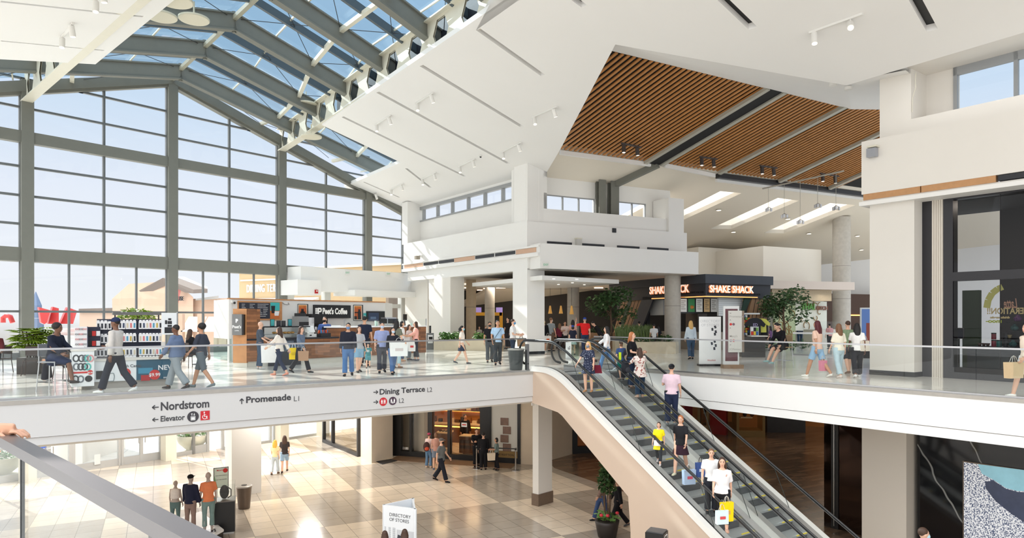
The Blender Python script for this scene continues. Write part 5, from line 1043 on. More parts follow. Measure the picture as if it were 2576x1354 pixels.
# ================================================================== RIGHT PART OF THE UPPER LEVEL
SHK = mat('shack_charcoal', (60,64,72), .55, noise=.06, scale=2); SHK2 = mat('shack_dark', (46,48,54), .55); PLK = mat('plank_wood', (150,116,84), .55, noise=.3, scale=3); DGRN = mat('dark_green_board', (38,62,48), .5)
LEDO = mat('amber_led', (255,168,96), .5, emit=2.2); LETW = mat('lit_letters', (255,238,222), .5, emit=.9); LETE = mat('letter_edge', (236,150,100), .5, emit=.8); SHUT = mat('white_shutter', (222,224,224), .5)
pA = at(1775,800,35.7); pL = at(1537,800,43.8); pR = at(1940,800,37.9)
SL = Ln(pL.x,pL.y,pA.x-pL.x,pA.y-pL.y); SR = Ln(pA.x,pA.y,pR.x-pA.x,pR.y-pA.y); l1_ = (pA.xy-pL.xy).length; r1_ = (pR.xy-pA.xy).length
zT = 6.7+111/F*35.7; zM = 6.7+88/F*35.7; zB = 6.7+57/F*35.7
t = thing('burger_counter','charcoal burger counter building with two lit name signs and slanted plank panels','food counter')
poly = lambda o: [xy(SL.p(0,o)),xy(SL.p(l1_,o)-SL.d*o*.0),xy(SR.p(r1_,o)),xy(SR.p(r1_,6)),xy(SL.p(0,6))]
cA = pA.xy+ (SL.n+SR.n)*-.12
MB().prism([xy(SL.p(0,-.15)),xy(cA),xy(SR.p(r1_,-.15)),xy(SR.p(r1_,5)),xy(SL.p(0,6))],zM,zT).build('cornice',SHK,t)
MB().prism([xy(SL.p(.05,0)),xy(pA),xy(SR.p(r1_-.05,0)),xy(SR.p(r1_,5)),xy(SL.p(0,6))],zB-.1,zM).build('sign_band',SHK2,t)
mb = MB(); mb.lb(SL,SL.s(1640),l1_,-.03,.0,zB-.06,zB-.02); mb.lb(SR,0,SR.s(1905),-.03,0,zB-.06,zB-.02); mb.build('led_strip',LEDO,t)
mb = MB(); mb.lb(SL,.3,SL.s(1618),.25,.5,5,zB); mb.build('side_wall',SHK2,t)
MB().prism([xy(SL.p(l1_*.55,3.2)),xy(SR.p(r1_*.5,3.2)),xy(SR.p(r1_,5)),xy(SL.p(0,6))],5,zB).build('kitchen_wall',mat('kitchen_dark',(58,50,46),.6),t)
# slanted legs and plank panels: quads with thickness on the two faces
def slant(Lx, pts, o, m, nm, th=.12):
    f = [Lx.p(Lx.s(x,o),o,Lx.z(x,y,o)) for x, y in pts]; n = Vector((Lx.n.x,Lx.n.y,0))*th; k = len(f)
    return MB().add(f+[p+n for p in f],[tuple(range(k)),tuple(range(2*k-1,k-1,-1))]+[(i,i+k,(i+1)%k+k,(i+1)%k) for i in range(k)]).build(nm,m,t)
slant(SL,[(1617,747),(1645,747),(1606,848),(1578,848)],.0,SHK,'slanted_leg')
slant(SL,[(1566,750),(1617,747),(1583,846),(1541,846)],.12,PLK,'plank_panel'); slant(SL,[(1583,749),(1592,749),(1560,846),(1549,846)],.10,DGRN,'green_board',.05)
for x in (1575,1600,1609): slant(SL,[(x,749),(x+1,749),(x-31,846),(x-32,846)],.11,BLACK,'plank_gap',.02)
slant(SR,[(1893,746),(1938,747),(1922,855),(1866,855)],.12,PLK,'plank_panel'); slant(SR,[(1874,746),(1893,746),(1866,800),(1866,780)],.1,DGRN,'green_board',.05)
for x in (1902,1912,1922,1931): slant(SR,[(x,747),(x+1,747),(x-20,855),(x-21,855)],.11,BLACK,'plank_gap',.02)
slant(SL,[(1640,752),(1668,750),(1668,793),(1625,794)],.5,SHUT,'shutter'); slant(SR,[(1808,746),(1868,745),(1868,795),(1808,795)],.35,SHUT,'shutter')
for k in range(9): slant(SR,[(1808,749+5*k),(1868,748.5+5*k),(1868,749.5+5*k),(1808,750+5*k)],.34,mat('shutter_line',(176,178,178),.5),'shutter_groove',.02)
MBd = Ln(at(1700,800,36.9).x,36.9,1.9,.75); bd = MB().lb(MBd,MBd.s(1700),MBd.s(1806),0,.1,MBd.z(1755,789),MBd.z(1755,749)).build('menu_board',BLACK,t)
for (x0,x1), c in zip(((1711,1727),(1731,1747),(1751,1767),(1771,1785),(1788,1803)),((214,214,210),(56,122,72),(220,220,214),(206,176,130),(214,214,210))):
    q_ = MB().lb(MBd,MBd.s(x0),MBd.s(x1),-.02,0,MBd.z(x0,785),MBd.z(x0,752)).build('menu_panel',mat('menu_%d'%c[0]+str(c[2]),c,.5,emit=.25),bd)
    m_ = MB()
    for k in range(5): m_.lb(MBd,MBd.s(x0+2),MBd.s(x1-3-3*(k%2)),-.025,-.02,MBd.z(x0,758+k*5),MBd.z(x0,756.5+k*5))
    if c[0] != 56: m_.build('menu_lines',mat('menu_line_grey',(150,140,130),.5),q_)
    else: M = face(MBd.p(MBd.s((x0+x1)/2),-.025,MBd.z(x0,773)),MBd.d); MB().ball(M@Vector((0,0,0)),(.14,.03,.1),10,6).build('printed_burger',mat('burger_orange',(214,140,60),.5),q_,True)
MB().lb(SL,SL.s(1640),l1_-.2,.3,1.0,5,5.95).build('service_counter',mat('counter_stone',(150,140,128),.6),t); MB().lb(SR,.2,SR.s(1866),.3,1.0,5,5.95).build('service_counter',mat('counter_stone',(150,140,128),.6),t)
def letters(Lx, p0, p1, y, cap, lab):
    s0, s1 = Lx.s(p0), Lx.s(p1); z = Lx.z(p0,y); Y = Lx.p(s0).y; g = thing('lit_sign',lab,'shop sign',(0,0,0),0,'lit name signs of the burger counter'); h = cap/F*Y/.72
    o = text('SHAKE SHACK','letter_edges',LETE,face(Lx.p(s0,-.02,z-.01),Lx.d),0,0,0,h,g,.05,.02); fitx(o,s1-s0); o = text('SHAKE SHACK','letter_faces',LETW,face(Lx.p(s0,-.08,z),Lx.d),0,0,0,h,g,.006,.004); fitx(o,s1-s0)
letters(SL,1636,1735,740,19,'lit pale lettering on the left face of the charcoal burger counter, half behind a column'); letters(SR,1783,1893,735,18,'lit pale lettering on the right face of the charcoal burger counter')
for Lx, p0, p1, y in ((SL,1641,1770,744),(SR,1779,1912,741)):
    s0, s1 = Lx.s(p0), Lx.s(p1); o = text('BURGERS FROZEN CUSTARD FRIES HOT DOGS','tagline',mat('tagline_grey',(28,28,30),.5),face(Lx.p(s0,-.01,Lx.z(p0,y)),Lx.d),0,0,0,.16,t,.01,.002); fitx(o,s1-s0)
lamp('AREA',tuple(SR.p(2,1.6,7.9)),60,(1,.85,.7),2.0); lamp('AREA',tuple(SL.p(l1_-4,1.8,7.9)),60,(1,.85,.7),2.0)
# Thai counter
TH = Ln(at(1945,800,42).x,42,1.929,1.0); t = thing('thai_counter','pale green and white Thai counter with swirl painted wall','food counter')
MB().lb(TH,0,TH.s(2080),0,.3,TH.z(1945,833),TH.z(1945,757)).build('sign_wall',mat('thai_white',(226,228,216),.6),t); MB().lb(TH,0,TH.s(2000),-.04,0,5,TH.z(1945,757)).build('green_panel',mat('thai_green',(176,190,150),.6),t)
sw = MB(); rn = random.Random(5)
for k in range(26):
    x, y = rn.uniform(1950,2075), rn.uniform(762,840); 
    if x > 2000 and y > 825: continue
    M = onface(TH,x,y,-.06); r = rn.uniform(.12,.4); a0 = rn.uniform(0,6); pts = [M@Vector((r*(1-i*.05)*math.cos(a0+i*.5),r*(1-i*.05)*math.sin(a0+i*.5),0)) for i in range(10)]; sw.tube(pts,.025,4)
sw.build('swirl_pattern',mat('swirl_gold',(160,128,80),.6),t)
s0 = TH.s(2013); o = text('THAI','lettering',mat('thai_letters',(96,160,70),.5),face(TH.p(s0,-.08,TH.z(2013,779)),TH.d),0,0,0,.55,t,.03,.02); fitx(o,TH.s(2046)-s0); s0 = TH.s(2051); o = text('KITCH','lettering',mat('kitchen_letters',(140,90,70),.5),face(TH.p(s0,-.08,TH.z(2051,780)),TH.d),0,0,0,.34,t,.02,.01); fitx(o,TH.s(2079)-s0)
MB().lb(TH,TH.s(2008),TH.s(2078),-1.4,-.4,5,6.0).build('counter',mat('thai_counter',(196,192,184),.6),t); MB().lb(TH,TH.s(2012),TH.s(2070),-1.4,-1.36,6.0,6.5).build('glass',GLB,t)
s0 = TH.s(2045); text('SIMC','counter_print',BLACK,face(TH.p(s0,-1.41,5.5),TH.d),0,0,0,.35,t,.004,.01)
lamp('AREA',tuple(TH.p(3,-2.2,8.2)),18,(1,.9,.75),1.5)
WK = Ln(at(2080,800,52).x,52,1.929,1); MB(); o = MB().lb(WK,0,14,0,.3,5,8.6).build('wall_wine_bar',mat('amber_shop',(70,46,32),.6)); struct(o,'dim amber shop front behind the tall column','wall')
g = thing('wall_light_strip','glowing amber light strip behind the tall column','light strip'); MB().lb(WK,.8,7,-.05,0,6.9,6.98).build('tube',mat('amber_glow',(255,190,90),.5,emit=4),g)
t = thing('digital_display','blue digital display board at the left edge of the white pier','display',at(2178,870,29.0)); t.location.z = 5; M = Matrix.Rotation(-.25,4,'Z'); MB().box(-.22,.5,-.06,.06,.5,2.15,M).build('frame',mat('frame_white',(220,222,222),.4),t); MB().box(-.17,.45,-.07,-.06,.56,2.09,M).build('screen',mat('display_blue',(92,118,170),.3,emit=.3),t); MB().box(-.1,.4,-.04,.04,0,.5,M).build('base',BLACK,t); MB().box(.0,.3,-.074,-.07,.7,1.5,M).build('printed_figure',mat('display_rust',(150,80,70),.4),t)
# trees, planters
LEAF = mat('leaf_dark', (62,92,50), .5, noise=.5, scale=9); LEAF2 = mat('leaf_fresh', (96,138,66), .5, noise=.4, scale=9); BARK = mat('bark', (92,72,54), .8, noise=.3, scale=12); POTST = mat('travertine', (206,192,168), .6, noise=.12, scale=4); POTD = mat('planter_dark', (52,46,44), .5)
def leafmass(mb, c, rx, ry, rz, n, size, rn, shell=.5):
    c = Vector(c)
    for _ in range(n):
        while True:
            d = Vector((rn.uniform(-1,1),rn.uniform(-1,1),rn.uniform(-1,1)))
            if shell < d.length < 1: break
        p = c+Vector((d.x*rx,d.y*ry,d.z*rz)); s_ = size*rn.uniform(.6,1.3)
        a = Vector((rn.uniform(-1,1),rn.uniform(-1,1),rn.uniform(-.6,.3))).normalized(); b = a.cross(Vector((rn.uniform(-1,1),rn.uniform(-1,1),1))).normalized()*.32
        mb.add([p,p+(a*.5+b)*s_,p+a*s_,p+(a*.5-b)*s_],[(0,1,2,3)])
def tree(px, pyb, Y, h, cr, lab, seed, z=5.6):
    p = at(px,800,Y); p.z = z; t = thing('potted_tree',lab,'tree',p,0,'small indoor trees'); rn = random.Random(seed); tr = MB()
    tr.tube([(0,0,0),(.04,0,h*.3),(-.02,.03,h*.55),(.02,0,h*.8)],[.07,.06,.05,.03],7); tips = []
    for k in range(7):
        a = k*.9+rn.random(); q0 = Vector((0,0,h*(.35+.06*k))); q1 = q0+Vector((math.cos(a)*cr*.7,math.sin(a)*cr*.7,h*.2)); tr.tube([q0,q0.lerp(q1,.5)+Vector((0,0,.08)),q1],[.03,.02,.01],5); tips.append(q1)
    tr.build('trunk',BARK,t,True); lf = MB()
    for q in tips+[Vector((0,0,h*.85))]: leafmass(lf,q,cr*.55,cr*.55,h*.18,170,.2,rn,.1)
    lf.build('foliage',LEAF,t)
    return t
tree(1537,870,36.3,2.7,1.15,'dark leafy tree between the queue and the burger counter',3,5.5); tree(1972,870,36.5,2.9,1.2,'leafy tree in front of the Thai counter',8,5.3)
def planter(px0, px1, y0, y1, Y0, Y1, z1, m, lab, grp=None):
    a = at(px0,800,Y0); b = at(px1,800,Y1); Lx = Ln(a.x,a.y,b.x-a.x,b.y-a.y); t = thing('planter',lab,'planter',(0,0,0),0,grp); ln = (b-a).xy.length
    mb = MB(); mb.lb(Lx,0,ln,0,.08,5,z1); mb.lb(Lx,0,ln,.82,.9,5,z1); mb.lb(Lx,0,.08,.08,.82,5,z1); mb.lb(Lx,ln-.08,ln,.08,.82,5,z1); mb.build('box',m,t); MB().lb(Lx,.08,ln-.08,.08,.82,5,z1-.08).build('soil',BARK,t); return Lx, ln, t
def bush(Lx, s0, s1, z, h, n, m, lab, cat, rn, size=.16, grp=None):
    mb = MB(); k = max(1,int((s1-s0)/.35))
    for i in range(k): q = Lx.p(s0+(s1-s0)*(i+.5)/k,.45); leafmass(mb,(q.x,q.y,z+h*.45),.28,.32,h*.55,n,size,rn,.1)
    return tag(mb.build('bush',m),lab,cat,grp)
rn = random.Random(11)
Lx, ln, _ = planter(1091,1157,853,876,36.4,35.9,5.56,POTST,'sunlit travertine planter beside the square column','travertine planters'); bush(Lx,.2,ln-.2,5.5,.5,160,LEAF2,'green leafy shrubs in the sunlit travertine planter','shrub',rn)
Lx, ln, _ = planter(1157,1234,853,876,35.9,35.3,5.56,POTST,'travertine planter behind the skirted walker','travertine planters'); bush(Lx,.6,ln-.1,5.5,.5,160,LEAF2,'green leafy shrubs in the travertine planter behind the skirted walker','shrub',rn)
Lx, ln, _ = planter(1566,1700,850,885,33.6,32.6,5.55,POTST,'long low travertine planter behind the escalator riders','travertine planters'); 
def reeds(px0, px1, Y, z, h, n, m, lab, rn):
    mb = MB()
    for _ in range(n):
        p = at(rn.uniform(px0,px1),800,Y+rn.uniform(-.4,.4)); p.z = z; a = rn.uniform(-.35,.35); w_ = .02; hh = h*rn.uniform(.6,1.1); q = p+Vector((a*hh*.5,rn.uniform(-.1,.1),hh*.7)); e_ = p+Vector((a*hh*1.2,0,hh))
        mb.add([p+Vector((-w_,0,0)),p+Vector((w_,0,0)),q+Vector((w_,0,0)),q-Vector((w_,0,0)),e_],[(0,1,2,3),(3,2,4)])
    return tag(mb.build('reed_plants',m),lab,'reeds')
t = thing('planter','pale raised planter holding the tall reeds','planter',at(1595,870,35.2)); t.location.z = 5; MB().box(-1.05,1.0,-.5,.5,0,.62).build('box',POTST,t); MB().box(-.95,.9,-.4,.4,.6,.63).build('soil',BARK,t)
reeds(1550,1640,35.2,5.62,.75,420,mat('reed_green',(92,112,58),.5,noise=.4,scale=6),'tall green reeds in the raised planter left of the burger counter',rn)
t = thing('planter','low stone planter at the foot of the round column','planter',at(1668,870,34.6)); t.location.z = 5; MB().box(-.6,.6,-.45,.45,0,.5).build('box',POTST,t); mb = MB(); leafmass(mb,(at(1668,870,34.6).x,34.6,5.62),.55,.4,.28,260,.16,rn,.1); tag(mb.build('bush',LEAF),'dark shrub in the low planter at the foot of the round column','shrub')
mb = MB(); q = at(1600,858,33.75); leafmass(mb,(q.x,q.y,5.62),1.0,.35,.16,300,.13,rn,.1); tag(mb.build('bush',LEAF),'low dark hedge along the long travertine planter','hedge')
mb = MB(); q = at(1985,858,36.4); leafmass(mb,(q.x,q.y,5.3),1.4,.4,.25,300,.16,rn,.1); tag(mb.build('bush',LEAF),'low shrubs at the foot of the tree by the Thai counter','shrub')
mb = MB(); q = at(1505,840,38); leafmass(mb,(q.x,q.y,6.0),.7,.4,.22,220,.15,rn,.1); tag(mb.build('bush',LEAF),'leafy plants on a ledge behind the red-shirted man','shrub')
t = thing('planter','tall wooden planter box behind the red-shirted man','planter',at(1510,870,38)); t.location.z = 5; MB().box(-.9,.9,-.4,.4,0,.9).build('box',mat('planter_wood',(150,112,78),.6,noise=.2),t)
# pendant lamps and food court details
WICK = mat('wicker_lamp', (222,170,92), .6, emit=.35)
for px, Y, lab in ((1358,42,'wicker cone pendant half hidden behind the corner column'),(1384,42.5,'wicker cone pendant, second from the corner column'),(1411,43,'wicker cone pendant, third from the corner column'),(1438,39.2,'wicker cone pendant in front of the concrete column')):
    p = at(px,770,Y); t = thing('ceiling_pendant_lamp',lab,'pendant lamp',p,0,'wicker cone pendants'); MB().lathe((0,0,-.48),[(.13,0),(.09,.2),(.05,.48),(.03,.5)],14).build('lamp_shade',WICK,t,True); MB().tube([(0,0,0),(0,0,8.95-p.z)],.01,5).build('cord',BLACK,t)
scr = MB(); SCR = mat('screen_lilac', (150,130,190), .3, emit=.8)
for px, w_ in ((1204,12),(1256,14)):
    p = at(px,780,54); t = thing('wall_screen','lilac glowing menu screen on the %s of the dark food-court wall' % ('left' if px < 1230 else 'right'),'screen',p,0,'lilac menu screens'); MB().box(-.22*w_/12,.22*w_/12,0,.06,-.2,.2).build('screen',SCR,t); MB().box(-.24*w_/12,.24*w_/12,.01,.08,-.22,.22).build('frame',BLACK,t)
YF = mat('yellow_frame', (214,160,40), .5); t = thing('counter_surround','yellow square frame around a dark food-court counter','shop front',at(1225,800,52)); mb = MB(); M = Matrix.Translation((0,0,-1.7+.0)); mb.box(-1.3,1.15,0,.2,1.9,2.15,M); mb.box(.95,1.2,0,.2,-.5,2.15,M); t.location.z = 6.7; mb.build('frame',YF,t)
WSL = mat('strip_light', (255,224,190), .5, emit=5)
for k, (px, py, w_) in enumerate(((1173,716,22),(1230,727,28),(1228,731,26),(1207,731,14),(1262,746,20),(1290,745,16),(1255,756,14),(1172,742,16),(1365,719,16),(1506,750,22),(1370,750,14))):
    p = onz(px,py,8.9); 
    if p.y > 58 or p.y < 34: p = at(px,py,50); p.z = 8.9
    lf_ = w_/F*p.y/2; t = thing('ceiling_strip_light',['slim strip light nearest the left food-court entrance','long slim strip light above the left food-court counters','second long slim strip light above the left counters','short slim strip light beside the warm round column','slim strip light left of the corner column','slim strip light just left of the corner column, right of two','slim strip light low on the left food-court ceiling','slim strip light behind the warm round column','slim strip light right of the corner column','slim strip light above the leafy tree','slim strip light above the wicker pendants'][k],'strip light',p,.0,'strip lights of the food court'); MB().box(-lf_,lf_,-.04,.04,0,.05).build('tube',WSL,t)
for q, e_ in (((-1,45,8.8),110),((4,45,8.8),110),((8,47,8.8),110),((2,52,8.8),110)): lamp('AREA',q,e_,(1,.86,.7),1.2)
# freestanding boards on the right balcony
q = onz(1786,921,5.0); t = thing('directory_board','white freestanding directory board with small dark map marks on the right balcony','directory board',q,.02); w2 = 27.5/F*q.y; hB = 2.0
hB = (921-797)/F*q.y; MB().box(-w2,w2,-.02,.02,.06,hB).build('panel',mat('board_white',(246,246,246),.5),t); MB().box(-w2-.03,w2+.03,-.16,.16,0,.07).build('base',BLACK,t)
M = Matrix.Translation((0,-.022,0))@Matrix.Rotation(math.pi/2,4,'X'); text('DIRECTORY','lettering',mat('board_faint',(214,214,216),.5),M,0,hB-.2,0,.13,t,.002,0,'CENTER'); text('OF STORES','lettering',mat('board_faint',(214,214,216),.5),M,0,hB-.34,0,.13,t,.002,0,'CENTER')
mb = MB(); rn = random.Random(6)
for dx, dy, a in ((.18,.0,.4),(.08,-.14,.1),(.2,-.28,.2),(.17,-.42,.1),(.16,-.85,.3),(.06,-.98,.2),(.2,-1.1,.1),(.15,-1.28,.1)): mb.box(-.035,.035,-.05,.05,0,.003,M@Matrix.Translation((dx,hB*.62+dy*.6+.3,0))@Matrix.Rotation(a,4,'Z'))
mb.build('map_marks',mat('map_dark',(60,62,70),.5),t); text('Westfield','brand_line',REDI,M,-.1,.18,0,.075,t,.002,0)
q = onz(1842,927,5.0); t = thing('pylon_sign','grey wayfinding pylon with arrows in front of a framed poster','wayfinding pylon',q,.0); k_ = q.y/F
MB().box(-25*k_,25*k_,-.16,.2,0,.13).build('base',mat('brown_marble',(136,110,86),.3,noise=.3,scale=9),t); hP = (927-770)*k_; MB().box(-22*k_,17*k_,-.02,.06,.13,hP).build('poster_frame',mat('frame_white',(220,222,222),.4),t); MB().box(-18*k_,13*k_,-.03,-.02,.25,hP-.1).build('poster',mat('poster_wine',(96,52,60),.4,noise=.4,scale=6),t)
pz0, pz1 = (927-886)*k_, (927-782)*k_; MB().box(-12*k_,21*k_,-.14,-.05,pz0,pz1).build('panel',mat('pylon_grey',(206,204,198),.5),t); MB().box(21*k_,27*k_,-.13,.02,pz0,pz1).build('side',mat('pylon_brown',(128,112,98),.5),t)
M = Matrix.Translation((-10*k_,-.142,0))@Matrix.Rotation(math.pi/2,4,'X'); PT = mat('pylon_text', (176,174,168), .5); Z = lambda y: (927-y)*k_
for s_, y in (('Promenade',799),('Macy\'s',848),('JCPenney',881)): text(s_,'lettering',PT,M,0,Z(y),0,.1,t,.002,.001)
for ch, y in (('<',791),('^',809),('^',829),('>',870)): text(ch,'arrow',mat('pylon_arrow',(120,118,114),.5),M,0,Z(y),0,.1,t,.002,.001)
for x, y, m in ((5,816,SRED),(12,816,mat('icon_mauve',(120,90,104),.5)),(5,857,mat('icon_mauve',(120,90,104),.5)),(12,857,SRED)): MB().tube([M@Vector((x*k_-2*k_,Z(y),0)),M@Vector((x*k_-2*k_,Z(y),.004))],3.2*k_,14).build('icon',m,t)
# shirt kiosk
q = onz(1895,906,5.0); kq = q.y/F; t = thing('shirt_kiosk','dark wood kiosk with shirts and trinkets on its racks','kiosk',q,-.05); KW = mat('kiosk_dark_wood', (78,74,72), .45, noise=.12, scale=8)
MB().box(-30*kq,28*kq,-.1,1.0,.12,.95).build('cabinet',KW,t); MB().box(-30*kq,28*kq,-.06,1.0,0,.12).build('plinth',mat('kiosk_base',(176,170,164),.4),t); MB().box(-8*kq,32*kq,-.2,1.0,.95,1.0).build('worktop',mat('kiosk_top',(222,216,206),.5),t)
MB().box(-30*kq,-26*kq,.2,.9,.95,1.9).build('rack',mat('frame_white',(220,222,222),.4),t); MB().box(-28*kq,22*kq,.3,.8,1.86,1.92).build('top_shelf',mat('frame_white',(220,222,222),.4),t); mb = MB()
rn = random.Random(9); cols_ = [(200,60,50),(230,200,70),(60,110,170),(240,240,235),(40,40,44),(120,170,90),(220,130,60)]
rk = MB().box(-26*kq,-6*kq,.5,.55,.95,1.86).build('back_panel',mat('rack_wood',(170,140,110),.5),t)
for k in range(40):
    o = MB().box(-.05,.05,-.03,.03,-.06,.06).build('trinket',mat('trinket_%d'%(k%7),cols_[k%7],.5)); o.location = q+Vector((-.38+.09*(k%5)-.03,.44,1.05+.105*(k//5))); o.rotation_euler = (0,rn.uniform(-.3,.3),0); tag(o,['red','yellow','blue','white','black','green','orange'][k%7]+' packaged trinket on the shirt kiosk rack','trinket','trinkets on the shirt kiosk')
def tee(p, m, lab, sc=1.):
    mb = MB(); f = [(-.2,0),(-.19,.35),(-.32,.28),(-.37,.38),(-.2,.56),(-.07,.6),(.07,.6),(.2,.56),(.37,.38),(.32,.28),(.19,.35),(.2,0)]; n = len(f)
    mb.add([(x*sc,-.05,z*sc) for x, z in f]+[(x*sc,.05,z*sc) for x, z in f],[tuple(range(n-1,-1,-1)),tuple(range(n,2*n))]+[(i,(i+1)%n,(i+1)%n+n,i+n) for i in range(n)]); o = mb.build('hanging_shirt',m); o.location = p; return tag(o,lab,'shirt')
tee(q+Vector((.1*1,.1,1.02)),mat('tee_black',(28,28,34),.7),'black shirt with pale print on the shirt kiosk',1.15); tee(q+Vector((.42,.25,1.12)),mat('tee_yellow',(214,212,96),.7),'yellow shirt on the shirt kiosk',.95)
o = text('ED','print',mat('print_lilac',(170,160,200),.5),Matrix.Translation(q+Vector((.1,.03,1.38)))@Matrix.Rotation(math.pi/2,4,'X'),0,0,0,.16,None,.003,.002,'CENTER'); o.parent = [x for x in C.objects if x.name.startswith('hanging_shirt')][0]; o.matrix_local = Matrix.Translation((0,-.055,.36))@Matrix.Rotation(math.pi/2,4,'X')
t = thing('laptop','black laptop open on the shirt kiosk counter','laptop',q+Vector((.55,.3,1.0))); MB().box(-.17,.17,-.12,.12,0,.02).build('keyboard',BLACK,t); MB().box(-.17,.17,-.01,.01,0,.24,Matrix.Translation((0,.12,.01))@Matrix.Rotation(-.25,4,'X')).build('screen',BLACK,t)
t = thing('postcard_rack','small rack of colourful cards on the shirt kiosk counter','card rack',q+Vector((.05,.0,1.0)));
for k in range(6): MB().box(-.14+.1*(k%3),-.05+.1*(k%3),-.02,.02,.02+.16*(k//3),.16+.16*(k//3)).build('card',mat('trinket_%d'%(k%7),cols_[k%7],.5),t)
MB().box(-.16,.18,.02,.05,0,.36).build('frame',mat('frame_white',(220,222,222),.4),t)
t = thing('glass_balustrade','far glass balustrade with white rail behind the strolling women','balustrade',(0,0,0),0,'glass balustrades'); a = at(1995,800,31.5); b = at(2200,800,29.5); Lx = Ln(a.x,a.y,b.x-a.x,b.y-a.y); ln = (b-a).xy.length
MB().lb(Lx,0,ln,-.04,.04,5.98,6.06).build('top_rail',WSYM,t); MB().lb(Lx,0,ln,-.01,.01,5.05,5.98).build('glass_panel',GLB,t); MB().lb(Lx,0,ln,-.04,.04,5,5.06).build('base_channel',CHROME,t)
# bin and small sign by the escalator landing
def bin_(p, r, h, lab, m=None, z=0):
    t = thing('waste_bin',lab,'bin',p,0,'tapered waste bins'); MB().lathe((0,0,0),[(r*.72,0),(r*.76,.03),(r*.95,h*.85),(r,h*.93)],24).build('body',m or mat('bin_charcoal',(72,76,78),.35,.2,noise=.08),t,40); MB().lathe((0,0,h*.93),[(r*1.02,0),(r*1.02,h*.05),(r*.9,h*.07)],24).build('lid',mat('bin_lid',(170,166,160),.35,.3),t,40); MB().lathe((0,0,h*1.0),[(r*.35,0),(r*.35,.012)],16).build('opening',BLACK,t); return t
p = onz(1298,931,5.0); bin_(p,21*p.y/F,54*p.y/F,'dark grey tapered bin by the end of the bridge balustrade')
t = thing('standing_sign','small white standing sign behind the escalator newels','sign',onz(1430,905,5.0)); k_ = t.location.y/F; MB().box(-7*k_,7*k_,-.02,.02,.05,44*k_).build('panel',WP_,t); MB().box(-7*k_,7*k_,-.12,.12,0,.05).build('base',CHROME,t); M = Matrix.Translation((0,-.022,0))@Matrix.Rotation(math.pi/2,4,'X'); mb = MB(); mb.box(-.02,.06,.42,.44,0,.003,M); mb.box(-.02,0,.42,.52,0,.003,M); mb.box(.04,.06,.42,.56,0,.003,M); mb.build('symbol',CHAR,t)
t = thing('glass_panel_stand','pale green glass panel beside the small white sign','panel',onz(1447,905,5.0)); MB().box(-10*k_,9*k_,-.01,.01,.03,44*k_).build('panel',glass('green_panel_glass',(.75,.86,.80),.05,.4),t); MB().box(-10*k_,9*k_,-.05,.05,0,.03).build('base',CHROME,t)
# inside the dark shop on the right
S2 = SF.off(.25)
t = thing('window_decal','hand lettered mirrored window lettering on the dark shop glass','window decal'); GLDT = mat('decal_gold', (214,190,130), .5, emit=.3); DCO = SF.off(.01)  # decal colours carry a slight glow to show through the dark glass
def mtext(s, px0, px1, py, size, m, shear=0):
    s0, s1 = DCO.s(px0,.01), DCO.s(px1,.01); z = DCO.z(px0,py,.01); M = face(DCO.p(s1,.012,z),DCO.d); o = text(s,'lettering',m,M,0,0,0,size,t,.002,.006,'LEFT',shear); xs = [v.co.x for v in o.data.vertices]; o.scale = (-(s1-s0)/(max(xs)-min(xs)),1,1); return o
mtext('ERATION!!',2484,2576,790,.23,GLDT); mtext('Latte',2526,2560,775,.36,mat('decal_copper',(200,150,120),.5,emit=.3),.25); mtext('moo-',2480,2520,812,.14,mat('decal_lime',(190,200,60),.5,emit=.3)); mtext('drinks snacks',2490,2540,801,.07,GLDT)
pts = [(2482,775),(2486,755),(2496,738),(2510,727),(2522,722)]; mb = MB(); P = [DCO.p(DCO.s(x,.02),.02,DCO.z(x,y,.02)) for x, y in pts]
for a, b in zip(P,P[1:]): mb.bar(a,b,.012,.16,(0,0,1))
mb.build('arc',mat('decal_yellow',(206,200,110),.5,emit=.3),t)
t = thing('poster_stand','floor stand with dark framed poster inside the dark shop','poster stand',xy(SF.p(SF.s(2412,.9),.9))+(5.0,)); M = Matrix.Rotation(rzr if False else math.atan2(SF.d.y,SF.d.x),4,'Z'); MB().box(-.02,.02,-.02,.02,0,1.1,M).build('pole',DARK,t); MB().box(-.14,.14,-.02,.02,1.1,1.42,M).build('frame',CHROME,t); MB().box(-.12,.12,-.025,-.02,1.12,1.4,M).build('poster',mat('poster_navy',(52,56,78),.4),t); MB().box(-.16,.16,-.16,.16,0,.03,M).build('base',DARK,t)
t = thing('display_table','dark display table with teapots inside the shop window','display table'); MB().lb(SF,SF.s(2440,.8),SF.s(2620,.8),.6,1.5,5.05,5.9).build('table',mat('table_grey',(74,80,84),.5),t)
TPC = [(60,120,116),(120,60,130),(180,60,80),(40,44,48),(190,170,110)]
def tea(px, z, c, lab, kind, o=.95):
    q = SF.p(SF.s(px,o),o,z); t = thing(kind,lab,kind.replace('_',' '),q,.6); m = mat('ware_%d_%d'%(c[0],c[1]),c,.25)
    if kind == 'teapot': MB().ball((0,0,.08),(.1,.1,.08),12,8).build('body',m,t,True); MB().tube([(.08,0,.07),(.14,0,.1),(.17,0,.15)],[.022,.016,.012],6).build('spout',m,t,True); MB().tube([(-.08,0,.12),(-.16,0,.1),(-.15,0,.04),(-.09,0,.03)],.012,6).build('handle',m,t,True); MB().ball((0,0,.17),(.05,.05,.03),8,5).build('lid',m,t,True)
    elif kind == 'tin': MB().lathe((0,0,0),[(.06,0),(.06,.16)],12).build('can',m,t); MB().lathe((0,0,.16),[(.062,0),(.062,.03)],12).build('lid',BLACK,t)
    else: MB().lathe((0,0,0),[(.04,0),(.035,.02),(.06,.09)],12).build('cup',m,t,True)
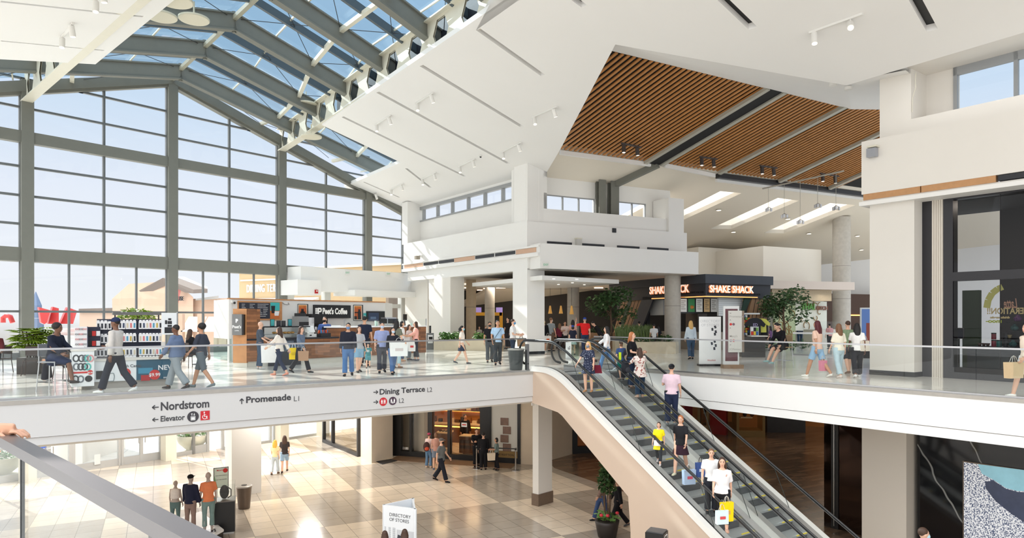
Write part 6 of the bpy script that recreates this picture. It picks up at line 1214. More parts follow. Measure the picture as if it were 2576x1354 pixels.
for a in ((2548,5.9,TPC[0],'teal patterned teapot on the lower right of the shop display','teapot'),(2552,6.35,TPC[0],'teal patterned teapot on the raised shelf of the shop display','teapot'),(2560,6.6,TPC[1],'purple teapot on the top shelf of the shop display','teapot'),(2500,5.9,TPC[2],'red tin at the left of the shop display','tin'),(2500,6.1,TPC[2],'red tin stacked on the left of the shop display','tin'),(2513,5.9,(70,160,150),'teal flask in the middle of the shop display','tin'),(2530,6.1,TPC[3],'black tin in the middle of the shop display','tin'),(2530,5.9,TPC[3],'black tin under another in the shop display','tin'),(2465,5.9,(90,60,50),'brown cup at the left end of the display table','teacup'),(2475,5.9,(90,60,50),'brown cup second from the left on the display table','teacup'),(2485,5.9,(90,60,50),'brown cup third from the left on the display table','teacup'),(2540,6.15,TPC[4],'gold cup on the raised shelf','teacup')): tea(*a)
t = thing('display_shelf','black shelf stand for teapots in the shop window','shelf'); MB().lb(SF,SF.s(2536,.95),SF.s(2610,.95),.8,1.15,6.32,6.35).build('board',BLACK,t); MB().lb(SF,SF.s(2536,.95),SF.s(2610,.95),.8,1.15,6.57,6.6).build('board',BLACK,t); MB().lb(SF,SF.s(2536,.95),SF.s(2610,.95),1.13,1.15,5.9,6.6).build('back',BLACK,t)
tag(MB().lb(SF,SF.s(2424,3.5),SF.s(2466,3.5),3.4,3.6,5,7.6).build('green_pillar',mat('shop_green',(62,84,60),.6)),'green board with white lettering inside the dark shop','board'); 
lamp('AREA',tuple(SF.p(SF.s(2500,2),2.2,10.2)),70,(1,.85,.7),1.2); lamp('AREA',tuple(SF.p(9,2.2,10.2)),40,(1,.85,.7),1.2)
# ================================================================== LOWER LEVEL
o = MB().prism([xy(GW.p(-40,.3)),xy(GW.p(60,.3)),xy(GW.p(60,60)),xy(GW.p(-40,60))],-.05,.012).build('ground_outside', M_OUT); struct(o,'sunlit pale paving outside the lower entrance','ground')
DFR = mat('door_frame_grey', (176,176,174), .4, .2)
def gdoor(n, p0, p1, lab, mull=(), rail=.3, o=.0, z1=3.95):
    a, b = GW.s(p0,o), GW.s(p1,o); mb = MB()
    for s_ in (a,b): mb.lb(GW,s_-.06,s_+.06,o-.08,o+.08,0,z1)
    mb.lb(GW,a,b,o-.05,o+.05,0,rail); mb.lb(GW,a,b,o-.06,o+.06,2.5,2.62)
    for m_ in mull: s_ = GW.s(m_,o); mb.lb(GW,s_-.07,s_+.07,o-.06,o+.06,0,2.5)
    r = mb.build('door_%d'%n,DFR); struct(r,lab,'door'); MB().add([GW.p(a,o,0),GW.p(b,o,0),GW.p(b,o,z1),GW.p(a,o,z1)],[(0,1,2,3)]).build('glass',GLZ,r)
    for m_ in mull:
        s_ = GW.s(m_,o)
        for d in (-.14,.14): MB().lb(GW,s_+d-.015,s_+d+.015,o-.13,o-.08,.9,1.25).build('door_pull',CHROME,r)
gdoor(1,-60,84,'grey framed glass bay at the left end of the lower entrance'); gdoor(2,86,176,'glass double door left of the wide lower window',(122,),.35); gdoor(3,184,300,'wide grey framed window between the lower entrance doors',(),.32); gdoor(4,306,404,'glass double door right of the wide lower window',(355,),.35); gdoor(5,436,486,'grey framed glass panel with the flower pot behind it',(),.2); gdoor(6,486,522,'narrow glass door right of the flower pot panel',(),.4); gdoor(7,560,680,'bright glass bay behind the white lower column',(),.12); gdoor(8,690,812,'bright glass bay right of the white lower column',(),.12)
mb = MB(); 
for p in (66,420,705,808): s_ = GW.s(p,-.3); mb.lb(GW,s_-.25,s_+.25,-.75,-.2,0,4.0)
o = mb.build('trim_lower_posts',BEIGE); struct(o,'cream square posts along the lower entrance glazing','posts')
t = thing('blue_notice','blue and white notice on the glass of the lower left door','notice'); s_, z = GW.sz(101,1131,-.1); MB().lb(GW,s_-.3,s_+.22,-.1,-.08,z-.22,z+.16).build('sheet',mat('notice_blue',(60,96,190),.5),t); text('MEGA GIFT CARD','lettering',WSYM,face(GW.p(s_-.25,-.105,z-.03),GW.d),0,0,0,.09,t,.002,.002)
t = thing('white_notice','small pale notice sheet on the wide lower window','notice'); s_, z = GW.sz(245,1155,-.1); MB().lb(GW,s_-.12,s_+.12,-.1,-.09,z-.25,z+.2).build('sheet',mat('sheet_grey',(206,208,206),.5),t)
POTW = mat('stone_bowl', (206,202,184), .6, noise=.06); FLW = [mat('petal_%d'%i,c,.5) for i, c in enumerate(((222,86,70),(240,150,60),(232,120,140)))]
def bowl(p, r, lab):
    t = thing('flower_bowl',lab,'flower bowl',p,0,'stone flower bowls outside'); MB().lathe((0,0,0),[(r*.62,0),(r*.65,.04),(r*.35,.1),(r*.8,.45),(r,.85),(r*.94,.85),(r*.9,.75)],22).build('bowl',POTW,t,True); rn = random.Random(int(r*100)+int(p[0]*10)); lf = MB(); leafmass(lf,(0,0,.95),r*.85,r*.85,.28,220,.18,rn,.1); lf.build('leaves',LEAF2,t); 
    for m in FLW:
        f = MB()
        for _ in range(14): f.ball((rn.uniform(-.7,.7)*r,rn.uniform(-.7,.7)*r,1.08+rn.uniform(0,.2)),.05,6,4)
        f.build('flowers',m,t,True)
q = onz(8,1208,0)+Vector((-.6,.7,0)); bowl(q,.95,'stone flower bowl outside, at the left edge below the bridge'); q = onz(452,1147,0)+Vector((.1,1.1,0)); bowl(q,.8,'stone flower bowl outside the glass panel by the lower doors')
# mannequin stand, pedestal, sign, bin
pl = [onz(372,1330,.3),onz(505,1288,.3),onz(563,1334,.3),onz(440,1400,.3)]
t = thing('display_platform','low black display platform with white top under the mannequins','platform'); c_ = sum(pl,Vector())/4; MB().prism([xy(p) for p in pl],.26,.32).build('top',mat('platform_white',(236,236,236),.25),t); MB().prism([xy(c_+(p-c_)*.985) for p in pl],0,.26).build('base',BLACK,t)
q = onz(566,1338,0); t = thing('display_pedestal','tall black pedestal with clear case beside the mannequins','pedestal',q,.35); MB().box(-.3,.3,-.3,.3,.06,1.0).build('body',BLACK,t); MB().box(-.27,.27,-.27,.27,0,.06).build('plinth',mat('plinth_white',(214,212,206),.5),t); MB().box(-.31,.31,-.31,.31,1.0,1.03).build('top',mat('pedestal_top',(120,114,108),.4),t)
for x0,x1,y0,y1 in ((-.29,.29,-.29,-.285),(-.29,.29,.285,.29),(-.29,-.285,-.29,.29),(.285,.29,-.29,.29)): MB().box(x0,x1,y0,y1,1.03,1.55).build('glass_case',GLB,t)
p = q+Vector((-.02,.0,1.03)); t = thing('backpack','black backpack inside the clear case on the pedestal','backpack',p,.3); MB().ball((0,0,.22),(.14,.1,.22),12,8).build('body',mat('pack_black',(40,40,42),.7),t,True); MB().tube([(.1,-.07,.38),(.2,-.06,.3),(.2,-.05,.1),(.1,-.04,.03)],.018,6).build('strap',mat('strap_grey',(84,80,76),.7),t,True); MB().ball((0,-.08,.14),(.1,.05,.1),10,6).build('pocket',mat('pack_black2',(54,54,56),.7),t,True)
q = onz(556,1272,0); t = thing('sign_stand','green and white framed sign with red spot on a thin stand','sign stand',q,.0); k_ = q.y/F; zc0, zc1 = (1272-1227)*k_*1.0, (1272-1176)*k_; M = Matrix.Rotation(.55,4,'Z'); MB().box(-.25,.25,-.02,.02,zc0,zc1,M).build('frame',BLACK,t); pn = MB().box(-.23,.23,-.026,-.02,zc0+.02,zc1-.02,M).build('print',mat('print_pale',(216,228,216),.5,noise=.1),t)
for x in (-.12,.12): MB().tube([M@Vector((x,0,0)),M@Vector((x,0,zc0))],.014,6).build('leg',CHROME,t)
MB().box(-.2,.2,-.15,.15,0,.02,M).build('foot',BLACK,t); M2 = M@Matrix.Translation((0,-.028,0))@Matrix.Rotation(math.pi/2,4,'X'); MB().tube([M2@Vector((.14,zc1-.12,0)),M2@Vector((.14,zc1-.12,.004))],.08,16).build('red_spot',SRED,pn); text('Macerich','lettering',SRED,M2,-.02,zc1-.12,0,.07,pn,.002,.001,'CENTER'); text('FIND YOUR SPARKLE','lettering_small',CHAR,M2,0,zc1-.3,0,.04,pn,.002,.0,'CENTER'); text('VISIT THE CENTER','lettering_small',CHAR,M2,0,zc1-.45,0,.045,pn,.002,.0,'CENTER')
mb = MB(); 
for a in range(8): 
    y0 = zc0+.04+.02*a; mb.box(-.22,-.2+.008*a*0+.02,0,0+.0,0,0,M2) if False else mb.box(-.225,-.225+.012*(8-a),zc0+.03+.05*a,zc0+.08+.05*a,0,.003,M2)
mb.build('printed_leaf',mat('print_green',(120,170,110),.5),pn)
p = onz(614,1279,0); bin_(p,19*p.y/F,58*p.y/F,'brown metal bin beside the white lower column',mat('bin_bronze',(104,92,84),.32,.5,noise=.12,scale=6))
# triangular directory
q0, q1d, q2d = onz(962,1270,1.62), onz(1046,1281,1.62), onz(1040,1253,1.62)
k_ = 1.0; t = thing('directory_totem','white three-sided directory totem with store list and map, near the bottom edge','directory'); TW = mat('totem_white', (238,241,244), .45)
P3 = [q0,q1d,q2d]; c_ = sum(P3,Vector())/3
for a, b, nm in ((0,1,'front_panel'),(1,2,'side_panel'),(2,0,'back_panel')):
    Lx = Ln(P3[a].x,P3[a].y,P3[b].x-P3[a].x,P3[b].y-P3[a].y); ln = (P3[b]-P3[a]).xy.length; o = MB().lb(Lx,0,ln,0,.05,0,1.62).build(nm,TW,t)
    if a == 0:
        M = face(Lx.p(ln*.21,-.002,1.2),Lx.d); text('DIRECTORY','lettering',CHAR,M,0,.14,0,.125,o,.002,0); text('OF STORES','lettering',CHAR,M,0,.01,0,.125,o,.002,0); mb = MB()
        for c in range(3):
            for r in range(22): mb.lb(Lx,.07+.13*c,.07+.13*c+(.05,.07,.09)[(r*3+c)%3],-.004,0,1.02-.026*r,1.032-.026*r)
        mb.build('store_list',mat('list_grey',(166,168,172),.5),o); MB().lb(Lx,.46,ln-.06,-.004,0,.35,1.0).build('map_sheet',mat('map_grey',(206,208,212),.5),o); mb = MB()
        for dx, dz, a_ in ((.36,.18,.5),(.24,.08,.2),(.3,.0,.1)): mb.box(-.05,.05,-.06,.06,0,.004,face(Lx.p(.3+dx,-.006,.72+dz),Lx.d)@Matrix.Rotation(-a_,4,'Z'))
        mb.build('map_marks',mat('map_dark',(60,62,70),.5),o)
# stanchions with belt
sA, sB = onz(1199,1179,0), onz(1297,1184,0); t = thing('barrier_post','steel barrier post, left of two in front of the lower shop','barrier post',sA,0,'barrier posts'); 
def post(t): MB().lathe((0,0,0),[(.19,0),(.19,.02),(.03,.04)],18).build('base',CHROME,t,40); MB().lathe((0,0,.03),[(.032,0),(.032,.93),(.04,.94),(.04,.98)],12).build('post',CHROME,t,40); MB().lathe((0,0,.9),[(.045,0),(.045,.08)],12).build('head',BLACK,t,40)
post(t); t = copy_tree(t); t.location = sB; t['label'] = 'steel barrier post, right of two in front of the lower shop'
tag(MB().bar(sA+Vector((0,0,.95)),sB+Vector((0,0,.95)),.008,.05).build('barrier_belt',BLACK),'black belt between the two steel barrier posts','belt')
tag(MB().prism([xy(onz(945,1162,0)),xy(onz(983,1156,0)),xy(onz(1000,1160,0)),xy(onz(962,1169,0))],0,.02).build('floor_mat',mat('mat_black',(50,50,52),.9)),'small dark doormat in front of the cream stone pillar','doormat')
tag(MB().prism([xy(LVW.p(LVW.s(1003),-1.1)),xy(LVW.p(LVW.s(1303),-1.1)),xy(LVW.p(LVW.s(1303),-.05)),xy(LVW.p(LVW.s(1003),-.05))],0,.012).build('stone_threshold',mat('brown_marble',(136,110,86),.3,noise=.3,scale=9)),'brown marble threshold strip along the lower shop front','threshold')
# inside the amber shop
AMB = mat('amber_glow', (255,190,90), .5, emit=4); CAB = mat('walnut', (104,68,42), .4, noise=.15)
t = thing('wall_shelving','amber lit wall shelving with goods at the back of the lower shop','shelving'); Ls = LVW.off(4.1); a = Ls.s(1040); b = Ls.s(1215)
MB().lb(Ls,a,b,0,.4,0,1.0).build('cabinet',CAB,t); MB().lb(Ls,a,b,-.3,.4,1.0,1.06).build('worktop',mat('top_cream',(226,206,170),.4),t); MB().lb(Ls,a,b,-.25,-.2,.86,.92).build('light_strip',AMB,t)
for z in (1.7,2.3,2.9): MB().lb(Ls,a,b,.05,.4,z,z+.04).build('shelf',CAB,t); MB().lb(Ls,a,b,.36,.39,z-.06,z-.02).build('light_strip',AMB,t)
rn = random.Random(3); GC = [mat('goods_%d'%i,c,.5) for i, c in enumerate(((40,30,26),(150,100,60),(226,206,176),(90,56,36)))]
for r_, z in enumerate((1.06,1.74,2.34)):
    for k in range(12):
        s_ = a+.2+(b-a-.4)*k/11; w_, h_ = rn.uniform(.07,.16), rn.uniform(.12,.34); tag(MB().lb(Ls,s_-w_,s_+w_,.1,.28,z,z+h_).build('leather_good',GC[(k+r_)%4]),['dark','tan','cream','brown'][(k+r_)%4]+' leather good on the %s shelf of the amber shop' % ('lowest','middle','upper')[r_],'leather good','leather goods on the %s shelf' % ('lowest','middle','upper')[r_])
t = thing('glass_display_case','wooden glass display case near the door of the amber shop','display case'); Lc = LVW.off(1.1); a, b = Lc.s(1155), Lc.s(1195); MB().lb(Lc,a,b,0,.6,.1,.9).build('body',CAB,t); MB().lb(Lc,a,b,-.02,.62,.9,.94).build('top',mat('top_cream',(226,206,170),.4),t)
for z in (.32,.58): MB().lb(Lc,a+.05,b-.05,-.015,0,z,z+.16).build('drawer_front',mat('drawer_dark',(70,52,40),.4),t)
t = thing('display_table','low cream table with dark goods in the amber shop','table'); Lc = LVW.off(2.6); a, b = Lc.s(1098), Lc.s(1128); MB().lb(Lc,a,b,0,.7,.72,.8).build('top',mat('top_cream',(226,206,170),.4),t); MB().lb(Lc,a+.05,b-.05,.05,.65,0,.72).build('body',CAB,t)
for k in range(4): tag(MB().lb(Lc,a+.1+.17*k,a+.2+.17*k,.1,.3,.8,.86).build('wallet',GC[0]),'dark wallet on the low cream table','wallet','wallets on the cream table')
for (s_, o_, e_) in ((1.5,2,55),(4.2,2,55),(2.8,3.6,40)): lamp('AREA',tuple(LVW.p(s_,o_,3.85)),e_,(1,.72,.42),1.0)
t = thing('picture_row','column of small brown pictures on the pale display panel','pictures'); 
for k, (x, y) in enumerate(((1269,1061),(1275,1083),(1269,1104),(1275,1126))): s_ = LVW.s(x); z = LVW.z(x,y); MB().lb(LVW,s_-.19,s_+.19,-.02,.02,z-.17,z+.17).build('picture',mat('picture_brown',(122,96,84),.5,noise=.4,scale=7),t)
t = thing('shop_number','small white street number on the lower shop glass','number'); text('1180','lettering',WSYM,face(LVW.p(LVW.s(1013),-.02,.33),LVW.d),0,0,0,.16,t,.003,.004)
t = thing('mask_notice','small white notice on the lower shop glass door','notice'); s_, z = LVW.sz(1168,1069); MB().lb(LVW,s_-.14,s_+.14,-.02,-.01,z-.1,z+.1).build('sheet',WP_,t); MB().lb(LVW,s_-.1,s_+.1,-.023,-.02,z-.02,z+.03).build('print',SRED,t)
# far shops behind the escalators
GOLDF = mat('brushed_gold', (150,124,80), .4, .5)
def vitrine(p0, p1, y0, Y, m, lab, warm=True):
    a = at(p0,800,Y); b = at(p1,800,Y-.2); Lx = Ln(a.x,a.y,b.x-a.x,b.y-a.y); ln = (b-a).xy.length; t = thing('shop_vitrine',lab,'shop window')
    MB().lb(Lx,0,ln,0,1.4,0,.35).build('base',m,t); MB().lb(Lx,0,.14,0,1.4,.35,3.9).build('post',m,t); MB().lb(Lx,ln-.14,ln,0,1.4,.35,3.9).build('post',m,t); MB().lb(Lx,.1,ln-.1,1.3,1.4,.35,3.9).build('back',mat('vitrine_amber',(190,130,76),.6),t)
    for z, w_ in ((1.0,.7),(1.6,.9),(2.2,.6)): MB().lb(Lx,.3,.3+ln*w_*.6,.4,.9,z,z+.06).build('shelf',mat('top_cream',(226,206,170),.4),t)
    rn = random.Random(p0)
    for k in range(6): s_ = .4+rn.random()*(ln*.45); z = (1.06,1.66,2.26)[k%3]; MB().ball(Lx.p(s_,.6,z+.13),(.12,.1,.13),8,6).build('displayed_bag',GC[k%4],t,True)
    lamp('AREA',tuple(Lx.p(ln/2,.7,3.8)),35,(1,.75,.45),.8); return t
vitrine(1755,1783,1100,40.5,GOLDF,'gold framed amber shop window behind the man in pink'); vitrine(1853,1925,1100,38.6,GOLDF,'gold framed amber shop window with shelves under the right balcony')
a = at(1786,800,39.6); b = at(1826,800,39.0); Lx = Ln(a.x,a.y,b.x-a.x,b.y-a.y); tag(MB().lb(Lx,0,(b-a).xy.length,0,.3,0,3.9).build('red_wall_board',REDP),'glossy dark red panel between the gold shop windows','panel')
a = at(1722,800,42); b = at(1742,800,42); Lx = Ln(a.x,a.y,b.x-a.x,b.y-a.y); tag(MB().lb(Lx,0,(b-a).xy.length,0,.3,0,3.9).build('red_wall_board',mat('red_bright',(170,40,56),.4)),'bright red panel left of the gold shop windows','panel')
a = at(1930,800,40); Lx = Ln(a.x,a.y,1,-.05); tag(MB().lb(Lx,0,2.2,0,.4,0,3.9).build('dark_stone_block',mat('dark_stone',(44,38,36),.3,noise=.3)),'dark stone shop corner right of the gold shop window','wall')
for p0, p1, lab in ((1991,2004,'white cabinet far back in the lower passage, left of two'),(2005,2018,'white cabinet far back in the lower passage, right of two')):
    a = at(p0,800,42.5); b = at(p1,800,42.5); tag(MB().box(a.x,b.x,42.5,43.3,.1,1.6).build('white_cabinet',WP_),lab,'cabinet','white cabinets in the lower passage')
lamp('AREA',(16,34,3.9),55,(1,.88,.72),3); lamp('AREA',(12,27,3.9),40,(1,.86,.7),2.5); lamp('AREA',(20,40,3.9),50,(1,.86,.7),2.5)
# picture on the marble wall
ICE = bpy.data.materials.new('ice_photo'); ICE.use_nodes = True; t_ = ICE.node_tree; b_ = t_.nodes['Principled BSDF']; tcn = N(t_,'ShaderNodeTexCoord'); nz = N(t_,'ShaderNodeTexNoise'); nz.inputs['Scale'].default_value = 34; nz.inputs['Detail'].default_value = 8; t_.links.new(tcn.outputs['Object'],nz.inputs['Vector'])
rp_ = N(t_,'ShaderNodeValToRGB'); rp_.color_ramp.elements[0].position = .42; rp_.color_ramp.elements[0].color = lin(70,82,112); rp_.color_ramp.elements[1].position = .56; rp_.color_ramp.elements[1].color = lin(236,238,244); t_.links.new(nz.outputs['Fac'],rp_.inputs[0]); t_.links.new(rp_.outputs[0],b_.inputs['Base Color']); b_.inputs['Roughness'].default_value = .4
t_.links.new(rp_.outputs[0],b_.inputs['Emission Color']); b_.inputs['Emission Strength'].default_value = .25
MF = MW.off(-.05); a, b = MF.s(2425), MF.s(2700); zt_ = MF.z(2425,1163); t = thing('wall_lightbox','large backlit photograph of ice on the black marble wall','lightbox'); MB().lb(MF,a-.03,b,.0,.05,.6,zt_+.03).build('frame',mat('frame_bronze',(110,96,84),.35,.5),t); pn = MB().lb(MF,a,b,-.01,0,.63,zt_).build('print',ICE,t)
def onl(px, py, o=-.012): return MF.p(MF.s(px,o),o,MF.z(px,py,o))
def patch(pts, m, nm, o=-.012): v = [onl(x,y,o) for x, y in pts]; n = Vector((MF.n.x,MF.n.y,0))*.004; k = len(v); MB().add(v+[p+n for p in v],[tuple(range(k-1,-1,-1)),tuple(range(k,2*k))]+[(i,(i+1)%k,(i+1)%k+k,i+k) for i in range(k)]).build(nm,m,pn)
patch([(2460,1168),(2600,1186),(2600,1236),(2560,1236),(2530,1228),(2500,1208),(2470,1192)],mat('ice_blue',(140,190,206),.3,noise=.2,scale=5,emit=.3),'printed_ice_block'); patch([(2478,1212),(2500,1210),(2530,1230),(2560,1238),(2600,1240),(2600,1330),(2540,1290),(2505,1262),(2480,1230)],mat('ice_shadow',(66,74,100),.4,noise=.3,scale=6),'printed_shadow',-.016)
# tall plant and black charging kiosk at the bottom
p = onz(1525,1345,0); t = thing('potted_plant','tall glossy leafed plant with red flowers below the escalator','potted plant',(p.x,p.y-.2,0)); rn = random.Random(12); MB().lathe((0,0,0),[(.28,0),(.36,.4),(.38,.5),(.34,.5)],18).build('pot',POTD,t,True); st = MB()
for k in range(5): a = k*1.3; st.tube([(.06*math.cos(a),.06*math.sin(a),.45),(.12*math.cos(a),.12*math.sin(a),1.2),(.1*math.cos(a),.1*math.sin(a),1.9)],.018,5)
st.build('stems',BARK,t); lf = MB(); leafmass(lf,(0,0,1.75),.26,.26,.42,330,.17,rn,.1); leafmass(lf,(-.05,0,2.15),.15,.15,.2,120,.16,rn,.1); lf.build('foliage',LEAF,t); lf = MB(); leafmass(lf,(0,0,.62),.4,.4,.15,90,.16,rn,.3); lf.build('low_leaves',LEAF2,t)
for k in range(3): MB().ball((.3*math.cos(k*2.2+.2),-.3*abs(math.sin(k*2.2))-.1,.75),(.06,.05,.05),8,5).build('flower',mat('petal_red',(206,50,66),.4),t,True)
q = onz(1652,1335,1.65); t = thing('charging_kiosk','black charging kiosk with white icons beside the escalator base','kiosk',(q.x,q.y,0),-.5); MB().box(-.22,.22,-.2,.2,0,1.63).build('body',BLACK,t); MB().box(-.2,.2,-.18,.18,1.63,1.66).build('top',mat('kiosk_grey',(70,70,72),.4),t)
M = Matrix.Translation((-.2,-.202,1.4))@Matrix.Rotation(math.pi/2,4,'X'); text('Westfield','lettering',WSYM,M,.03,.02,0,.08,t,.002,.003); mb = MB()
for x0,x1,y0,y1 in ((.0,.36,-.12,-.11),(.0,.01,-.4,-.11),): mb.box(x0,x1,y0,y1,0,.003,M)
mb.build('panel_outline',WSYM,t); MB().tube([M@Vector((.28,-.16,0)),M@Vector((.28,-.16,.004))],.06,16).build('icon',WSYM,t); M = Matrix.Translation((.222,0,1.4))@Matrix.Rotation(math.pi/2,4,'Z')@Matrix.Rotation(math.pi/2,4,'X'); mb = MB()
for x0,x1,y0,y1 in ((-.1,.1,.16,.18),(-.1,.1,-.22,-.2),(-.12,-.1,-.2,.16),(.1,.12,-.2,.16),(-.045,.045,.05,.07),(-.045,.045,-.1,-.08),(-.045,-.03,-.1,.06),(.03,.045,-.1,.06)): mb.box(x0,x1,y0,y1,0,.004,M)
mb.build('phone_icon',WSYM,t)
# ================================================================== OUTSIDE, SEEN THROUGH THE GABLE WINDOW
STU = mat('stucco_pink', (196,164,142), .8, noise=.08, scale=.8); STU2 = mat('stucco_tan', (190,164,126), .8, noise=.08, scale=.8); RFG = mat('roof_grey', (176,172,168), .7, noise=.06); RFB = mat('roof_brown', (110,98,90), .7)
def P(px, py, Y): return at(px,py,Y)
bd = thing('gabled_restaurant','pinkish gabled restaurant building seen through the gable window','building')
a, b, c = P(395,767,70), P(515,767,63), P(420,709,69); g0 = [P(395,860,70),P(486,860,65.5),P(486,748,65.5),P(441,707,68),P(392,748,70)]; n = Vector((-3.2,2.4,0))*2.5
k = len(g0); v = g0+[p+n for p in g0]; MB().add(v,[tuple(range(k)),tuple(range(2*k-1,k-1,-1))]+[(i,i+k,(i+1)%k+k,(i+1)%k) for i in range(k)]).build('gable_wall',STU,bd)
w_ = P(522,736,61); r_ = [P(441,697,67.3),P(522,727,62.5),P(522,737,62.5),P(500,735,64),P(441,707,67.5),P(376,737,71),P(376,731,71)]
MB().add([p for p in r_]+[p+n*.25 for p in r_],[tuple(range(7)),tuple(range(13,6,-1))]+[(i,i+7,(i+1)%7+7,(i+1)%7) for i in range(7)]).build('eaves',RFB,bd); MB().add([P(441,696,67.3),P(522,727,62.5),P(522,722,72),P(463,696,78)],[(0,1,2,3)]).build('roof',RFG,bd)
MB().add([P(347,786,74),P(395,782,72),P(395,770,72),P(347,773,74)]+[P(347,786,76),P(395,782,74),P(395,770,74),P(347,773,76)],[(0,1,2,3),(7,6,5,4),(0,4,5,1),(1,5,6,2),(2,6,7,3),(3,7,4,0)]).build('parapet',RFG,bd)
MB().hexa([P(347,870,74),P(395,870,72),P(395,870,80),P(347,870,82)],[P(347,781,74),P(395,779,72),P(395,779,80),P(347,781,82)]).build('side_wall',STU,bd); MB().hexa([P(486,870,66),P(602,870,66),P(602,870,74),P(486,870,74)],[P(486,752,66),P(602,750,66),P(602,750,74),P(486,752,74)]).build('long_wall',STU,bd)
MB().add([P(492,752,65.6),P(550,744,65.6),P(550,752,65.6),P(492,756,65.6)]+[P(492,752,66.6),P(550,744,66.6),P(550,752,66.6),P(492,756,66.6)],[(3,2,1,0),(4,5,6,7),(0,1,5,4),(1,2,6,5),(2,3,7,6),(3,0,4,7)]).build('parapet',RFG,bd)
MB().ball(P(442,738,67.2),(.9,.15,1.0),14,8).build('round_sign',mat('sign_red_white',(206,120,116),.5),bd,True); o = text('HOUSE','lettering',CHAR,face(P(432,757,67),(1,-.6)),0,0,0,.6,bd,.05)
tn = thing('dining_building','tan building with white lettering seen behind the window bars','building'); q0, q1_ = P(602,800,56), P(1012,800,47.8); LT = Ln(q0.x,q0.y,q1_.x-q0.x,q1_.y-q0.y); lnT = (q1_-q0).xy.length
MB().lb(LT,0,lnT,0,1.5,0,LT.z(604,686)).build('wall',STU2,tn); MB().lb(LT,-.1,lnT,-.1,.3,LT.z(604,686)-.0,LT.z(604,686)+.15).build('coping',mat('coping_cream',(232,222,200),.6),tn); MB().lb(LT,.2,lnT,-.08,0,LT.z(640,705)-.06,LT.z(640,705)+.06).build('moulding',mat('coping_cream',(232,222,200),.6),tn)
o = text('DINING TERRACE','lettering',WSYM,face(LT.p(LT.s(622),-.05,LT.z(622,736)),LT.d),0,0,0,.9,tn,.05,.0,'LEFT',0,1.25); xs = [v.co.x for v in o.data.vertices]; o.scale = ((LT.s(675)-LT.s(622))/((max(xs)-min(xs))*.51),1,1)
MB().hexa([LT.p(.2,-2.2,7.4),LT.p(9,-2.2,7.4),LT.p(9,-.1,8.1),LT.p(.2,-.1,8.1)],[LT.p(.2,-2.2,7.55),LT.p(9,-2.2,7.55),LT.p(9,-.1,8.3),LT.p(.2,-.1,8.3)]).build('awning',WP_,tn)
lb_ = thing('low_building','long low brown building far behind the red letters','building'); MB().hexa([P(200,860,85),P(360,860,80),P(360,860,90),P(200,860,95)],[P(200,784,85),P(360,784,80),P(360,784,90),P(200,784,95)]).build('wall',mat('far_pink',(190,164,146),.8),lb_); MB().hexa([P(198,786,84.5),P(362,786,79.5),P(362,786,90),P(198,786,95)],[P(198,777,84.5),P(362,773,79.5),P(362,773,90),P(198,777,95)]).build('roof',RFB,lb_)
mb = MB(); mb.lathe(P(90,800,120),[(.9,0),(.9,2.2),(.05,4.6)],8); mb.lathe((P(90,800,120).x,120,0),[(1.2,0),(1.2,6.7)],8); tag(mb.build('outside_spire',mat('spire_blue',(126,142,168),.8)),'small blue-grey pointed tower far outside the window','tower')
RL = mat('red_letter', (206,66,66), .4)
def letter(pts, Y, lab):
    v = [P(x,y,Y) for x, y in pts]; n = Vector((-.5,.6,0)); k = len(v); tag(MB().add(v+[p+n for p in v],[tuple(range(k)),tuple(range(2*k-1,k-1,-1))]+[(i,i+k,(i+1)%k+k,(i+1)%k) for i in range(k)]).build('red_letter',RL),lab,'sign letter','big red letters outside the window')
letter([(98,773),(127,781),(118,812),(112,816),(150,816),(140,790),(128,790)][:4]+[(104,812)],33,'big red slanted letter outside, behind the palm'); letter([(133,772),(148,776),(148,815),(122,815)],33.3,'big red slanted letter outside, second from the palm'); letter([(170,773),(194,782),(184,815),(152,815)],33.6,'big red slanted letter outside, right of the palm')
tag(MB().tube([P(8,812,32),P(8,800,32),P(16,794,32),P(26,797,32),P(32,812,32)],.11,8).build('red_letter',RL,None,True),'big red rounded letter outside at the left edge','sign letter','big red letters outside the window')
st = MB(); xa, xb = P(30,872,31).x, P(190,872,31).x
for k in range(7): st.box(xa,xb,31.5+.5*k,32+.5*k,0,5.0+.17*(k+1))
tag(st.build('outdoor_steps',mat('step_white',(232,230,226),.6)),'wide pale outdoor steps below the red letters','steps')
aw = thing('sloping_awnings','white sloping awnings at the foot of the pinkish building','awning'); 
for x0, x1 in ((455,500),(505,560)): MB().hexa([P(x0,835,50),P(x1,835,50),P(x1+20,800,54),P(x0+20,800,54)],[P(x0,832,50),P(x1,832,50),P(x1+20,797,54),P(x0+20,797,54)]).build('awning_sheet',mat('awning_white',(226,224,218),.6),aw)
for x in (452,503,562): MB().box(P(x,835,50).x-.2,P(x,835,50).x+.2,50,50.4,0,P(x,790,50).z).build('post',STU,aw)
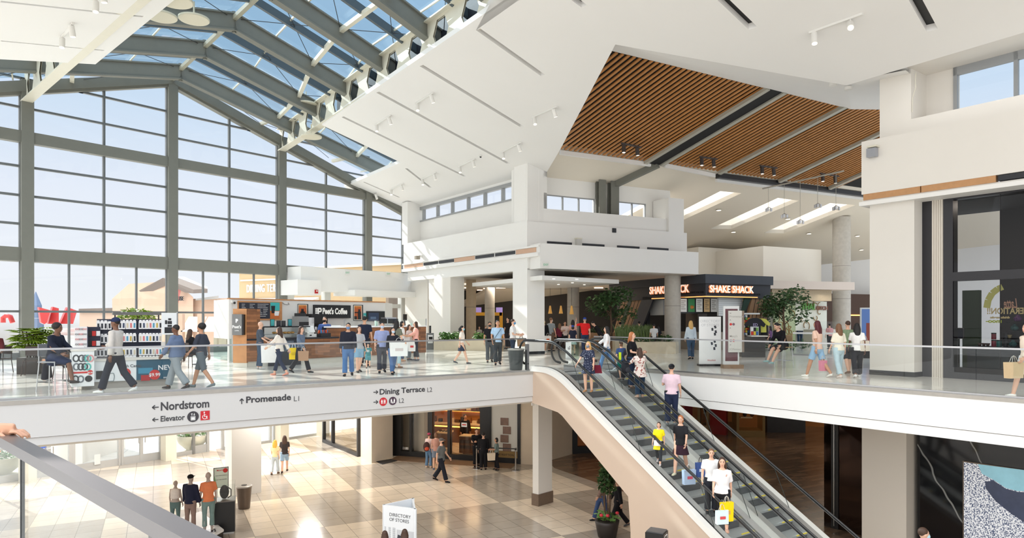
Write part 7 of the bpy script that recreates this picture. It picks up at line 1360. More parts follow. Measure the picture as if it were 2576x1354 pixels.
# ================================================================== PEOPLE
TS = bpy.data.scenes.new('modelling')                               # scratch scene, removed at the end
def fuse(mb, vox, it=4):
    """one continuous smooth surface from overlapping closed shapes"""
    me = bpy.data.meshes.new('fuse'); me.from_pydata(mb.v,[],mb.f); ob = bpy.data.objects.new('fuse',me); TS.collection.objects.link(ob)
    m = ob.modifiers.new('r','REMESH'); m.mode = 'VOXEL'; m.voxel_size = vox; m.use_smooth_shade = True
    s_ = ob.modifiers.new('s','SMOOTH'); s_.factor = .5; s_.iterations = it
    vl = TS.view_layers[0]; vl.update(); r = bpy.data.meshes.new_from_object(ob.evaluated_get(vl.depsgraph)); bpy.data.objects.remove(ob); bpy.data.meshes.remove(me); return r
def putmesh(me, name, m, parent):
    me.name = name; me.materials.clear(); me.materials.append(m); o = bpy.data.objects.new(name,me); C.objects.link(o); o.parent = parent; return o
def rx(v, a, c=(0,0,0)): c = Vector(c); return c+Matrix.Rotation(a,3,'X')@(Vector(v)-c)
CLOTH = {}
def cl(c, n=.12, sc=14): 
    k = 'cloth_%d_%d_%d'%c; return mat(k,c,.8,noise=n,scale=sc,spec=.2)
SKN = {'l':(222,176,150),'m':(196,146,116),'d':(120,82,62),'t':(206,158,128),'grey':(176,160,150)}
HRC = {'black':(24,20,20),'brown':(70,48,36),'blond':(206,164,98),'ginger':(170,104,60),'grey':(150,146,142),'maroon':(84,28,36),'lbrown':(120,84,58),'yellow':(230,176,70)}
R_ = math.radians
# legs: (thigh, knee) per side, arms: (swing, out, elbow, inward) per side; degrees
POSE = {'stand':(((2,3),(-2,4)),((4,9,12,0),(2,9,14,0))), 'walk':(((20,5),(-15,20)),((-18,7,16,0),(18,7,22,0))), 'walk2':(((-16,22),(21,4)),((16,7,24,0),(-16,7,14,0))), 'small':(((11,5),(-10,12)),((-8,8,14,0),(9,8,18,0))),
 'sit':(((82,84),(78,74)),((22,10,52,5),(24,10,48,5))), 'phone':(((3,4),(-4,8)),((14,12,88,22),(4,9,14,0))), 'hold':(((4,4),(-4,6)),((12,10,70,12),(14,10,74,12))), 'salute':(((12,4),(-10,12)),((70,62,112,35),(-10,12,14,0))), 'rail':(((4,10),(-2,4)),((30,20,30,0),(4,9,12,0))),'wave':(((2,3),(-2,4)),((50,30,100,30),(30,30,40,0)))}
def person(px, y0, y1, lab, rz=0., sex='m', pose='stand', top=((60,60,64),'short'), bot=('pants',(40,44,56)), shoes=(50,50,52), hair=('short','black'), skin='l', mask=None, hat=None, fat=1., z=5., lean=0., head=0., arms=None, legs=None, seat=None, vox=.021, pat=None, hgt=None, pos=None, name='person', cat='person', face_=True, extra=None, grp=None, apron=None, dy=0.):
    p = Vector(pos) if pos is not None else onz(px,y1,z); h = hgt or (y1-y0)/F*p.y
    k = h/1.75; fem = sex == 'f'; t = thing(name,lab,cat,p,rz,grp); t.scale = (k,k,k)
    lg, am = POSE[pose]; lg = legs or lg; am = arms or am; L_ = R_(lean); ZH = .92
    sw = .162 if fem else .188; hw = .1 if fem else .095; J = {}
    for i, s_ in enumerate((-1,1)):
        a, kb = R_(lg[i][0]), R_(lg[i][1]); hip = Vector((s_*hw,0,ZH)); kn_ = hip+Vector((s_*.01,-math.sin(a),-math.cos(a)))*.44; an = kn_+Vector((0,-math.sin(a-kb),-math.cos(a-kb)))*.42
        ft = R_(lg[i][2]) if len(lg[i]) > 2 else 0.; fd = Vector((s_*.15,-math.cos(min(0,a-kb)*.6+ft),math.sin(min(0,a-kb)*.6+ft))).normalized(); J['leg',s_] = (hip,kn_,an,fd)
        a, o_, e_, n_ = [R_(x) for x in am[i]]; sh = rx((s_*sw,0,1.415),L_,(0,0,ZH)); u = Vector((s_*math.sin(o_),-math.sin(a)*math.cos(o_),-math.cos(a)*math.cos(o_))); el = sh+rx(u,L_)*.29; f_ = Vector((s_*(math.sin(o_)*.4-math.sin(n_)),-math.sin(a+e_)*math.cos(n_),-math.cos(a+e_)*math.cos(n_))).normalized(); wr = el+rx(f_,L_)*.25; J['arm',s_] = (sh,el,wr,rx(f_,L_))
    low = min(J['leg',s_][2].z-.075+min(0,J['leg',s_][3].z*.16) for s_ in (-1,1)); dz = -low if seat is None else seat/k-ZH+.07
    T = lambda v: rx(v,L_,(0,0,ZH)); O = Vector((0,0,dz))
    rings = [(.80,.07,.05),(.86,.15,.115),(.95,.168 if fem else .158,.122),(1.07,.128 if fem else .142,.1),(1.2,.15 if fem else .165,.122 if fem else .118),(1.32,.165 if fem else .182,.118),(1.41,.155 if fem else .175,.095),(1.46,.09,.07),(1.5,.052,.055),(1.58,.05,.055)]
    rings = [(a,b*(fat if a < 1.4 else 1),c*(fat if a < 1.4 else 1)) for a, b, c in rings]
    def torso(mb, r, grow=0): mb.tube([T((0,.0 if z_ < 1.4 else -.01*(z_-1.4)*10,z_))+O for z_, _, _ in r],[(b+grow,c+grow) for _, b, c in r],14,True,(0,1,0))
    ft_ = 1+(fat-1)*.5
    def leg(mb, s_, to=1., grow=0., flare=0.):
        hip, kn_, an, fd = J['leg',s_]
        pts = [hip+Vector((0,0,.06)),hip.lerp(kn_,.35),kn_,kn_.lerp(an,.35),an]; rr = [.095*ft_,.088*ft_,.062*ft_,.06,.043]
        n = len(pts)
        if to < 1: 
            m_ = kn_.lerp(an,max(0,(to-.5)*2)) if to >= .5 else hip.lerp(kn_,to*2); r_m = (.07 if to >= .45 else .09)*ft_; pts = pts[:2 if to < .45 else 3]+[m_]; rr = rr[:2 if to < .45 else 3]+[r_m]
        mb.tube([q+O for q in pts],[r+grow+(flare if i > 1 else 0) for i, r in enumerate(rr)],10)
    def arm(mb, s_, to=1., grow=0.):
        sh, el, wr, f_ = J['arm',s_]; pts = [T((s_*sw*.45,0,1.425)),sh,sh.lerp(el,.5),el,el.lerp(wr,.45),wr]; rr = [.042,.052,.046,.039,.036,.026]
        if fem: rr = [r*.9 for r in rr]
        rr = [r*(1+(fat-1)*.5) for r in rr]
        if to < 1: c_ = 3 if to >= .5 else 2; pts = pts[:c_]+[sh.lerp(el,to*2) if to < .5 else el.lerp(wr,(to-.5)*2)]; rr = rr[:c_]+[.055 if to < .5 else .045]
        mb.tube([q+O for q in pts],[r+grow for r in rr],9)
    sk = mat('skin_'+skin,SKN[skin],.55,noise=.06,scale=10)
    B = MB(); torso(B,rings)
    for s_ in (-1,1):
        leg(B,s_); arm(B,s_); an, fd = J['leg',s_][2:]; B.tube([an+O+Vector((0,.03,-.02)),an+O-Vector((0,0,.045)),an+O+fd*.13-Vector((0,0,.055))],[.04,.042,.03],8)
    hc = Vector((0,-.015,1.635)); HR = Matrix.Rotation(R_(head),3,'Z')
    H = lambda v: T(hc+HR@Vector(v))+O
    def hball(mb, c, r, n=12, m=8):                                 # ball that follows the head
        i0 = len(mb.v); mb.ball(c,r,n,m); mb.v[i0:] = [tuple(H(q)) for q in mb.v[i0:]]
    hball(B,(0,.0,.015),(.076,.095,.1)); hball(B,(0,-.035,-.045),(.055,.06,.07)); 
    B.tube([H((0,-.085,.02)),H((0,-.112,-.018)),H((0,-.09,-.03))],[.01,.017,.012],6)
    for s_ in (-1,1): hball(B,(s_*.077,.01,-.005),(.014,.022,.032),6,5)
    me = fuse(B,vox); bm = bmesh.new(); bm.from_mesh(me); hm = MB()
    for s_ in (-1,1):                                               # hands: palm, four bent fingers, thumb from the side of the palm
        wr, f_ = J['arm',s_][2:]; sd = Vector((0,-1,0)) if abs(f_.y) < .7 else Vector((0,0,1)); sd = (sd-f_*sd.dot(f_)).normalized(); nr = f_.cross(sd)*(-s_); w0 = wr+O
        hm.tube([w0-f_*.02,w0+f_*.03,w0+f_*.085],[(.027,.02),(.04,.016),(.037,.012)],8,True,tuple(nr))
        for q, ln in ((-.028,.062),(-.01,.075),(.009,.07),(.027,.055)):
            b_ = w0+f_*.08+sd*(-q); c1_ = b_+f_*ln*.45-nr*.004; c2_ = c1_+f_*ln*.35-nr*.02; c3_ = c2_+f_*ln*.15-nr*.02; hm.tube([b_,c1_,c2_,c3_],[.009,.0085,.0078,.005],5)
        b_ = w0+f_*.025+sd*.03; hm.tube([b_,b_+f_*.03+sd*.025-nr*.012,b_+f_*.055+sd*.03-nr*.025],[.012,.0105,.007],5)
    hme = bpy.data.meshes.new('h'); hme.from_pydata(hm.v,[],hm.f); hme.shade_smooth(); bm.from_mesh(hme); bm.to_mesh(me); bm.free(); bpy.data.meshes.remove(hme)
    putmesh(me,'body',sk,t)
    # clothes
    tc_ = pat or cl(top[0]); S = MB(); lo = .88; slv = top[1]
    if len(top) > 2: lo = top[2]
    rg = [r for r in rings if r[0] > lo-.02 and r[0] < 1.47]; rg = [(lo,rg[0][1]+.012,rg[0][2]+.014)]+rg; torso(S,rg,.016)
    to = {'short':.38,'half':.46,'long':.96,'none':0}[slv]
    for s_ in (-1,1):
        if to: arm(S,s_,to,.012 if to < .6 else .02)
    if lo < .8:                                                     # dress: skirt part
        S.tube([Vector((0,0,.95))+O,Vector((0,.0,.8))+O,Vector((0,-.01,lo))+O],[(.18*fat,.135*fat),(.2*fat,.155*fat),(.24*fat,.19*fat)],16,True,(0,1,0))
    putmesh(fuse(S,vox),'shirt' if lo > .8 else 'dress',tc_,t)
    kind, bc = bot; Pm = MB()
    if kind != 'none':
        torso(Pm,[(.74,.07,.07),(.79,.115*fat,.095*fat),(.84,.15*fat,.115*fat),(.88,.16*fat,.125*fat),(.98,.15*fat,.115*fat)],.012)
        if kind == 'skirt': Pm.tube([Vector((0,0,.95))+O,Vector((0,0,.8))+O,Vector((0,0,.6))+O],[(.165,.125),(.2,.155),(.26,.2)],16,True,(0,1,0))
        else:
            for s_ in (-1,1): leg(Pm,s_,{'pants':.97,'jeans':.97,'leggings':.9,'shorts':.42,'long_shorts':.52}[kind],.004 if kind == 'leggings' else .014,.006 if kind == 'pants' else 0)
        putmesh(fuse(Pm,vox),'skirt' if kind == 'skirt' else ('shorts' if 'shorts' in kind else 'trousers'),cl(bc),t)
    if shoes:
        Sh = MB()
        for s_ in (-1,1):
            an, fd = J['leg',s_][2:]; a = an+O; Sh.tube([a+Vector((0,.045,-.045)),a-Vector((0,0,.04)),a+fd*.1-Vector((0,0,.048)),a+fd*.17-Vector((0,0,.055))],[(.04,.042),(.046,.045),(.046,.03),(.032,.02)],9,True,(0,0,1))
        Sh.build('shoes',cl(shoes,.05),t,True)
    st, hcol = hair; hcm = mat('hair_'+hcol,HRC[hcol],.6,noise=.3,scale=30)
    if st != 'bald':
        Hm = MB(); hball(Hm,(0,.018,.04),(.084,.094,.092))
        if st in ('long','wavy','pony'): 
            e_ = 1.25 if st == 'wavy' else 1; hball(Hm,(0,.05,-.03),(.085*e_,.065,.11))
            if st != 'pony': 
                Hm.tube([H((0,.05,0)),H((0,.085,-.13)),H((0,.1,-.28)),H((0,.1,-.4))],[(.085*e_,.05),(.1*e_,.05),(.085*e_,.04),(.05,.02)],10,True,(0,1,0))
                for s_ in (-1,1): Hm.tube([H((s_*.07,.0,.03)),H((s_*.088,.01,-.08)),H((s_*.09*e_,.02,-.2))],[.025,.028,.015],7)
            else: Hm.tube([H((0,.1,.03)),H((0,.15,-.03)),H((0,.13,-.22))],[.035,.035,.015],7)
        if st == 'curly': hball(Hm,(0,.03,.04),(.11,.11,.1))
        if st == 'bob': hball(Hm,(0,.035,-.03),(.095,.085,.12))
        putmesh(fuse(Hm,vox*.85,2),'hair',hcm,t)
    if hat:
        Hm = MB(); hball(Hm,(0,.01,.06),(.09,.103,.075)); Hm.tube([H((0,-.06,.062)),H((0,-.12,.055)),H((0,-.165,.045))],[(.075,.012),(.07,.01),(.04,.008)],10,True,(0,0,1)); Hm.build('cap',cl(hat,.05),t,True)
    if mask: Mk = MB(); hball(Mk,(0,-.055,-.045),(.062,.062,.058)); Mk.build('face_mask',cl(mask,.03),t,True)
    if face_:
        Fc = MB()
        for s_ in (-1,1): hball(Fc,(s_*.03,-.083,.012),(.012,.009,.007),6,4); hball(Fc,(s_*.03,-.087,.034),(.02,.007,.005),6,4)
        Fc.build('eyes_and_brows',mat('eye_dark',(40,30,28),.3),t,True)
        if not mask: Fc = MB(); hball(Fc,(0,-.088,-.06),(.024,.009,.008),8,4); Fc.build('lips',mat('lip_rose',(176,104,96),.5),t,True)
    if apron: A = MB(); torso(A,[(.7,.15,.02),(.95,.165,.03),(1.2,.12,.02),(1.35,.08,.01)],.0); a_ = A; a_.v = [(x,y-.125,z_) for x,y,z_ in a_.v]; a_.build('apron',cl(apron,.05),t,True)
    if extra: extra(t,J,O,H,T)
    return t
def bag(px, y, Y, w_, h_, c, lab, rz=0., m=None, soft=False, kind='shopping_bag', mark=None):
    """bag whose handles end at the point seen at (px, y)"""
    t = thing(kind,lab,'bag',at(px,y,Y),rz); b = MB(); hb = -.14
    b.hexa([(-w_*.46,-w_*.16,hb-h_),(w_*.46,-w_*.16,hb-h_),(w_*.46,w_*.16,hb-h_),(-w_*.46,w_*.16,hb-h_)],[(-w_/2,-w_*(.06 if soft else .17),hb),(w_/2,-w_*(.06 if soft else .17),hb),(w_/2,w_*(.06 if soft else .17),hb),(-w_/2,w_*(.06 if soft else .17),hb)])
    o = b.build('sack',m or cl(c,.06),t)
    for q in (-.03,.03): MB().tube([(-w_*.2,q,hb),(-w_*.1,q*.5,-.03),(0,0,0),(w_*.1,q*.5,-.03),(w_*.2,q,hb)],.006,5).build('handle',cl((200,196,190)) if max(c) > 150 else cl((60,50,44)),t)
    if mark: MB().box(-w_*.22,w_*.22,-w_*.172,-w_*.165,hb-h_*.62,hb-h_*.42).build('print',cl(mark,.02),o)
    return t
W_ = math.pi
RT, LF, AW, FW_ = W_/2, -W_/2, W_, 0.
NAV = (34,38,52); JEAN = (66,96,134); LJ = (140,176,190); BLK = (26,26,30); WHT = (238,238,236); GRY = (112,118,126)
# ---- left part, around the accessory kiosk
def chairseat(px, y1, lab, kind, rz, h=.46, z=5., m=None, grp=None, steel=CHROME):
    p = onz(px,y1,z); t = thing(kind,lab,'stool' if h > .6 else 'chair',p,rz,grp); w_ = .2; m = m or mat('seat_brown',(92,72,60),.5)
    MB().box(-w_,w_,-w_,w_,h-.03,h).build('seat',m,t)
    for sx in (-1,1):
        for sy in (-1,1): MB().tube([(sx*w_*.9,sy*w_*.9,h-.03),(sx*w_*1.1,sy*w_*1.1,0)],.012,6).build('leg',steel,t)
    MB().box(-w_,w_,w_-.02,w_,h+.12,h+.4).build('backrest',m,t)
    for sx in (-1,1): MB().tube([(sx*w_*.85,w_-.01,h-.02),(sx*w_*.85,w_-.01,h+.38)],.012,6).build('back_post',steel,t)
    if h > .6: MB().tube([(w_,w_,h*.35),(w_,-w_,h*.35),(-w_,-w_,h*.35),(-w_,w_,h*.35),(w_,w_,h*.35)],.008,5).build('foot_ring',steel,t)
    return t
chairseat(131,984,'chrome-legged stool carrying the seated man at the kiosk','bar_stool',RT,.7,m=mat('stool_grey',(150,152,156),.4),grp='bar stools')
q = onz(131,984,5); person(0,0,0,'person in dark hoodie and shorts sitting on the stool by the kiosk',RT,pose='sit',top=(NAV,'long'),bot=('long_shorts',(40,50,78)),shoes=(52,46,44),hair=('curly','black'),skin='d',pos=q+Vector((.02,0,0)),seat=.7,hgt=1.74,legs=((78,66),(70,54)),lean=8)
chairseat(165,960,'dark chair behind the kiosk carrying a second seated man','wooden_chair',LF,.46,m=mat('chair_dark',(60,46,42),.5),steel=mat('chair_dark',(60,46,42),.5),grp='dark wooden chairs')
q = onz(165,960,5); person(0,0,0,'person in dark hoodie bending over a phone behind the palm',LF+.3,pose='sit',top=((44,46,56),'long'),bot=('pants',(40,40,48)),hair=('short','black'),skin='m',pos=q,seat=.48,hgt=1.75,lean=16)
chairseat(80,945,'dark wooden chair at the palm planter','wooden_chair',.4,.46,m=mat('chair_dark',(60,46,42),.5),steel=mat('chair_dark',(60,46,42),.5),grp='dark wooden chairs')
chairseat(3,938,'dark wooden chair at the left edge of the picture','wooden_chair',-.3,.46,m=mat('chair_dark',(60,46,42),.5),steel=mat('chair_dark',(60,46,42),.5),grp='dark wooden chairs')
q = onz(-16,938,5); person(0,0,0,'person in dark red top cut by the left edge of the picture',.6,pose='sit',top=((96,40,44),'long'),pos=q,seat=.46,hgt=1.75,skin='d')
person(292,797,988,'person in white sweater and navy cap walking past the phone cases',LF,pose='walk2',top=((206,200,194),'long'),bot=('pants',(40,44,56)),shoes=WHT,hair=('short','black'),skin='d',hat=(44,52,84),arms=((24,8,48,10),(-8,8,14,0)))
person(443,816,979,'heavy-set person in blue-grey sweatshirt and pale trousers walking left',LF,pose='walk',top=((104,120,150),'long'),bot=('pants',(150,158,164)),shoes=(70,66,66),skin='d',fat=1.3)
person(507,812,975,'tall person in dark tee and grey shorts walking left',LF,pose='walk',top=((62,66,78),'half'),bot=('long_shorts',(96,106,114)),shoes=(120,130,134),skin='m',hair=('curly','black'))
chairseat(479,925,'dark wooden chair carrying the long-haired woman','wooden_chair',2.6,.46,m=mat('chair_dark',(60,46,42),.5),steel=mat('chair_dark',(60,46,42),.5),grp='dark wooden chairs')
q = onz(478,925,5); person(0,0,0,'person with long brown hair in black sitting with back to the bridge',2.6,'f',pose='sit',top=(BLK,'long'),hair=('long','brown'),pos=q,seat=.47,hgt=1.66)
# ---- customers at the coffee bar
person(654,811,929,'person in dark grey shirt and jeans with sunglasses on bald head at the coffee counter',RT+.4,pose='stand',top=((74,82,94),'half'),bot=('jeans',(60,78,100)),shoes=(200,200,200),hair=('bald','grey'),skin='l',arms=((14,8,40,10),(30,8,36,5)))
person(703,822,945,'person in cream sweater and navy leggings striding with a white shopping bag',LF-.2,'f','walk',((226,216,204),'long'),('leggings',(40,50,72)),(222,150,130),('long','brown'),arms=((-30,10,8,0),(28,8,30,0)))
bag(679,858,27.0 if False else onz(690,940,5).y-.2,.52,.52,(232,232,232),'large white shopping bag carried by the striding woman in cream',.3,soft=True)
person(757,820,938,'person in denim jacket and black trousers walking with a yellow bag',RT-.3,'f','walk2',((98,112,132),'long'),('pants',(36,38,46)),(40,44,50),('long','brown'))
Yb = onz(757,938,5).y; bag(738,864,Yb-.1,.26,.36,(240,206,40),'bright yellow bag held by the woman in the denim jacket',.4,soft=True,mark=(206,176,30)); bag(763,872,Yb-.25,.32,.3,(176,140,112),'brown paper bag held by the woman in the denim jacket',.3)
q = PK.p(PK.s(817,1.3),1.3,5); person(0,0,0,'barista in blue tee, black apron and black mask behind the coffee counter',.1,pose='hold',top=((72,98,158),'short'),hair=('short','brown'),mask=(24,26,30),apron=(32,36,52),pos=q,hgt=(EYE+(HY-799)/F*q.y)-5,vox=.018)
person(876,814,946,'person in navy jacket, blue mask and blue jeans walking along the bridge',.15,pose='small',top=((36,38,50),'long'),bot=('jeans',(70,108,156)),shoes=(28,30,38),mask=(110,140,180),skin='t',fat=1.15)
person(917,798,921,'tall person in dark polo standing with back turned at the counter',AW,pose='stand',top=((32,38,56),'short'),bot=('pants',(38,40,48)),skin='t')
person(903,822,937,'person in grey tee and light denim shorts behind the man in the navy jacket',.6,'f','small',((176,178,180),'short'),('shorts',(130,170,196)),(60,56,54),('long','brown'))
person(926,864,926,'small child in teal football shirt walking towards the camera',.2,'m','walk',((50,124,130),'short'),('shorts',(76,140,150)),(70,66,66),('bob','black'),skin='l',vox=.018,extra=lambda t,J,O,H,T: text('11','number',WSYM,Matrix.Translation(T((0,-.155,1.16))+O)@Matrix.Rotation(math.pi/2,4,'X'),0,0,0,.2,t,.004,.012,'CENTER'))
person(961,812,938,'person in lavender shirt and pale mask walking beside the woman with the white tote',.3,'m','small',((150,160,200),'half'),('pants',(60,62,72)),(40,40,44),mask=(190,206,226),skin='l')
person(988,823,941,'person in black jacket, pale blue mask and cropped jeans carrying a large white tote',.5,'f','walk',((40,42,50),'long'),('jeans',(74,104,148)),(30,32,36),('long','black'),mask=(190,210,226),arms=((-6,8,12,0),(20,30,70,0)))
bag(1003,850,onz(988,941,5).y-.1,.55,.42,(236,236,234),'large white tote carried by the woman in the black jacket',.35,mark=(206,196,194))
person(998,808,926,'person in olive top with long dark hair standing behind the white tote',AW-.5,'f','stand',((110,112,98),'short'),('leggings',(170,196,204)),(150,120,100),('long','black'))
person(1011,810,909,'person in white tee and dark denim with short black hair at the counter',RT,'f','hold',(WHT,'short'),('jeans',(60,78,110)),(196,150,120),('bob','black'),skin='t')
person(1046,811,908,'person in pink blouse and black leggings holding a white bag',LF+.2,'f','hold',((244,180,166),'long'),('leggings',(44,48,58)),(70,78,92),('long','brown'),arms=((14,8,66,5),(20,8,60,5)))
Yc = onz(1046,908,5).y; bag(1036,850,Yc-.15,.3,.4,(240,236,232),'white plastic bag with red mark hanging from the pink-bloused woman',.2,soft=True,mark=(206,70,70)); bag(1023,836,Yc-.1,.26,.4,(236,232,230),'white plastic bag held by the white-teed woman',.1,soft=True)
person(1029,818,906,'person in light top half hidden between the two women with white bags',RT-.4,'f','stand',((220,206,200),'short'),('pants',(120,132,140)),(60,60,66),('long','brown'))
# ---- around the corner column
person(1162,819,915,'person in cream top and navy skirt walking right in front of the planters',RT,'f','walk',((226,214,204),'short'),('skirt',(40,50,70)),(70,76,84),('pony','black'),mask=(150,206,220))
person(1232,811,912,'person in black tee and dark mask standing behind the man in the pale blue shirt',.1,'m','small',(BLK,'short'),('pants',(80,84,88)),(36,36,40),('short','black'),mask=(50,50,54),skin='m')
person(1252,807,918,'person in pale blue shirt with dark shoulder strap and charcoal trousers',.15,'m','small',((168,196,222),'short'),('pants',(62,66,70)),(40,40,44),('short','black'),skin='m',arms=((6,12,22,8),(6,9,16,0)),extra=lambda t,J,O,H,T: MB().bar(T((.12,-.145,1.42))+O,T((-.16,-.14,1.02))+O,.03,.012).build('shoulder_strap',cl((50,52,60)),t))
person(1290,805,912,'person in white tee and blue mask looking down with a paper bag',RT-.2,'m','hold',((236,234,232),'short'),('jeans',(48,58,76)),(60,60,64),('short','brown'),mask=(90,150,196))
bag(1311,843,onz(1290,912,5).y-.1,.3,.3,(150,118,90),'brown paper bag held by the man in the white tee',.2)
person(1368,806,886,'person in black hoodie and black shorts holding a white takeaway bag',.1,'m','phone',(BLK,'long'),('long_shorts',(34,34,38)),(210,210,210),('bob','black'),mask=(214,190,90))
bag(1378,838,onz(1368,886,5).y-.15,.34,.34,(236,236,234),'white takeaway bag with orange print held by the person in the black hoodie',.1,soft=True,mark=(226,96,50))
person(1386,801,884,'person in grey tee and brown trousers standing in the queue',2.4,'m','stand',((140,146,150),'short'),('pants',(104,86,72)),(60,60,60),('short','lbrown'),mask=(220,220,220))
person(1408,815,882,'person with long hair and maroon top in the queue',AW,'f','stand',((104,34,52),'long'),('pants',(30,30,34)),(30,30,34),('long','lbrown'))
person(1421,810,882,'person in floral shirt looking at a phone in the queue',.2,'m','phone',((206,190,180),'short'),('pants',(36,36,40)),(30,30,34),('short','black'),pat=mat('floral_pale',(206,186,178),.8,noise=.45,scale=22),skin='m')
person(1441,806,882,'person with long black hair and pink sleeves in the queue',AW,'f','stand',((222,176,164),'short'),('pants',(40,40,44)),(30,30,34),('long','black'))
person(1441,820,893,'person in navy tee, blue cap and pale skirt seen from behind',AW,'f','stand',((34,38,54),'short'),('skirt',(196,208,212)),(80,80,84),('bob','black'),hat=(52,84,170),fat=1.15)
person(1471,800,888,'person in bright red polo and blue cap raising an arm to the head',AW,'m','salute',((222,40,42),'short'),('jeans',(44,58,86)),(60,60,64),('short','grey'),hat=(40,66,150),fat=1.15,skin='l',arms=((-8,10,12,0),(60,68,118,30)))
person(1512,830,886,'person in black bending over a pushchair near the escalator',LF,'m','stand',((30,30,34),'long'),('pants',(40,40,44)),(60,60,60),lean=35,hgt=1.65)
for k, (px, y0, c, hc_, lab, sx) in enumerate(((1206,830,(196,190,186),'black','person in pale top sitting behind the planter','f'),(1222,822,(34,34,38),'black','person in black sitting deeper in the food court','m'),(1160,846,(226,222,214),'black','person in white sitting beside the planter','m'),(1143,822,(220,220,50),'brown','person in yellow far inside the food court','m'),(1560,812,(226,226,224),'black','person in white tee and black cap behind the reeds','m'),(1608,810,(30,30,34),'black','person in black standing at the burger counter','m'),(1645,816,(220,220,220),'black','person in white at the burger counter','m'),(1656,822,(36,36,40),'black','person in black leaning at the burger counter','f'),(1938,822,(110,80,120),'black','person in lilac top near the tree','f'),(1961,816,(120,50,46),'black','person in dark red near the tree','m'),(2087,816,(200,150,150),'black','person in pink at the Thai counter','m'),(1278,800,(40,36,36),'black','person in dark clothes beside the corner column','m'))):
    Yk = (41,44,40,46,36.5,36.2,34.6,34.8,36,36.5,38,38)[k]; q = at(px,800,Yk); q.z = 5; hh = max(1.2,EYE+(HY-y0)/F*Yk-5); person(0,0,0,lab,(AW if k in (4,5,6,7,10) else .5*k),sx,'stand',(c,'short'),('pants',(50,50,56)),(40,40,44),('long' if sx == 'f' else 'short',hc_),pos=q,hgt=hh,vox=.026,hat=(24,24,26) if k == 4 else None,face_=False)
# ---- escalators: n across, v up the slope
def rider(n, v, lab, h, **kw):
    kk = math.floor((16.30-v)/.4); z_ = 5-.231*kk if v < 16.25 else 5.015; q = ep(n,v,z_); return person(0,0,0,lab,pos=q,hgt=h,vox=.017,**kw)
ea = math.atan2(EE.y,EE.x)-math.pi/2                                # facing: 0 = down the slope towards the camera
def printmat(name, c1, c2, sc, lo):
    m = mat(name,c1,.8,spec=.2); t_ = m.node_tree; b_ = t_.nodes['Principled BSDF']; tc = N(t_,'ShaderNodeTexCoord'); nz = N(t_,'ShaderNodeTexNoise'); nz.inputs['Scale'].default_value = sc; nz.inputs['Detail'].default_value = 2
    r = N(t_,'ShaderNodeValToRGB'); r.color_ramp.elements[0].position = lo; r.color_ramp.elements[0].color = lin(c1); r.color_ramp.elements[1].position = lo+.04; r.color_ramp.elements[1].color = lin(c2)
    t_.links.new(tc.outputs['Object'],nz.inputs['Vector']); t_.links.new(nz.outputs['Fac'],r.inputs[0]); t_.links.new(r.outputs[0],b_.inputs['Base Color']); return m
FLORAL = printmat('floral_white_rust',(232,220,212),(150,70,62),16,.56); NPRT = printmat('navy_print',(40,46,68),(170,178,196),34,.6)
def onesc(px, y1, guess_n):                                        # slope position whose step is seen at (px, y1)
    best = None; v = 7.5
    while v < 17.2:
        z_ = 5-.231*max(0,(16.30-v)/.4-.5) if v < 16.25 else 5; k_ = (px-CX)/F; 
        n = (-EE.x*v+k_*EE.y*v)/(NE.x-k_*NE.y); Y_ = n*NE.y+v*EE.y; e_ = abs(HY-(z_-EYE)/Y_*F-y1)
        if best is None or e_ < best[0]: best = (e_,n,v,Y_)
        v += .05
    return best
def esc_person(px, y0, y1, lab, lo, hi, **kw):
    e_, n, v, Y_ = onesc(px,y1,0); n = min(hi,max(lo,n)); kk = math.floor((16.30-v)/.4); v = min(max(v,16.30-.4*kk+.1),16.30-.4*kk+.3) if v < 16.25 else v
    return rider(n,v,lab,min(1.95,max(1.0,(y1-y0)/F*Y_)),**kw)
lady = esc_person(1506,889,1016,'person with blond hair, grey mask and navy patterned dress leaning on the left escalator handrail',13.22,14.27,rz=-.45,sex='f',pose='rail',top=(NAV,'short',.62),bot=('none',NAV),shoes=(176,130,90),hair=('long','blond'),mask=(120,132,146),pat=NPRT,fat=1.08,arms=((2,26,34,-10),(4,9,10,0)))
t = thing('handbag','dark red handbag hanging beside the woman in the navy dress','bag',lady.location+Vector((.27,.12,.78))); MB().hexa([(-.15,-.04,-.24),(.15,-.04,-.24),(.15,.04,-.24),(-.15,.04,-.24)],[(-.1,-.025,0),(.1,-.025,0),(.1,.025,0),(-.1,.025,0)]).build('pouch',cl((110,30,48),.05),t); MB().tube([(-.09,0,-.02),(-.05,0,.16),(.05,0,.16),(.09,0,-.02)],.008,5).build('strap',cl((110,30,48),.05),t)
esc_person(1548,826,940,'person in white sweater and blue jeans stepping onto the right escalator top',14.95,15.95,rz=LF-.2,sex='f',pose='walk2',top=((240,238,238),'long'),bot=('jeans',(104,146,196)),shoes=(210,214,216),hair=('long','black'),arms=((20,8,50,5),(-10,10,30,0)))
esc_person(1566,888,985,'boy with black backpack and teal shorts on the right escalator',14.95,15.92,rz=AW+.4,pose='rail',top=((60,84,130),'short'),bot=('long_shorts',(30,130,120)),shoes=(90,80,76),hair=('short','brown'),arms=((40,20,20,0),(4,9,14,0)))
q = at(1573,922,20.2); t = thing('backpack','black backpack worn by the boy in teal shorts','backpack',q,.6); MB().ball((0,0,-.02),(.14,.1,.2),12,8).build('body',cl((38,40,46)),t,True); MB().ball((.02,-.09,-.1),(.1,.04,.09),10,6).build('pocket',cl((54,56,62)),t,True); MB().box(-.1,.1,-.1,-.07,.1,.13).build('strap',cl((54,56,62)),t)
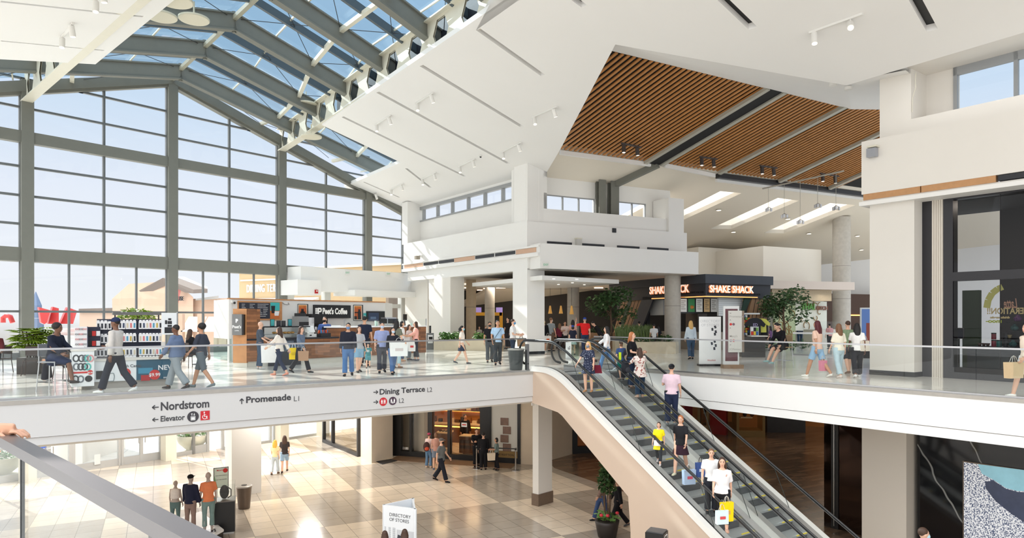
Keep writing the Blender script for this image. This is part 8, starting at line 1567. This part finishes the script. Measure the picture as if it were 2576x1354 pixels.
esc_person(1584,897,990,'small boy with lime strap beside the woman in black on the right escalator',14.95,15.92,rz=AW,pose='stand',top=((70,70,76),'short'),bot=('pants',(50,52,60)),hair=('short','lbrown'),extra=lambda t,J,O,H,T: MB().box(.02,.14,.11,.15,.95,1.35).build('lime_strap',cl((210,236,50)),t))
esc_person(1604,855,996,'person with long ginger hair and black top standing on the right escalator',14.95,15.92,rz=LF+2.6,sex='f',pose='hold',top=(BLK,'short'),bot=('jeans',(44,58,84)),shoes=(90,70,60),hair=('wavy','ginger'),fat=1.15)
esc_person(1637,905,1030,'person in white and rust floral blouse with maroon hair ends on the right escalator',14.95,15.92,rz=AW+.2,sex='f',pose='wave',top=((222,206,198),'half',.74),bot=('jeans',(40,60,84)),shoes=(196,160,140),hair=('long','brown'),pat=FLORAL,fat=1.2)
esc_person(1706,938,1090,'person in pink tee and black cap looking at a phone on the right escalator',14.95,15.92,rz=AW-.35,pose='phone',top=((226,200,212),'short'),bot=('jeans',(38,46,72)),shoes=(120,124,130),hair=('short','black'),hat=(26,27,32),fat=1.12,arms=((4,9,14,0),(14,14,86,14)))
q = at(1675,985,18.5); tag(MB().box(-.035,.035,-.008,.008,-.06,.06,Matrix.Translation(q)@Matrix.Rotation(1.1,4,'X')).build('mobile_phone',BLACK),'black mobile phone in the hand of the man in the pink tee','phone')
esc_person(1743,1077,1228,'person in black top and dark skirt walking down the left escalator with bags',13.22,14.27,rz=-.5,sex='f',pose='walk',top=((34,34,38),'short'),bot=('skirt',(52,32,44)),shoes=(210,206,180),hair=('pony','ginger'))
bag(1733,1168,17.0,.34,.36,(176,196,224),'pale blue and red patterned shopping bag carried down the left escalator',.3,mark=(206,90,110)); bag(1762,1150,17.2,.26,.36,(70,92,150),'blue striped bag on the far side of the woman in black',.3,mark=(220,226,236))
esc_person(1693,1103,1212,'small girl in bright yellow dress walking down the left escalator',13.22,14.27,rz=-.4,sex='f',pose='walk2',top=((244,222,30),'short',.62),bot=('leggings',(40,44,50)),shoes=(200,190,190),hair=('bob','brown'),extra=lambda t,J,O,H,T: MB().box(-.16,.14,-.24,-.2,.78,1.0).build('white_purse',cl((236,232,236)),t))
esc_person(1822,1170,1352,'person in white tee and black leggings with yellow bag on the left escalator',13.22,14.27,rz=-.3,sex='f',pose='walk2',top=((238,234,236),'half'),bot=('leggings',(30,30,34)),shoes=(190,150,130),hair=('long','brown'),fat=1.08)
bag(1828,1248,15.1,.3,.42,(250,206,20),'yellow shopping bag on the left escalator',.3,mark=(206,160,90)); bag(1816,1268,15.0,.3,.3,(206,224,226),'white bag below the yellow one on the left escalator',.2,soft=True,mark=(206,80,80))
esc_person(1815,1160,1322,'person in white tee and dark vest behind the woman with the yellow bag',13.22,14.27,rz=-.2,pose='rail',top=((236,236,236),'short'),bot=('pants',(44,46,54)),hair=('short','lbrown'),arms=((4,9,14,0),(40,24,40,0)))
# ---- right balcony
person(1738,808,904,'person with blond hair and pale blue shirt walking away with back turned',AW,'f','small',((196,208,218),'long'),('jeans',(64,84,108)),(40,40,44),('long','blond'))
chairseat(1972,925,'tall stool carrying the seated person in black','bar_stool',LF+.3,.72,m=mat('stool_wood',(176,146,110),.5),grp='bar stools')
q = onz(1972,925,5); person(0,0,0,'person in black top and shorts sitting on a stool at the shirt kiosk',LF+.4,pose='sit',top=((24,24,28),'long'),bot=('shorts',(30,30,34)),shoes=(150,186,186),pos=q,seat=.72,hgt=1.75,lean=26,legs=((70,40),(62,30)))
person(2012,807,868,'person in pale blue top with dark bag near the Thai counter',AW,'f','stand',((176,188,226),'short'),('jeans',(66,92,124)),(60,60,66),('wavy','brown'),hgt=1.68)
person(2056,805,949,'person with long dark red hair and denim shorts walking along the right balcony',AW+.6,'f','walk2',((232,196,176),'short'),('shorts',(150,186,216)),(240,238,230),('wavy','maroon'),skin='m',vox=.018)
person(2110,816,951,'person in cream top and wide pale jeans walking along the right balcony',AW+.2,'f','small',((240,232,212),'half'),('pants',(186,208,216)),(226,214,206),('long','lbrown'),vox=.018)
person(2133,809,940,'person in green patterned top between the two walking women',AW,'m','small',((120,140,110),'short'),('long_shorts',(44,46,54)),(120,90,70),('short','brown'),pat=mat('green_print',(128,148,116),.8,noise=.5,scale=25))
person(2156,812,950,'person in white tee and black trousers with shoulder bag by the white pier',AW-.3,'f','walk',((242,240,238),'short'),('pants',(38,38,44)),(236,236,234),('long','black'),skin='d',vox=.018)
bag(2176,845,onz(2156,950,5).y-.1,.3,.3,(226,216,200),'cream shoulder bag of the woman in the white tee',.4,soft=True)
bag(2070,895,onz(2056,949,5).y-.1,.24,.3,(222,140,160),'pink bag held by the woman with dark red hair',.3)
person(2585,812,1000,'person in peach top and white shorts cut by the right edge of the picture',LF,'f','walk',((250,228,210),'long'),('shorts',(226,230,236)),(240,240,236),('short','blond'),vox=.018)
bag(2550,895,onz(2575,1000,5).y-.1,.42,.34,(206,182,146),'tan handbag at the right edge of the picture',.3)
# ---- lower level
person(692,1108,1193,'person with long golden hair and pale jeans walking in the sunlit lower hall',AW,'f','small',((240,220,170),'short'),('jeans',(196,206,212)),(90,70,60),('wavy','yellow'),z=0)
person(716,1095,1188,'person in black tee and denim shorts walking in the sunlit lower hall',AW+.3,'f','walk',((60,54,54),'short'),('shorts',(150,176,200)),(70,50,46),('wavy','brown'),z=0)
person(1079,1091,1177,'person in pale pink hoodie with dark backpack before the lower shop',AW-.5,'f','stand',((226,200,196),'long'),('jeans',(96,126,156)),(210,190,170),('short','brown'),z=0,hat=(180,70,100))
q = at(1073,1123,onz(1079,1177,0).y-.22); t = thing('backpack','dark backpack with orange straps in front of the lower shop','backpack',q,.3); MB().ball((0,0,-.02),(.15,.1,.22),12,8).build('body',cl((70,50,48)),t,True); MB().ball((0,-.08,-.1),(.1,.05,.09),10,6).build('pocket',cl((196,84,60)),t,True)
person(1097,1090,1181,'person in dusty pink tee and shorts beside the backpack wearer',AW,'f','stand',((186,140,126),'short'),('shorts',(120,130,146)),(90,110,140),('bob','lbrown'),z=0)
person(1110,1102,1212,'person in grey shirt, grey cap and dark mask walking across the lower court',RT-.3,'m','walk',((104,108,110),'short'),('pants',(34,38,48)),(34,34,38),('short','grey'),mask=(30,30,34),hat=(96,92,90),z=0,vox=.018,fat=1.1)
person(1199,1080,1174,'security person in black suit looking down by the barrier post',.3,'m','phone',(BLK,'long'),('pants',BLK),(24,24,26),('short','black'),skin='t',z=0)
person(1216,1090,1182,'person in black seen from behind at the shop barrier',AW,'m','stand',((24,24,28),'long'),('pants',BLK),(24,24,26),('short','black'),z=0)
person(1249,1103,1183,'person in grey-green top with black headscarf holding a cream bag',LF,'f','hold',((112,128,126),'half'),('pants',(28,28,32)),(40,38,38),('bob','black'),skin='m',z=0)
bag(1236,1132,onz(1249,1183,0).y-.2,.34,.32,(226,212,190),'cream handbag held by the person in the grey-green top',.3)
q = LVW.p(LVW.s(1056,1.0),1.0,0.02); person(0,0,0,'person in black standing inside the amber shop window',AW,'m','stand',(BLK,'long'),('pants',BLK),(24,24,26),pos=q,hgt=1.8,face_=False)
q = LVW.p(LVW.s(1170,2.2),2.2,0.02); person(0,0,0,'person in black further inside the amber shop',.4,'m','stand',(BLK,'long'),('pants',BLK),(24,24,26),pos=q,hgt=1.78,face_=False)
person(1514,1190,1311,'person in patterned jacket and jeans behind the tall plant below the escalator',LF+.3,'f','walk',((110,90,84),'long'),('jeans',(60,80,120)),(40,40,44),('long','black'),z=0,pat=mat('brown_print',(128,104,94),.8,noise=.5,scale=20))
person(1554,1200,1328,'person in dark clothes walking behind the escalator base',LF,'m','walk2',((30,30,34),'long'),('pants',(28,28,32)),(90,90,94),z=0)
person(968,1338,1490,'person with brown hair at the bottom edge by the store directory, left of two',AW,'f','stand',((60,50,48),'long'),hair=('long','brown'),z=0)
person(1018,1334,1490,'person with brown hair at the bottom edge by the store directory, right of two',AW,'f','stand',((70,60,56),'long'),hair=('long','brown'),z=0)
person(2322,1326,1560,'person in pale shirt and light blue mask cut by the bottom edge',RT,'m','walk',((176,190,214),'short'),hair=('short','brown'),mask=(170,206,220),z=0)
# ---- mannequins on the black platform
def rod(t, x, y): MB().tube([(x,y,0),(x,y,.35)],.012,6).build('support_rod',CHROME,t); MB().box(-.2,.2,-.16,.16,0,.012).build('base_plate',mat('plate_grey',(96,96,100),.3,.6),t)
for px, y0, y1, lab, kw in ((441,1211,1330,'grey mannequin in white crop top and teal leggings',dict(sex='f',top=((226,216,208),'none',1.1),bot=('leggings',(98,120,118)),rz=AW)),(479,1197,1341,'mannequin in navy jacket, black cap and patterned leggings',dict(top=((34,36,56),'long'),bot=('leggings',(140,116,106)),rz=AW-.2,hat=(22,22,24))),(524,1190,1337,'mannequin in orange draped top and green print leggings',dict(sex='f',top=((226,132,88),'short'),bot=('leggings',(120,142,138)),rz=AW+.5))):
    q = onz(px,y1,.32); h_ = (y1-y0)/F*q.y; t = person(0,0,0,lab,pos=q,hgt=h_,hair=('bald','black'),skin='grey',shoes=None,name='mannequin',cat='mannequin',face_=False,grp='mannequins on the black platform',vox=.018,**kw); rod(t,.12,.1)
# ---- hand on the near handrail at the left edge
q = nb.p(-.2,0,6.09); t = thing('person','hand and sleeve of a person resting on the near handrail at the left edge','person',at(16,1094,3.62)); hb_ = MB(); d = Vector((1,.05,-.06)).normalized(); u = Vector((0,0,1)); s_ = Vector((-.1,1,0))
hb_.tube([(-.5,-.1,.05),(-.25,-.05,.04),(-.08,0,.03),(-.02,0,.022),(.045,0,.018)],[.045,.04,.03,(.042,.022),(.042,.016)],10,True,(0,1,0))
for k, (o_, ln) in enumerate(((-.03,.07),(-.01,.08),(.012,.076),(.032,.06))): hb_.tube([(.035,o_,.016),(.035+ln*.55,o_,.018),(.035+ln,o_,-.004),(.035+ln*1.08,o_,-.022)],[.0095,.009,.0085,.006],6)
hb_.tube([(-.01,-.035,.01),(.03,-.06,.0),(.05,-.06,-.02)],[.013,.011,.008],6); putmesh(fuse(hb_,.006,3),'hand',mat('skin_m',SKN['m'],.55),t); MB().tube([(-.9,-.15,-.1),(-.5,-.1,.05),(-.22,-.045,.04)],[.08,.065,.055],10).build('sleeve',cl((60,60,66)),t,True)
# ---- palm and planter on the left
p = onz(84,940,5.0); t = thing('potted_palm','leafy yellow-green palm in a dark square planter by the window','potted palm',p); MB().box(-.3,.3,-.3,.3,0,.5).build('planter_box',POTD,t); rn = random.Random(21); st = MB(); lf = MB()
for k in range(7):
    a = rn.uniform(0,6.28); r_ = rn.uniform(.03,.16); h_ = rn.uniform(.95,1.55); q0 = Vector((r_*math.cos(a),r_*math.sin(a),.45)); q1 = Vector((r_*2.2*math.cos(a),r_*2.2*math.sin(a),h_)); st.tube([q0,q0.lerp(q1,.5),q1],.02,6)
    for j in range(15):
        b = rn.uniform(0,6.28); up_ = rn.uniform(-.1,.6); base = q0.lerp(q1,rn.uniform(.45,1.0)); d = Vector((math.cos(b),math.sin(b),up_)).normalized(); tip = base+d*rn.uniform(.12,.3)
        for f_ in range(9):
            g = Matrix.Rotation((f_-4)*.36,3,'Z')@d; e_ = tip+g*.3+Vector((0,0,-.1)); s2 = g.cross(Vector((0,0,1))).normalized()*.032; lf.add([tip,tip.lerp(e_,.5)+s2+Vector((0,0,.03)),e_,tip.lerp(e_,.5)-s2+Vector((0,0,.03))],[(0,1,2,3)])
st.build('stems',BARK,t,True); lf.build('fronds',mat('palm_leaf',(128,152,48),.5,noise=.35,scale=5),t)
mb = MB(); q = at(345,792,25.5); leafmass(mb,q,.75,.4,.25,220,.2,rn,.1); t = thing('potted_palm','second palm top showing behind the kiosk display','potted palm',(q.x,q.y,5)); mb.v = [(x-q.x,y-q.y,z_-5) for x,y,z_ in mb.v]; mb.build('fronds',mat('palm_leaf',(128,152,48),.5,noise=.35,scale=5),t); MB().tube([(0,0,.4),(0,0,q.z-5)],.05,6).build('stem',BARK,t); MB().box(-.3,.3,-.3,.3,0,.5).build('planter_box',POTD,t)
for px, y1, lab in ((182,957,'small round table beside the seated men'),(500,917,'small round table by the long-haired woman')):
    p = onz(px,y1,5); t = thing('round_table',lab,'table',p,0,'small round tables'); MB().lathe((0,0,.7),[(.36,0),(.38,.02),(.36,.035)],22).build('tabletop',mat('table_wood',(120,86,62),.4),t,40); MB().lathe((0,0,0),[(.22,0),(.22,.02),(.03,.04),(.03,.7)],14).build('pedestal',DARK,t,40)
for q, lab in ((at(1196,848,41.5),'small orange-topped table in the food court behind the planter'),(at(1400,860,37.5),'small dark table among the queue')): t = thing('round_table',lab,'table',(q.x,q.y,5),0,'small round tables'); MB().lathe((0,0,.7),[(.4,0),(.4,.03)],18).build('tabletop',mat('table_orange',(190,100,60),.4),t); MB().lathe((0,0,0),[(.22,0),(.03,.03),(.03,.7)],12).build('pedestal',DARK,t)
bpy.data.scenes.remove(TS)
